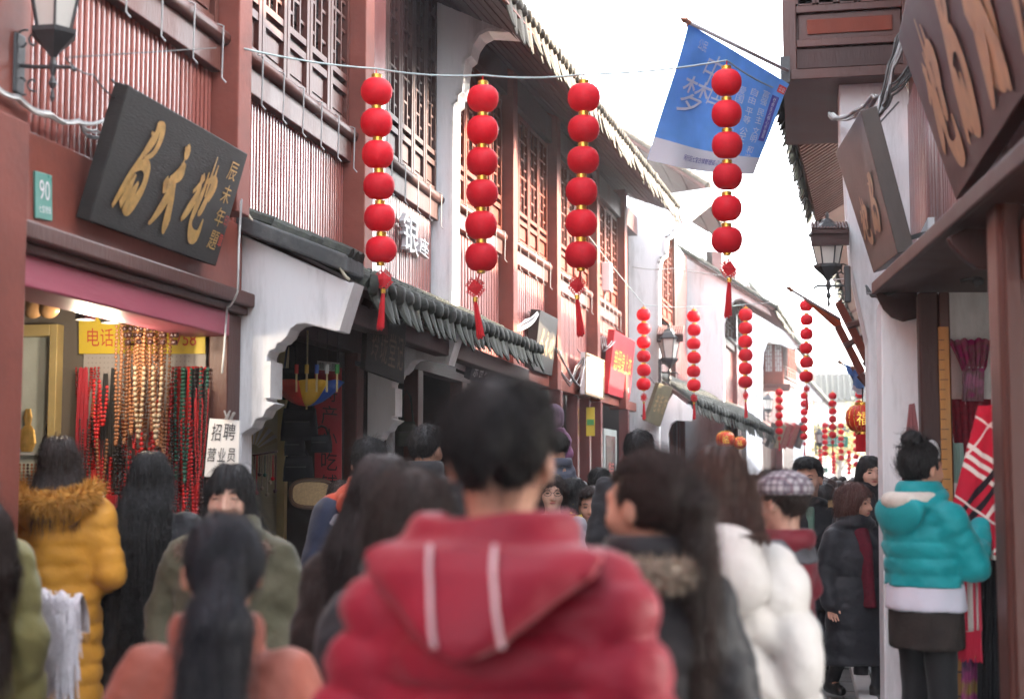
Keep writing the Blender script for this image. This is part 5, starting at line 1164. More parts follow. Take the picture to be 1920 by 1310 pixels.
def uvmap(o, fn):
    me = o.data; uv = me.uv_layers.new(name='UVMap')
    for l in me.loops: uv.data[l.index].uv = fn(me.vertices[l.vertex_index].co)
T = thing('tartan_scarf', tuple(onY(1850, 760, 7.0)), 'red tartan scarf with white and black stripes folded over a hanger', 'scarf')
TT = tartan('red_tartan')
o = cloth('x', [onY(1838, 762, 7.0), onY(1885, 755, 6.9), onY(1872, 1050, 6.85), onY(1768, 1040, 7.05)], TT, '', T, folds=.012, nf=2, part='front_fall', thick=.01)
uvmap(o, lambda c: ((c[0]*1.2+c[2]*1.5)*1.5, (-c[0]*1.6+c[2]*1.2)*1.5))
o = cloth('x', [onY(1788, 1030, 7.0), onY(1836, 1030, 6.95), onY(1838, 1180, 6.95), onY(1795, 1186, 7.0)], mat('cream_tartan', (.66, .60, .56), .85, .2, .06, 10, .2, 90), '', T, folds=.012, nf=2, part='lower_fall', thick=.01)
for i, px in enumerate((1806, 1822, 1832)):
    st = MB(); a, b = onY(px, 1034, 6.93), onY(px+4, 1182, 6.93); st.obox(a, (.012, 0, 0), (0, -.004, 0), b-a); st.build('stripe', MATS['red_tartan'] if False else mat('stripe_red', (.42, .02, .05), .85), T)
fr_ = MB()
for k in range(60):
    p = onY(1797+k*.7, 1180, 6.97); fr_.tube([p, p+(random.uniform(-.01, .01), random.uniform(-.01, .01), -random.uniform(.10, .15))], .004, 4)
fr_.build('fringe', mat('fringe_red', (.50, .015, .05), .85), T)['kind'] = 'stuff'
T = thing('dark_garment', tuple(onY(1870, 1040, 7.2)), 'black clothes hanging behind the tartan scarf', 'clothes')
cloth('x', [onY(1835, 1030, 7.2), onY(1880, 1030, 7.2), onY(1880, 1330, 7.2), onY(1830, 1330, 7.2)], NAVY, '', T, folds=.02, part='fall')
cloth('scarf', [onY(1805, 1230, 7.25), onY(1842, 1235, 7.25), onY(1846, 1400, 7.25), onY(1800, 1400, 7.25)], floral('purple_mix', (.05, .03, .08), (.35, .05, .2), (.3, .2, .05)), 'dark multicoloured scarf hanging low under the tartan one', folds=.015)
p = onY(1769, 612, 8.3); T = thing('wooden_measure', tuple(p), 'tall yellow wooden measuring stick standing in the scarf shop', 'measure'); WOODY = mat('yellow_wood', (.36, .17, .04), .5, .4, .2, 6, .2, 50, stretch=(3, 3, .3))
MB().box(p[0]-.028, p[0]+.028, 8.3, 8.33, 0, p[2]).build('stick', WOODY, T, bevel=.004)
tk = MB()
for k in range(40): tk.box(p[0]-.028, p[0]-.028+(.03 if k % 5 else .045), 8.296, 8.299, .1+k*.055, .104+k*.055)
tk.build('marks', INK, T)['kind'] = 'stuff'
T = thing('wooden_crate', tuple(onY(1790, 1300, 7.6)), 'yellow wooden crate on the shop floor under the scarves', 'crate')
c0 = onY(1765, 1215, 7.6); c1_ = onY(1850, 1215, 7.6)
for k in range(4): MB().box(c0[0], c1_[0], 7.6, 7.62, c0[2]-.12*(k+1)+.01, c0[2]-.12*k).build('slat', WOODY, T, bevel=.004)
MB().box(c0[0], c1_[0], 7.62, 7.9, c0[2]-.5, c0[2]-.02).build('inside', DARKIN, T)
T = thing('white_panel', tuple(onY(1757, 1300, 7.5)), 'narrow white board leaning by the scarf shop post', 'board'); a = onY(1752, 1185, 7.5); MB().box(a[0]-.015, a[0]+.02, 7.5, 7.55, 0, a[2]).build('board', WHITEP, T)
p = onY(1748, 850, 8.5); T = thing('mannequin', tuple(p), 'white mannequin shoulder behind the teal jacket woman', 'mannequin'); MB().ball(p, (.045, .04, .08), 12, 8).build('torso', WHITEP, T, smooth=True); MB().tube([p-(0, 0, .08), (p[0], p[1], 0)], .015, 8).build('stand', IRON, T)
# white beaded fringe shawl over a stall rail at the lower left
T = thing('fringed_shawl', tuple(onY(110, 1130, 4.4)), 'white beaded shawl with long fringe hung over a rail at lower left', 'shawl')
SHW = mat('white_yarn', (.66, .63, .68), .9, .2, .1, 30, .6, 150)
p0, p1 = onY(34, 1122, 4.6), onY(156, 1140, 4.6)
mb = MB(); vs = []
N, M = 26, 10
for j in range(M+1):
    for i in range(N+1):
        u = i/N; a = j/M*math.pi; q_ = p0+(p1-p0)*u; dr = .0 if j not in (0, M) else 0
        vs.append(q_+np.array([0, -math.cos(a)*.05, math.sin(a)*.04+.012*math.sin(u*23+j)-.10*(1-math.sin(a))]))
mb.add(vs, [(j*(N+1)+i, j*(N+1)+i+1, (j+1)*(N+1)+i+1, (j+1)*(N+1)+i) for j in range(M) for i in range(N)]); mb.build('drape', SHW, T, smooth=True)
fr_ = MB()
for k in range(1500):
    u = random.random(); q_ = p0+(p1-p0)*u+np.array([random.uniform(-.01, .01), random.uniform(-.08, -.035), random.uniform(-.12, .03)]); L = random.uniform(.07, .24); w_ = random.uniform(-.012, .012)
    fr_.tube([q_, q_+(w_, -.006, -L*.5), q_+(w_*2.2, 0, -L)], .0021, 3, caps=False)
fr_.build('fringe', SHW, T)['kind'] = 'stuff'
bd = MB()
for k in range(160): u = random.random(); a = random.uniform(.1, 1.4); q_ = p0+(p1-p0)*u; bd.ball(q_+np.array([0, -math.cos(a)*.053, math.sin(a)*.043-.10*(1-math.sin(a))+.004]), .004, 5, 4)
bd.build('beads', WHITEP, T)['kind'] = 'stuff'
T = thing('stall_rail', (p0[0], 4.6, 0), 'wooden stall rail under the white fringed shawl', 'stall rail')
MB().tube([p0-(.25, 0, .1), p1+(.02, 0, -.1)], .018, 8).build('rail', WOODY, T); 
for x in (p0[0]-.1, p1[0]-.03): MB().tube([(x, 4.6, 0), (x, 4.6, p0[2]-.1)], .018, 8).build('leg', WOODY, T)
# hanging swing lamp hook, bird-shaped clip etc. under the right overhang
p = onY(1830, 520, 7.5); T = thing('hook_cluster', tuple(p), 'small black clamp hanging under the right overhang', 'clamp'); MB().tube([onY(1800, 527, 7.5), p, p-(0, 0, .05)], .008, 6).build('arm', IRON, T); MB().ball(p+(.01, 0, -.02), (.03, .02, .025), 8, 6).build('clip', IRON, T)
# ================================================================== people: implicit surfaces meshed with surface nets
def nets(F, o, h):
    nx, ny, nz = F.shape; S = F < 0
    c = [(i, j, k) for i in (0, 1) for j in (0, 1) for k in (0, 1)]
    cv = [S[i:nx-1+i, j:ny-1+j, k:nz-1+k] for i, j, k in c]
    cnt = sum(a.astype(np.int8) for a in cv); act = np.argwhere((cnt > 0) & (cnt < 8))
    if not len(act): return np.zeros((0, 3)), np.zeros((0, 4), int)
    I, J, K = act.T; val = [F[I+i, J+j, K+k] for i, j, k in c]
    acc = np.zeros((len(act), 3)); n = np.zeros(len(act))
    for a in range(8):
        for ax, bit in ((0, 4), (1, 2), (2, 1)):
            if a & bit: continue
            b = a | bit; fa, fb = val[a], val[b]; m = (fa < 0) != (fb < 0); t = np.where(m, fa/(fa-fb+1e-12), 0)
            p = np.tile(np.array(c[a], float), (len(act), 1)); p[:, ax] += t; acc[m] += p[m]; n[m] += 1
    V = (act+acc/n[:, None])*h+np.array(o)
    idx = -np.ones((nx-1, ny-1, nz-1), int); idx[I, J, K] = np.arange(len(act)); Q = []
    for ax in range(3):
        sl0 = [slice(None)]*3; sl1 = [slice(None)]*3; sl0[ax] = slice(0, -1); sl1[ax] = slice(1, None)
        m = S[tuple(sl0)] != S[tuple(sl1)]; e = np.argwhere(m); u, v = [(1, 2), (2, 0), (0, 1)][ax]
        lim = np.array([nx-1, ny-1, nz-1]); ok = (e[:, u] > 0) & (e[:, v] > 0) & (e[:, u] < lim[u]) & (e[:, v] < lim[v]); e = e[ok]
        def cell(du, dv): q = e.copy(); q[:, u] -= du; q[:, v] -= dv; return idx[q[:, 0], q[:, 1], q[:, 2]]
        q = np.stack([cell(1, 1), cell(0, 1), cell(0, 0), cell(1, 0)], 1); fl = S[tuple(e.T)]
        q[~fl] = q[~fl][:, ::-1]; Q.append(q)
    Q = np.concatenate(Q); return V, Q[(Q >= 0).all(1)]
def grid(lo, hi, h):
    ax = [np.arange(a, b+h, h, dtype=np.float32) for a, b in zip(lo, hi)]
    return np.meshgrid(*ax, indexing='ij')
def smin(a, b, k): q = np.clip(.5+.5*(b-a)/k, 0, 1); return b+(a-b)*q-k*q*(1-q)
def smax(a, b, k): return -smin(-a, -b, k)
def ell(X, Y, Z, c, r):
    x, y, z = (X-c[0])/r[0], (Y-c[1])/r[1], (Z-c[2])/r[2]; k0 = np.sqrt(x*x+y*y+z*z); return (k0-1)*min(r)*(.5+.5*max(r)/min(r))*.8
def caps(X, Y, Z, a, b, ra, rb):
    a = np.array(a, float); v = np.array(b, float)-a; L2 = v@v+1e-9
    t = np.clip(((X-a[0])*v[0]+(Y-a[1])*v[1]+(Z-a[2])*v[2])/L2, 0, 1)
    return np.sqrt((X-a[0]-t*v[0])**2+(Y-a[1]-t*v[1])**2+(Z-a[2]-t*v[2])**2)-(ra+(rb-ra)*t), t*math.sqrt(L2)
def loft(X, Y, Z, zs, a, b, cx, cy):
    A = np.interp(Z, zs, a); B = np.interp(Z, zs, b); CX = np.interp(Z, zs, cx); CY = np.interp(Z, zs, cy)
    k = np.sqrt(((X-CX)/A)**2+((Y-CY)/B)**2); d = (k-1)*np.minimum(A, B); return np.maximum(d, np.maximum(zs[0]-Z, Z-zs[-1]))
def wrk(X, Y, Z, s): return np.sin(X*23+s+2*np.sin(Z*11+s))*np.sin(Z*29+1.7*s+2*np.sin(Y*17))
SKIN = mat('skin', (.50, .27, .19), .5, .4, .06, 12, .08, 120, sss=.12)
SKINC = mat('skin_pale', (.56, .33, .25), .5, .4, .06, 12, .08, 120, sss=.12)
EYE = mat('eye_dark', (.012, .009, .008), .2, .6, 0, 5, 0); LIP = mat('lips', (.42, .13, .12), .45, .5, .05, 20, 0)
def hairmat(name, c, r=.42): return mat(name, c, r, .4, .45, 22, .9, 130, stretch=(1, 1, .05))
HB = hairmat('black_hair', (.012, .011, .012)); HBB = hairmat('blue_black_hair', (.014, .015, .022)); HBR = hairmat('brown_hair', (.060, .026, .018)); HDB = hairmat('dark_brown_hair', (.030, .017, .014)); HAU = hairmat('auburn_hair', (.075, .028, .022))
HOMBRE = hairmat('ombre_hair', (.035, .02, .016))
def coatm(name, c, r=.5, b=.25):
    m = mat(name, c, max(r, .58), .28, .12, 6, b*1.6, 30); m.node_tree.nodes['Principled BSDF'].inputs['Sheen Weight'].default_value = .12; return m
NYL = {}
def bodym(o, V, Q, m, parent, name):
    me = bpy.data.meshes.new(name); me.from_pydata(V.tolist(), [], Q.tolist()); me.shade_smooth(); me.materials.append(m)
    ob = bpy.data.objects.new(name, me); COL.objects.link(ob)
    if parent: ob.parent = parent
    return ob
# canonical relaxed right hand: wrist at origin, fingers along -Z, palm facing -Y, thumb towards +X
def _hand():
    X, Y, Z = grid((-.06, -.07, -.2), (.075, .03, .04), .0045)
    d = ell(X, Y, Z, (0, 0, -.05), (.038, .017, .05)); d = smin(d, caps(X, Y, Z, (0, 0, .04), (0, 0, -.02), .026, .026)[0], .015)
    for x, l1, l2, cu in ((-.03, .032, .03, .035), (-.010, .042, .038, .03), (.011, .045, .04, .028), (.031, .042, .036, .024)):
        b = (x, 0, -.085); m_ = (x*1.12, -.012, -.085-l1); e = (x*1.12, -.012-cu, -.085-l1-l2*.8)
        f = np.minimum(caps(X, Y, Z, b, m_, .0098, .009)[0], caps(X, Y, Z, m_, e, .009, .0072)[0]); d = smin(d, f, .006)
    f = np.minimum(caps(X, Y, Z, (.025, -.004, -.03), (.055, -.022, -.065), .013, .011)[0], caps(X, Y, Z, (.055, -.022, -.065), (.056, -.036, -.095), .0105, .0085)[0])
    return nets(smin(d, f, .008), (-.06, -.07, -.2), .0045)
HV, HQ = _hand()
def head_sdf(X, Y, Z, smile=False, ears=True):
    d = ell(X, Y, Z, (0, .012, .018), (.074, .093, .09)); d = smin(d, ell(X, Y, Z, (0, -.018, -.04), (.06, .066, .076)), .03)
    d = smin(d, ell(X, Y, Z, (0, -.056, -.096), (.026, .024, .02)), .03)
    d = smin(d, caps(X, Y, Z, (-.03, -.076, .02), (.03, -.076, .02), .012, .012)[0], .02)
    for s in (-1, 1):
        d = smin(d, ell(X, Y, Z, (s*.036, -.056, -.034), (.026, .026, .024)), .02)
        d = smax(d, -ell(X, Y, Z, (s*.032, -.1, .0), (.02, .016, .011)), .012)
        d = smin(d, ell(X, Y, Z, (s*.032, -.073, -.002), (.016, .012, .01)), .006)
        if ears: d = smin(d, ell(X, Y, Z, (s*.078, .008, -.012), (.010, .02, .032)), .008)
    d = smin(d, caps(X, Y, Z, (0, -.084, .004), (0, -.102, -.036), .008, .0125)[0], .012)
    d = smin(d, caps(X, Y, Z, (-.012, -.09, -.038), (.012, -.09, -.038), .009, .009)[0], .008)
    d = smin(d, caps(X, Y, Z, (-.019, -.077, -.064), (.019, -.077, -.064), .009, .009)[0], .008)
    return smin(d, caps(X, Y, Z, (0, .018, -.06), (0, .03, -.24), .05, .056)[0], .025)
def hair_sdf(X, Y, Z, st, L, sw, off, wd=1.0, L2=None):
    sh = ell(X, Y, Z, (0, .014, .024), (.085, .106, .101))
    fr = np.arctan2(X, Y-.02)
    strand = .0008*np.sin(fr*47+3*np.sin(Z*30))+.0008*np.sin(fr*23+Z*40)+.0008*np.sin(fr*61+1)
    R = lambda y, z: np.maximum(Y-y, Z-z)
    face = ell(X, Y, Z, (0, -.115, -.045), (.058, .085, .088))
    if st == 'short':
        d = ell(X, Y, Z, (0, .012, .03), (.086, .106, .1)); d = smin(d, ell(X, Y, Z, (.0, -.03, .085), (.055, .06, .035)), .04)
        for q in (R(-.035, .062), R(.012, .012), Z+.066+.25*np.abs(X)): d = smax(d, -q, .012)
        d = smax(d, -R(.042, -.012), .012)
        d = d+.003*np.sin(X*90+np.sin(Y*50)*2)*np.sin(Y*70+Z*30)
    elif st == 'bob':
        d = smin(ell(X, Y, Z, (0, .014, .022), (.096, .115, .107)), ell(X, Y, Z, (0, .03, -.05), (.098, .095, .075)), .03); d = smax(d, -ell(X, Y, Z, (0, -.125, -.05), (.062, .1, .1)), .015); d = smax(d, -(Z+.115), .015)
    elif st == 'bun':
        d = smax(sh, -R(-.03, .055), .015); d = smax(d, -R(.015, -.012), .015); d = smax(d, -(Z+.07), .02)
        d = smin(d, ell(X, Y, Z, (0, .06, .132), (.05, .046, .038)), .010)+.003*np.sin(fr*9+Z*90)*np.exp(-((Z-.13)/.03)**2)
    elif st == 'pony':
        d = smax(sh, -R(-.035, .055), .015); d = smax(d, -R(.008, -.008), .015); d = smax(d, -(Z+.085), .02)
        t = .02; p = [(0, .10, t), (sw*.2, .145, t-.02), (sw*.5, .15+off, -.10), (sw*.8, .14+off, -.10-L*.5), (sw, .13+off, -.1-L)]; r = [.02, .03, .05*wd, .052*wd, .018]
        for i in range(4): d = smin(d, caps(X, Y*1.0, Z, p[i], p[i+1], r[i], r[i+1])[0], .012)
        tiering = ell(X, Y, Z, (0, .118, t-.005), (.024, .014, .024)); d = np.minimum(d, tiering)
        strand = strand*.4+.0012*np.sin(X*300+2*np.sin(Z*14))+.0025*np.sin(X*90+3*np.sin(Z*9))
    else:                                                       # long, loose
        d = sh
        zs = [-.12-L, -.10-L*.85, -.1-L*.4, -.13, -.05, .02]; zs = np.array(zs); a = np.array([.05, .085, .112, .108, .096, .075])*wd; b = np.array([.02, .032, .042, .07, .092, .09]); cy = np.array([.12+off, .115+off, .105+off, .07+off*.5, .028, .015]); cx = np.array([sw, sw*.8, sw*.4, 0, 0, 0])
        d = smin(d, loft(X, Y, Z, zs, a, b, cx, cy), .02)
        d = smax(d, -(ell(X, Y, Z, (0, -.118, -.055 if st == 'bangs' else -.04), (.058, .085, .075 if st == 'bangs' else .09))), .012)
        d = smax(d, -np.maximum(np.maximum(Y+.03, Z+.115), -Z-.6), .02)
        strand = strand*.5+.0012*np.sin(X*300+2*np.sin(Z*9))+.003*np.sin(X*80+2*np.sin(Z*7))
    return d+strand
def rotz(V, a): c, s = math.cos(a), math.sin(a); return np.stack([V[:, 0]*c-V[:, 1]*s, V[:, 0]*s+V[:, 1]*c, V[:, 2]], 1)
PEOPLE = []
def strands(o, V, st, L, sw, off, wd, hs, turn, hz, n, m, y):
    rs = np.random.RandomState(int(n+y*100)); K = 16; p = V[rs.randint(0, len(V), n)].astype(np.float64); 
    if st == 'short': n = int(n*1.0); step = np.full(n, .0032); 
    elif st == 'bun': step = np.full(n, .006)
    else: step = np.full(n, (.10+L*.55)/K)
    step = step*rs.uniform(.6, 1.3, n); lift = rs.uniform(.0002, .0022, n)+(rs.uniform(0, 1, n) > .93)*rs.uniform(.003, .012, n)
    jit = rs.normal(0, .16, (n, 3)); zb = V[:, 2].min()+.02; P = np.zeros((n, K, 3)); tie = np.array([0, .11, .02])
    f = lambda q: hair_sdf(q[:, 0], q[:, 1], q[:, 2], st, L, sw, off, wd)
    for k in range(K):
        P[:, k] = p; e = .004; f0 = f(p)
        g = np.stack([f(p+np.array(d)*e)-f0 for d in ((1, 0, 0), (0, 1, 0), (0, 0, 1))], 1); g /= np.linalg.norm(g, axis=1, keepdims=True)+1e-9
        if st == 'short': d = p-np.array([.01, .055, .11]); d /= np.linalg.norm(d, axis=1, keepdims=True)+1e-6; d = d+np.array([.15, -.25, -.35])
        elif st == 'pony':
            hd = (p[:, 1] < .105) & (p[:, 2] > -.09); d = np.where(hd[:, None], tie-p, np.stack([.25*(sw*np.clip(-p[:, 2]/max(L, .1), 0, 1)-p[:, 0])*2, np.zeros(n), -np.ones(n)], 1)); d /= np.linalg.norm(d, axis=1, keepdims=True)+1e-6
        elif st == 'bun': d = np.array([0, .05, .12])-p; d /= np.linalg.norm(d, axis=1, keepdims=True)+1e-6
        else: d = np.stack([p[:, 0]*np.where(p[:, 2] > -.02, 6, .4), (p[:, 1]-.01)*np.where(p[:, 2] > 0, 3, .2), -np.ones(n)], 1); d[:, 2] -= .2
        d = d+jit*(.6 if st != 'short' else 1.6); live = (p[:, 2] > zb) | (st in ('short', 'bun'))
        d2 = d-(d*g).sum(1, keepdims=True)*g; d = np.where(live[:, None], d2, np.array([0, 0, -1.])+jit*.5); d /= np.linalg.norm(d, axis=1, keepdims=True)+1e-6
        if st in ('bangs', 'long', 'bob'): d = d*(1-((p[:, 1] < -.04) & (p[:, 2] < (.02 if st == 'bangs' else .035)) & (np.abs(p[:, 0]) < .066))[:, None])
        p = p+d*step[:, None]; cor = np.clip(f(p)-lift*(1+k*.12), -.01, .01); p = p-np.where(live, cor, 0)[:, None]*g
    P = rotz((P*hs).reshape(-1, 3), turn)+np.array([0, 0, hz])
    cu = bpy.data.hair_curves.new('hair_strands'); cu.add_curves([K]*n); cu.attributes['position'].data.foreach_set('vector', P.astype(np.float32).ravel())
    ra = cu.attributes.get('radius') or cu.attributes.new('radius', 'FLOAT', 'POINT'); r0 = .00055 if y < 5 else .0009
    ra.data.foreach_set('value', np.tile(np.linspace(1, .35, K)*r0, n).astype(np.float32)); cu.materials.append(m)
    ob = bpy.data.objects.new('hair_strands', cu); COL.objects.link(ob); ob.parent = o; ob['kind'] = 'stuff'
ARM = {'down': ((.065, .03, -.27), (.075, -.05, -.50)), 'fwd': ((.08, .03, -.26), (.0, -.21, -.34)), 'pocket': ((.11, .05, -.25), (.05, -.10, -.43)), 'out': ((.13, .02, -.24), (.2, -.06, -.44)), 'reach': ((.06, -.12, -.22), (.02, -.33, -.2)), 'up': ((.05, -.10, -.22), (-.04, -.24, -.05)), 'rest': ((.085, .04, -.26), (.05, -.1, -.45)), 'hang': ((.06, .0, -.28), (.12, -.03, -.54)), 'back': ((.09, .12, -.24), (.14, .16, -.47))}
def person(label, px, py, y, face, coat, hair='short', hm=None, L=.35, sw=0., hem=.80, p=.03, sp=.09, amp=.012, arms=('down', 'down'), trousers=None, head=1.0, turn=0., feat=False, H=None, hood=None, fur=None, collar=True, w=1.0, vox=.014, skin=SKIN, legs='stand', shoes=None, glasses=False, chev=0., long=False, hwd=1., child=False, cuff=None, smile=False, lean=0., sleeve=None, vest=None, group='people in the street', hoff=None, quiltarm=True, beanie=None, opn=0, ck=1.):
    loc = onY(px, py, y); top = loc[2]; z0 = 0.0
    if H is None: H = top
    else: z0 = top-H
    hs = head; hz = H-.128*hs; sz = hz-.222*hs*(.9 if child else 1); u = sz/1.35
    far = y > 8.5; hv = .006 if y < 8 else .008
    off = (p+.0) if hoff is None else hoff
    # --- skin body
    X, Y, Z = grid((-.1, -.13, -.26), (.1, .13, .13), hv); V, Q = nets(head_sdf(X, Y, Z, smile, hair in ('short', 'pony', 'bun')), (-.1, -.13, -.26), hv)
    hV = rotz(V*hs, turn)+np.array([0, 0, hz]); Vs = [hV]; Qs = [Q]; n = len(hV)
    S_ = [np.array([s*.178*w*u*(.93 if child else 1), .012, sz]) for s in (-1, 1)]
    AR = []
    for s, a, S0 in zip((-1, 1), arms, S_):
        e_, w_ = ARM[a]; sc = u
        AR.append((S0, S0+np.array([s*e_[0], e_[1], e_[2]])*sc, S0+np.array([s*w_[0], w_[1], w_[2]])*sc))
    hipz = .90*u; 
    if legs == 'stand': LG = [(np.array([s*.085, 0, hipz])*[u, 1, 1], np.array([s*.09*u, -.01, .48*u]), np.array([s*.09*u, .02, .07])) for s in (-1, 1)]
    elif legs == 'walk': LG = [(np.array([s*.085*u, 0, hipz]), np.array([s*.085*u, -.1*s-.03, .48*u]), np.array([s*.085*u, -.16*s+.06, .08+(.06 if s < 0 else 0)])) for s in (-1, 1)]
    else: LG = [(np.array([s*.08*u, 0, hipz]), np.array([s*.12*u, -.17*u, .62*u]), np.array([s*.12*u, -.16*u, .22*u])) for s in (-1, 1)]
    X, Y, Z = grid((-.42, -.45, 0), (.42, .3, sz+.08), .03)
    d = loft(X, Y, Z, np.array([hipz-.12, hipz, 1.05*u, 1.25*u, sz+.04]), [.12*u, .155*u, .13*u, .155*u, .08*u], [.08, .1, .085, .1, .06], [0]*5, [.01]*5)
    for A, B, C in AR:
        d = smin(d, caps(X, Y, Z, A, B, .045*u, .038*u)[0], .03); d = smin(d, caps(X, Y, Z, B, C, .038*u, .026*u)[0], .02)
    for A, B, C in LG: d = smin(d, caps(X, Y, Z, A, B, .075*u, .05*u)[0], .03); d = smin(d, caps(X, Y, Z, B, C, .05*u, .034*u)[0], .02); d = smin(d, caps(X, Y, Z, C, C+np.array([0, -.12*u, -.035]), .035, .028)[0], .02)
    V, Q = nets(d, (-.42, -.45, 0), .03); Vs.append(V); Qs.append(Q+n); n += len(V)
    for (A, B, C), s in zip(AR, (-1, 1)):
        f = C-B; f /= np.linalg.norm(f); z = -f; x = np.array([-s*1., -.3, 0]); x = x-z*(x@z); x /= np.linalg.norm(x); yv = np.cross(z, x)
        hv_ = HV.copy()*min(1, u*.98)
        M = np.stack([x, yv, z], 1); W_ = hv_@M.T+C; Vs.append(W_); Qs.append(HQ+n); n += len(W_)
    V = np.concatenate(Vs); Q = np.concatenate(Qs)
    me = bpy.data.meshes.new('person'); me.from_pydata(V.tolist(), [], Q.tolist()); me.shade_smooth(); me.materials.append(skin)
    o = bpy.data.objects.new('person', me); COL.objects.link(o); rz = math.pi-math.radians(face)
    o.location = (loc[0], loc[1], z0); o.rotation_euler = (lean, 0, rz); tag(o, label, 'person', group)
    W[o.name] = np.zeros(3)
    # --- coat
    hz_ = hem*u if hem < 2 else hem
    lo = (-.52, -.52, hz_-.05); hi = (.52, .38, sz+.2)
    if arms[0] == 'up' or arms[1] == 'up': hi = (.52, .38, sz+.3)
    lo = (lo[0], lo[1], min(lo[2], min(a[2][2] for a in AR)-.1))
    X, Y, Z = grid(lo, hi, vox); seed = abs(hash(label)) % 7 if False else (int(px*7) % 13)
    ck = .45 if child else ck
    zs = np.array([hz_-.3, hz_, .93*u, 1.05*u, 1.22*u, sz-.02, sz+.05*ck, sz+.09*ck, sz+.125*ck]); zs = np.maximum.accumulate(zs+np.arange(9)*1e-4)
    fl = .03 if long else .0
    A = (np.array([.19+fl*1.6, .185+fl, .178, .168, .185, .18, .118, .085, .078])*u*w+p*np.array([1, 1, 1, 1, 1, .8, .5, .3, .3]))
    B = (np.array([.13+fl, .128+fl, .125, .115, .128, .108, .085, .078, .074])*u+p*np.array([1, 1, 1, 1, 1, .8, .5, .3, .3]))
    d = loft(X, Y, Z, zs, A, B, np.zeros(9), np.array([.0, .0, .005, .01, .012, .015, .02, .022, .022]))
    if amp: ph = (Z+chev*np.abs(np.abs(X)-.1))/sp; d = d-amp*(np.abs(np.sin(math.pi*ph))**.5-.6)*np.clip((sz+.03-Z)/.05, 0, 1)
    d = np.maximum(d, hz_-Z)
    for A_, B_, C_ in AR:
        ra, rb, rc = (.062*u+p*.75), (.050*u+p*.65), (.040*u+p*.5)
        d1, t1_ = caps(X, Y, Z, A_, B_, ra, rb); d2, t2_ = caps(X, Y, Z, B_, C_, rb, rc)
        if amp and quiltarm: d1 = d1-amp*.8*(np.abs(np.sin(math.pi*t1_/sp))**.65-.5); d2 = d2-amp*.8*(np.abs(np.sin(math.pi*(t2_/sp+.3)))**.65-.5)
        ar = smin(d1, d2, .02)
        d = smin(d, ar, .03)
    wa = .0045 if amp > .006 else .0075
    d = d+wa*wrk(X, Y, Z, seed)+wa*.5*wrk(X*2.1, Y*2.3, Z*2.2, seed+1)+wa*.22*wrk(X*4.3+Z, Y*4.5, Z*4.1, seed+2)
    if collar: d = smin(d, np.sqrt((np.sqrt(X**2+(Y-.022)**2)-.082)**2+((Z-sz-.115*ck)*.55)**2)-.02*(.6+.4*ck)-p*.3*ck, .02)
    if hood == 'down':
        d2 = ell(X, Y, Z, (0, .128+p*.7, sz+.015), (.15, .042, .095)); d2 = smin(d2, np.sqrt((np.sqrt((X/1.15)**2+(Y-.045)**2)-.105)**2+(Z-sz-.075+(Y-.04)*.3)**2)-.034, .04)
        d2 = smax(d2, -ell(X, Y, Z, (0, .05, sz+.14), (.075, .075, .1)), .02); d = smin(d, d2+.003*wrk(X, Y, Z, 3), .012)
    if opn: d = smax(d, -caps(X, Y, Z, (0, -.10, sz+.16), (0, -.24, sz-opn), .062, .05)[0], .012)
    V, Q = nets(d, lo, vox); c = bodym(o, V, Q, coat, o, 'coat')
    if sleeve or vest: pass
    # --- trousers, shoes
    tm = trousers or MATS.get('black_trousers') or coatm('black_trousers', (.016, .016, .02), .8)
    gz = (-.3, -.34, .0), (.3, .34, max(.97*u, .3)); tv = .02 if y < 20 else .028
    X, Y, Z = grid(*gz, tv); d = loft(X, Y, Z, np.array([hipz-.1, hipz, .96*u]), [.14*u, .165*u, .155*u], [.1, .12, .11], [0]*3, [.0]*3)
    for A_, B_, C_ in LG: d = smin(d, smin(caps(X, Y, Z, A_, B_, .086*u, .064*u)[0], caps(X, Y, Z, B_, C_+np.array([0, 0, -.0]), .064*u, .052*u)[0], .02), .025)
    V, Q = nets(d+.003*wrk(X, Y, Z, 2), gz[0], tv); bodym(o, V, Q, tm, o, 'trousers')
    sm_ = shoes or MATS.get('black_shoes') or mat('black_shoes', (.02, .02, .02), .35)
    for A_, B_, C_ in LG:
        lo2 = C_+np.array([-.07, -.22, -.09]); X, Y, Z = grid(lo2, C_+np.array([.07, .12, .09]), .014)
        d = smin(caps(X, Y, Z, C_+np.array([0, .03, -.025]), C_+np.array([0, -.13*u, -.04]), .045, .038)[0], caps(X, Y, Z, C_, C_+np.array([0, 0, .06]), .046, .05)[0], .02); d = np.maximum(d, C_[2]-.07-Z)
        V, Q = nets(d, lo2, .014); bodym(o, V, Q, sm_, o, 'shoe')
    # --- hair
    hm = hm or HB; Lh = L if hair in ('long', 'bangs', 'pony') else .1
    lo = (-.16, -.15, -.16-Lh) if Lh > .1 else (-.14, -.15, -.17); hi = (.16+max(0, sw), .26+off, .18); lo = (lo[0]+min(0, sw), lo[1], lo[2])
    hh = .007 if not far else .009
    X, Y, Z = grid(lo, hi, hh); V, Q = nets(hair_sdf(X, Y, Z, hair, Lh, sw, off, hwd), lo, hh)
    HVV = V; ho = bodym(o, rotz(V*hs, turn)+np.array([0, 0, hz]), Q, hm, o, 'hair')
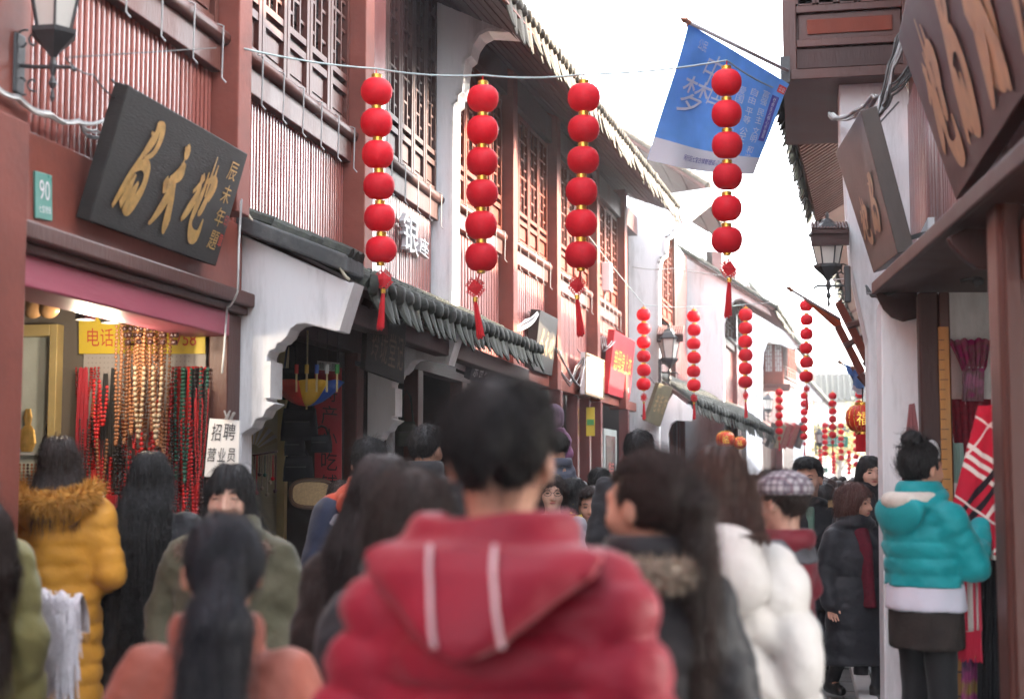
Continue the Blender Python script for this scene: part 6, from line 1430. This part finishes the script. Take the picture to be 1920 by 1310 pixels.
    # --- face
    if feat:
        hl = hV-np.array([0, 0, hz]); hl = rotz(hl, -turn)/hs
        def sy(x, z):
            k = (np.abs(hl[:, 0]-x) < .009) & (np.abs(hl[:, 2]-z) < .009) & (hl[:, 1] < 0); return hl[k, 1].min() if k.any() else -.09
        def put(mb, m, nm):
            mb.v = [tuple(p) for p in (rotz(np.array(mb.v)*hs, turn)+np.array([0, 0, hz]))]; mb.build(nm, m, o, smooth=True)
        for s in (-1, 1):
            mb = MB(); mb.ball((s*.032, sy(s*.032, -.002)+.002, -.003), (.0145, .005, .0032 if smile else .0052), 10, 6); put(mb, EYE, 'eye')
            yy = sy(s*.033, .02); mb = MB(); mb.tube([(s*.016, yy, .016), (s*.033, yy-.001, .022), (s*.05, yy+.006, .017)], [.0022, .0032, .0015], 6); put(mb, HB, 'eyebrow')
        yl = sy(0, -.064); mb = MB(); cv_ = .006 if smile else 0
        mb.tube([(-.024, yl+.008, -.064+cv_), (-.01, yl-.0005, -.064), (.01, yl-.0005, -.064), (.024, yl+.008, -.064+cv_)], [.002, .006, .006, .002], 8); put(mb, LIP, 'lips')
        if glasses:
            mb = MB()
            for s in (-1, 1):
                yy = sy(s*.032, 0)-.014; mb.tube([(s*.032+.024*math.cos(a), yy+.004*abs(math.cos(a)), -.004+.017*math.sin(a)) for a in np.linspace(0, 6.283, 17)], .0018, 5)
                mb.tube([(s*.056, yy+.004, .0), (s*.078, .0, .002)], .0016, 5)
            mb.tube([(-.008, -.108, .0), (.008, -.108, .0)], .0018, 5); put(mb, MATS.get('glasses_black') or mat('glasses_black', (.015, .012, .012), .3), 'glasses')
    if fur:
        pts, m_, n_, ln = fur(sz, p, o); add_fur(o, pts, m_, n_, ln)
    if y < 11.5: strands(o, HVV, hair, Lh, sw, off, hwd, hs, turn, hz, 6500 if y < 4.6 else (4200 if y < 7.5 else 1800), hm, y)
    PEOPLE.append((label, round(H, 2), round(float(loc[0]), 2)))
    return o, dict(sz=sz, hz=hz, u=u, AR=AR, p=p, LG=LG, hem=hz_)
def add_fur(o, pts, m, n, ln, spread=.035, seed=1, name='fur_trim'):
    rs = np.random.RandomState(seed); P = np.array(pts); vs = []; fs = []
    core = MB(); core.tube(pts, spread*.8, 8)
    for i in range(n):
        t = rs.uniform(0, len(P)-1); k = min(int(t), len(P)-2); c = P[k]+(P[k+1]-P[k])*(t-k)
        d = rs.normal(0, 1, 3); d /= np.linalg.norm(d); b = c+d*spread*.7; e = c+d*(spread+ln*rs.uniform(.5, 1))+np.array([0, 0, -ln*.3])
        sd = np.cross(d, rs.normal(0, 1, 3)); sd *= .0028/np.linalg.norm(sd); q = len(vs); vs += [b-sd, b+sd, e]; fs.append((q, q+1, q+2))
    core.add(vs, fs); x = core.build(name, m, o); x['kind'] = 'stuff'; return x
def ring(sz, r=.115, cy=.04, z=.075, a0=-200, a1=20, ry=.115, tilt=-.3):
    return [np.array([r*math.cos(math.radians(a)), cy-ry*math.sin(math.radians(a)), sz+z+tilt*(-ry*math.sin(math.radians(a)))]) for a in np.linspace(a0, a1, 15)]
FURT = mat('tan_fur', (.36, .24, .13), .9, .2, .3, 30, 0); FURB = mat('brown_fur', (.16, .11, .085), .9, .2, .3, 30, 0); FURO = mat('orange_fur', (.52, .26, .06), .9, .2, .3, 30, 0); FURG = mat('grey_fur', (.30, .25, .20), .9, .2, .3, 30, 0)
JEANS = mat('blue_denim', (.05, .075, .15), .85, .2, .2, 12, .3, 90)

# ------------------------------------------------------------------ the walkers
def strip(o, pts, w, m, name, th=.004):
    pts = [np.array(p, float) for p in pts]; vs = []
    for p in pts: vs += [p+(-w, 0, 0), p+(w, 0, 0), p+(w, th, 0), p+(-w, th, 0)]
    fs = [(4*i+a, 4*i+b, 4*i+4+b, 4*i+4+a) for i in range(len(pts)-1) for a, b in ((0, 1), (1, 2), (2, 3), (3, 0))]
    return MB().add(vs, fs).build(name, m, o, smooth=True)
CR = coatm('crimson_nylon', (.25, .009, .027), .5, .25)
o, D = person('man in crimson hooded puffer jacket seen from behind in the centre', 940, 714, 2.35, 3, CR, 'short', HB, hem=.82, p=.038, sp=.09, amp=.026, vox=.0095, w=.93, arms=('rest', 'rest'), head=1.0, turn=.12, collar=False, ck=.85)
def hero_hood(o, D):
    sz = D['sz']; lo = (-.26, .0, sz-.2); h = .008; X, Y, Z = grid(lo, (.26, .34, sz+.2), h)
    half = np.interp(Z, [sz-.085, sz-.065, sz-.02, sz+.04, sz+.07, sz+.085], [.012, .05, .105, .18, .195, .17])
    yb = np.interp(Z, [sz-.14, sz-.05, sz+.05, sz+.1], [.215, .222, .18, .13])-1.3*X**2
    d = np.maximum(np.abs(Y-yb)-.055*np.clip(1-(np.abs(X)/(half+.012))**4, .45, 1), (np.abs(X)-half)*.8); d = smax(d, np.maximum(Z-sz-.085, sz-.085-Z), .012)
    d = smin(d, np.sqrt((np.sqrt((X/1.15)**2+(Y-.04)**2)-.10)**2+((Z-sz-.092)*.6)**2)-.025, .03)
    d = smax(d, -ell(X, Y, Z, (0, .025, sz+.17), (.082, .085, .11)), .015); V, Q = nets(d+.004*wrk(X, Y, Z, 5), lo, h); bodym(o, V, Q, CR, o, 'hood'); return V
hv_ = hero_hood(o, D); WSTR = mat('white_cord', (.62, .45, .48), .7)
def hoody(x, z):
    k = (np.abs(hv_[:, 0]-x) < .012) & (np.abs(hv_[:, 2]-z) < .012); return (hv_[k, 1].max() if k.any() else .2)+.003
for x0, x1 in ((.057, .028), (-.044, -.070)):               # seen from behind, local +X is screen left
    strip(o, [(x0+(x1-x0)*k/8, hoody(x0+(x1-x0)*k/8, D['sz']+.09-.0185*k), D['sz']+.09-.0185*k) for k in range(9)], .0036, WSTR, 'drawcord')
SAL = coatm('salmon_leather', (.26, .076, .052), .4, .3)
o, D = person('woman in salmon orange jacket with low ponytail in the left foreground', 418, 957, 3.05, 2, SAL, 'pony', HBB, L=.34, sw=.05, hem=.8, p=.028, sp=.13, amp=.008, vox=.011, w=1.18, arms=('pocket', 'pocket'), head=1.03, turn=.55, hwd=1.3, ck=.8)
OLV = coatm('olive_parka', (.17, .15, .055), .55)
person('woman in olive parka with dark ponytail at the left edge', -58, 850, 4.3, -25, OLV, 'pony', HDB, L=.30, sw=-.1, hem=.62, p=.035, sp=.2, amp=.004, hood='down', vox=.013, hwd=1.3, turn=.2, w=.86, arms=('down', 'down'))
YEL = coatm('mustard_nylon', (.60, .27, .03), .4, .2)
o, D = person('woman in mustard quilted coat with fur hood facing the jewellery shop', 112, 815, 5.9, -12, YEL, 'long', HDB, L=.07, hwd=1.0, hoff=.05, hem=.52, p=.03, sp=.085, amp=.012, hood='down', arms=('fwd', 'fwd'), vox=.012, turn=.2, long=False)
add_fur(o, ring(D['sz'], .165, .07, .10, -195, 15, .17, -.25), FURO, 5000, .045, .045)
BLK = coatm('black_nylon', (.012, .012, .015), .5, .25)
person('woman in long black coat with straight hair down her back at the necklaces', 285, 843, 6.1, -8, BLK, 'long', HB, L=.42, hem=.30, p=.03, sp=.16, amp=.010, arms=('fwd', 'fwd'), vox=.013, hwd=1.12, collar=False)
KHA = coatm('khaki_parka', (.085, .08, .05), .7)
o, D = person('smiling woman with black fringe and fur collared khaki parka facing us', 432, 866, 5.2, 176, KHA, 'bangs', HB, L=.1, hem=.6, p=.045, sp=.2, amp=.004, feat=True, smile=True, skin=SKINC, vox=.013, w=1.12, hood='down', head=1.05, turn=.1, arms=('pocket', 'pocket'))
add_fur(o, ring(D['sz'], .17, .0, .03, -210, 30, .15, -.1), FURB, 2600, .02, .04)
VES = coatm('orange_red_nylon', (.48, .07, .035), .5)
o, D = person('man in orange red vest with navy sleeves and white collar in the souvenir doorway', 692, 822, 7.0, -15, VES, 'short', HB, hem=.78, p=.03, sp=.12, amp=.01, hood='down', arms=('down', 'down'), vox=.014)
def part_sleeves(o, D, m, extra=.012, name='sleeve', upto=None):
    for A, B, C in D['AR']:
        lo = np.minimum(np.minimum(A, B), C)-.16; hi = np.maximum(np.maximum(A, B), C)+.16; X, Y, Z = grid(lo, hi, .014); p, u = D['p']+extra, D['u']
        d = smin(caps(X, Y, Z, A+(B-A)*.12, B, .066*u+p*.8, .054*u+p*.8)[0], caps(X, Y, Z, B, C, .054*u+p*.8, .042*u+p*.7)[0], .02); V, Q = nets(d+.003*wrk(X, Y, Z, 3), lo, .014); bodym(o, V, Q, m, o, name)
part_sleeves(o, D, coatm('navy_sleeve', (.02, .028, .06), .6))
def neck_ring(o, D, m, r=.075, z=.125, t=.022, name='collar', cy=.022):
    mb = MB(); sz = D['sz']; mb.tube([(r*math.cos(a), cy+r*math.sin(a), sz+z-.0) for a in np.linspace(0, 6.283, 19)], t, 8); return mb.build(name, m, o, smooth=True)
neck_ring(o, D, WHITEP)
def yoke(o, D, m, z0, z1, name='yoke', extra=.006):
    u, p, sz = D['u'], D['p'], D['sz']; lo = (-.4, -.3, sz+z0); X, Y, Z = grid(lo, (.4, .3, sz+z1), .012)
    A = np.array([.185, .18, .118])*u+np.array([p, p*.8, p*.5])+extra; B = np.array([.128, .108, .085])*u+np.array([p, p*.8, p*.5])+extra
    d = loft(X, Y, Z, np.array([sz+z0+.02, sz-.02, sz+z1-.02]), A, B, [0]*3, [.012, .015, .02])
    for A_, B_, C_ in D['AR']: d = smin(d, np.maximum(caps(X, Y, Z, A_, B_, .066*u+p*.8+extra, .054*u+p*.8+extra)[0], np.maximum(sz+z0+.02-Z, Z-sz-z1)), .03)
    V, Q = nets(d, lo, .012); bodym(o, V, Q, m, o, name)
yoke(o, D, coatm('grey_yoke', (.30, .31, .35), .7), -.1, -.0)
DBR = coatm('dark_brown_coat', (.022, .016, .014), .8)
person('woman with very long blue black to brown hair left of the crimson jacket', 722, 846, 3.85, 8, DBR, 'long', hairmat('blue_brown_hair', (.028, .020, .020), .38), L=.56, sw=-.17, hem=.55, p=.03, sp=.2, amp=.003, vox=.013, hwd=1.25, collar=False)
person('shorter dark haired person right beside the crimson jacket', 772, 878, 3.25, 12, coatm('charcoal_coat', (.03, .03, .034), .8), 'bob', HDB, hem=.7, p=.02, sp=.2, amp=.003, vox=.014, turn=.5)
person('tall dark haired man by the flaking post', 800, 798, 7.6, 15, coatm('dark_grey_coat', (.035, .035, .04), .8), 'short', HB, p=.02, sp=.2, amp=.003)
FURC = BLK
o, D = person('woman in black coat with fur collar and long ponytail right of centre', 1212, 842, 3.35, -14, BLK, 'pony', HDB, L=.46, sw=.0, hem=.5, p=.024, w=.88, sp=.2, amp=.003, vox=.012, hwd=.62, hoff=.0, turn=.8, head=1.02, arms=('down', 'down'))
add_fur(o, ring(D['sz'], .115, .03, .09, -230, 50, .11, -.05), FURG, 4200, .028, .034)
WPF = coatm('white_nylon', (.54, .51, .49), .5, .25)
o, D = person('woman in white chevron quilted coat with auburn hair', 1350, 832, 4.15, 4, WPF, 'long', HBR, L=.05, hoff=.07, sw=-.02, hem=.46, p=.03, sp=.13, amp=.026, chev=.9, vox=.0105, hwd=1.22, arms=('down', 'hang'), w=.92, collar=True)
lo = (-.2, .0, D['sz']-.2); X, Y, Z = grid(lo, (.2, .36, D['sz']+.16), .009); dd = smin(ell(X, Y, Z, (0, .19, D['sz']-.02), (.15, .085, .105)), ell(X, Y, Z, (0, .17, D['sz']+.07), (.12, .07, .06)), .02)-.006*np.abs(np.sin(X*14))+.004*wrk(X, Y, Z, 4); V, Q = nets(dd, lo, .009); bodym(o, V, Q, WPF, o, 'hood')
for A, B, C in D['AR'][1:]:
    f = (C-B)/np.linalg.norm(C-B); MB().tube([C-f*.03, C+f*.03], [.058, .056], 12).build('cuff', mat('grey_knit', (.12, .12, .13), .9, .2, .2, 30, .6, 160), o, smooth=True)
CHJ = coatm('maroon_jacket', (.17, .016, .028), .5)
o, D = person('adult with dark hair carrying the child in the plaid cap', 1404, 893, 5.6, -5, coatm('navy_coat', (.03, .035, .05), .7), 'short', HDB, p=.02, sp=.2, amp=.003, trousers=JEANS, arms=('down', 'fwd'), vox=.015)
o, D = person('child in plaid flat cap and maroon jacket carried in the crowd', 1466, 884, 5.45, -62, CHJ, 'short', HDB, H=1.0, head=.9, hem=.62, p=.03, sp=.07, amp=.008, arms=('fwd', 'fwd'), legs='sit', child=True, vox=.011, skin=SKINC, feat=True, turn=-.15, w=1.1, shoes=mat('tan_boot', (.30, .20, .14), .6, .4, .3, 20, .3, 40))
yoke(o, D, coatm('grey_child_yoke', (.10, .10, .115), .8), -.06, .05)
def plaid(name):
    m = mat(name, (.42, .40, .42), .85, .2, .08, 12, .3, 120); t = m.node_tree; N = t.nodes; L = t.links; b = N['Principled BSDF']; tc = N.new('ShaderNodeTexCoord'); sx = N.new('ShaderNodeSeparateXYZ'); L.new(tc.outputs['Object'], sx.inputs[0]); cur = b.inputs['Base Color'].links[0].from_socket
    for ax, f, w_, cl in ((0, 38., .35, (.05, .03, .06)), (2, 38., .35, (.05, .03, .06)), (1, 38., .35, (.05, .03, .06)), (0, 38., .92, (.2, .05, .08))):
        a = N.new('ShaderNodeMath'); a.operation = 'MULTIPLY'; L.new(sx.outputs[ax], a.inputs[0]); a.inputs[1].default_value = f; f_ = N.new('ShaderNodeMath'); f_.operation = 'FRACT'; L.new(a.outputs[0], f_.inputs[0]); l = N.new('ShaderNodeMath'); l.operation = 'LESS_THAN' if w_ < .5 else 'GREATER_THAN'; L.new(f_.outputs[0], l.inputs[0]); l.inputs[1].default_value = w_
        k = N.new('ShaderNodeMath'); k.operation = 'MULTIPLY'; L.new(l.outputs[0], k.inputs[0]); k.inputs[1].default_value = .55; mx = N.new('ShaderNodeMix'); mx.data_type = 'RGBA'; mx.inputs['B'].default_value = (*cl, 1); L.new(cur, mx.inputs['A']); L.new(k.outputs[0], mx.inputs['Factor']); cur = mx.outputs['Result']
    L.new(cur, b.inputs['Base Color']); return m
def flat_cap(o, D, hs, turn, m):
    lo = (-.13, -.2, -.02); X, Y, Z = grid(lo, (.13, .16, .16), .007)
    d = ell(X, Y, Z, (0, .012, .055), (.1, .12, .075)); d = smax(d, -(Z-.03+(-Y)*.0), .012); br = ell(X, Y, Z, (0, -.11, .035), (.065, .075, .012)); d = smin(d, br, .015)
    V, Q = nets(d, lo, .007); bodym(o, rotz(V*hs, turn)+np.array([0, 0, D['hz']]), Q, m, o, 'flat_cap')
flat_cap(o, D, .95, -.15, plaid('plaid_wool'))
KNB = coatm('black_knit', (.015, .015, .018), .8)
o, D = person('man with black fur hooded coat and green shirt facing us', 1514, 857, 10.7, 172, KNB, 'short', HB, hem=.6, p=.03, sp=.2, amp=.004, feat=True, collar=False, hood='down', turn=-.35, head=1.2, opn=.14, arms=('pocket', 'pocket'))
add_fur(o, ring(D['sz'], .185, .04, .06, -205, 25, .16, -.1), FURT, 3200, .035, .04)
yv = D['sz']; mb = MB(); lo = (-.1, -.2, yv-.14); X, Y, Z = grid(lo, (.1, .1, yv+.08), .012); V, Q = nets(np.maximum(loft(X, Y, Z, np.array([yv-.12, yv-.02, yv+.05, yv+.075]), [.04, .05, .055, .055], [.165, .145, .1, .075], [0]*4, [.012, .012, .015, .02]), 0*X-1), lo, .012); bodym(o, V, Q, mat('green_tee', (.10, .17, .13), .85), o, 'shirt')
o, D = person('woman in long black quilted coat with short auburn hair walking towards us', 1603, 903, 9.7, 150, coatm('black_quilt', (.016, .017, .022), .5), 'bob', HAU, hem=.36, p=.045, sp=.17, amp=.010, feat=True, turn=.55, vox=.013, legs='walk', long=True, head=1.06, hood='down', w=1.1, arms=('down', 'down'))
yv = D['sz']; lo = (-.1, -.26, yv-.45); X, Y, Z = grid(lo, (.1, .1, yv+.13), .014); V, Q = nets(loft(X, Y, Z, np.array([yv-.43, yv-.3, yv-.05, yv+.06, yv+.11]), [.06, .06, .07, .075, .07], [.22, .2, .175, .11, .075], [.0]*5, [.012]*5), lo, .014); bodym(o, V, Q, mat('burgundy_knit', (.10, .012, .022), .9, .2, .2, 30, .5, 120), o, 'sweater')
person('woman with long black hair and pale face beside the white pier', 1630, 852, 10.6, 170, KNB, 'long', HB, L=.2, p=.02, feat=True, skin=SKINC, turn=.15, amp=0)
TEA = coatm('teal_nylon', (.004, .27, .30), .4, .2)
o, D = person('woman in teal quilted jacket and black tights browsing the scarves', 1728, 826, 6.9, 52, TEA, 'bun', HB, hem=1.03, p=.028, sp=.075, amp=.009, arms=('up', 'up'), vox=.0105, trousers=coatm('black_tights', (.014, .014, .016), .7), head=1.0, turn=.0, hood='down')
CREAM = mat('cream_fleece', (.62, .58, .52), .95, .1, .1, 30, .6, 140)
neck_ring(o, D, CREAM, .105, .075, .042, 'hood_lining', .06)
def skirt(o, D, z0, z1, a, m, name):
    u = D['u']; lo = (-.3, -.3, z0*u-.02); X, Y, Z = grid(lo, (.3, .3, z1*u+.02), .014); d = loft(X, Y, Z, np.array([z0*u, z1*u]), [a*u, a*u*.96], [a*.76, a*.72], [0]*2, [0]*2)+.004*wrk(X*1.4, Y*1.4, Z*.4, 3); V, Q = nets(d, lo, .014); bodym(o, V, Q, m, o, name)
skirt(o, D, .915, 1.05, .208, mat('white_shirt', (.62, .62, .72), .8), 'shirt_tail')
skirt(o, D, .74, .93, .200, mat('checked_shorts', (.030, .024, .022), .85, .2, .4, 12, .3, 60), 'shorts')
# the child lifted behind the crimson jacket and those near it
o, D = person('adult in dark coat holding up the small child behind the crimson jacket', 1046, 872, 11.8, 0, KNB, 'short', HDB, p=.02, amp=0, vox=.02)
o, D = person('small child in slate blue padded jacket held above the crowd', 1047, 812, 11.4, -40, coatm('slate_padded', (.10, .115, .16), .5), 'short', HB, H=.95, head=.86, hem=.62, p=.03, sp=.06, amp=.009, arms=('fwd', 'fwd'), legs='sit', child=True, vox=.012)
o, D = person('child in mauve knitted hat riding high behind the crimson jacket', 1040, 757, 12.6, 5, coatm('mauve_coat', (.25, .10, .20), .7), 'bob', hairmat('mauve_hat_wool', (.26, .17, .24), .9), H=1.0, head=.9, p=.03, legs='sit', child=True, vox=.016)
person('woman with glasses and pale face looking at us past the crimson jacket', 1036, 886, 9.2, 176, coatm('grey_white_coat', (.45, .45, .50), .7), 'long', HDB, L=.14, feat=True, glasses=True, skin=SKINC, p=.02, amp=0, turn=.1, ck=.7, collar=False)
o, D = person('person in bright yellow padded jacket with black hair', 1077, 893, 10.2, 20, coatm('bright_yellow', (.70, .50, .015), .5), 'long', HB, L=.08, p=.04, sp=.08, amp=.01, hood='down')
person('person in dark coat with tan fur collar beside the yellow jacket', 1124, 878, 10.8, -10, coatm('rust_collar_coat', (.20, .035, .025), .7), 'short', HB, p=.03, amp=0)
person('man with thick black hair in front of the white end wall', 1198, 808, 8.6, 5, coatm('dark_wool', (.03, .03, .035), .9), 'short', HB, p=.02, amp=0)
crowd = [(1335, 893, 14, 5), (1378, 884, 16, 172), (1436, 882, 17, 5), (1470, 893, 20, 178), (1552, 897, 13, 8), (1572, 902, 15, 176), (1590, 899, 18, 3), (1545, 893, 22, 0), (1604, 896, 12.4, 174), (1526, 890, 24, 8), (1563, 893, 27, 180), (1580, 892, 30, 0), (1600, 893, 34, 5), (1420, 892, 23, 4), (1450, 895, 13, 175), (1090, 900, 14, 3), (1150, 893, 13, 176), (1040, 905, 16, 4), (1302, 890, 19, 0), (1250, 888, 15, 176), (980, 893, 14, 2), (865, 890, 10, 175), (640, 902, 8.4, -20), (1545, 905, 11.5, 4), (1575, 912, 12.2, 178), (1495, 897, 14.5, 2), (1592, 903, 16.5, 176), (1165, 905, 11.6, 5), (1110, 912, 9.4, 178), (1312, 905, 9.0, 3), (1385, 903, 10.5, 176), (1535, 893, 16, 2), (1560, 896, 19, 178)]
cc = [(.03, .03, .035), (.12, .03, .03), (.05, .06, .09), (.25, .22, .18), (.02, .02, .022), (.08, .06, .05)]; cn_ = ['charcoal', 'maroon', 'slate', 'beige', 'black', 'brown']
wh = ['just behind the auburn haired woman', 'far off left of the plaid cap', 'behind the plaid cap', 'farther behind the plaid cap', 'right of the fur hooded man', 'behind the dark coat woman', 'between the fur hood and the auburn bob', 'farther off right of the fur hooded man', 'left of the long haired woman by the pier', 'far down the street below the lanterns', 'in the far crowd under the archway', 'in the farthest part of the crowd', 'farthest away by the right wall', 'far off beside the low awning', 'next to the child in the plaid cap', 'behind the yellow jacket', 'before the glass door', 'behind the woman with glasses', 'far off before the low awning', 'left of the auburn haired woman', 'hidden behind the crimson jacket', 'left behind the crimson jacket', 'beside the orange red vest', 'just right of the fur trimmed hood', 'low between the fur hood and the auburn bob', 'over the plaid cap', 'behind the auburn bob', 'left of the thick black hair', 'low behind the yellow jacket', 'close behind the auburn hair', 'left of the carried child', 'beyond the fur hooded man', 'beyond the auburn bob']
for i, (px, py, y, fa) in enumerate(crowd):
    k = i % 6; person('distant walker in %s coat %s' % (cn_[k], wh[i]), px, py, y, fa, coatm('crowd_coat_%d' % k, cc[k], .7), 'short' if i % 3 else 'long', HB if i % 2 else HDB, L=.1, p=.02, amp=0, ck=.8, vox=.022, feat=fa > 90, hem=.7, group='walkers in the distant crowd', head=1.02)
for q in PEOPLE: print(q)
# ================================================================== air
hz_m = bpy.data.materials.new('haze_air'); hz_m.use_nodes = True; t_ = hz_m.node_tree; t_.nodes.clear()
pv_ = t_.nodes.new('ShaderNodeVolumePrincipled'); pv_.inputs['Color'].default_value = (.95, .96, 1, 1); pv_.inputs['Density'].default_value = HAZE; pv_.inputs['Anisotropy'].default_value = .3
ou_ = t_.nodes.new('ShaderNodeOutputMaterial'); t_.links.new(pv_.outputs[0], ou_.inputs['Volume'])
hb = MB().box(-70, 70, -40, 170, -1, 10); tag(hb.build('haze', hz_m), 'thin pale haze in the street air', None, kind='stuff')
bpy.data.scenes.remove(TMP)
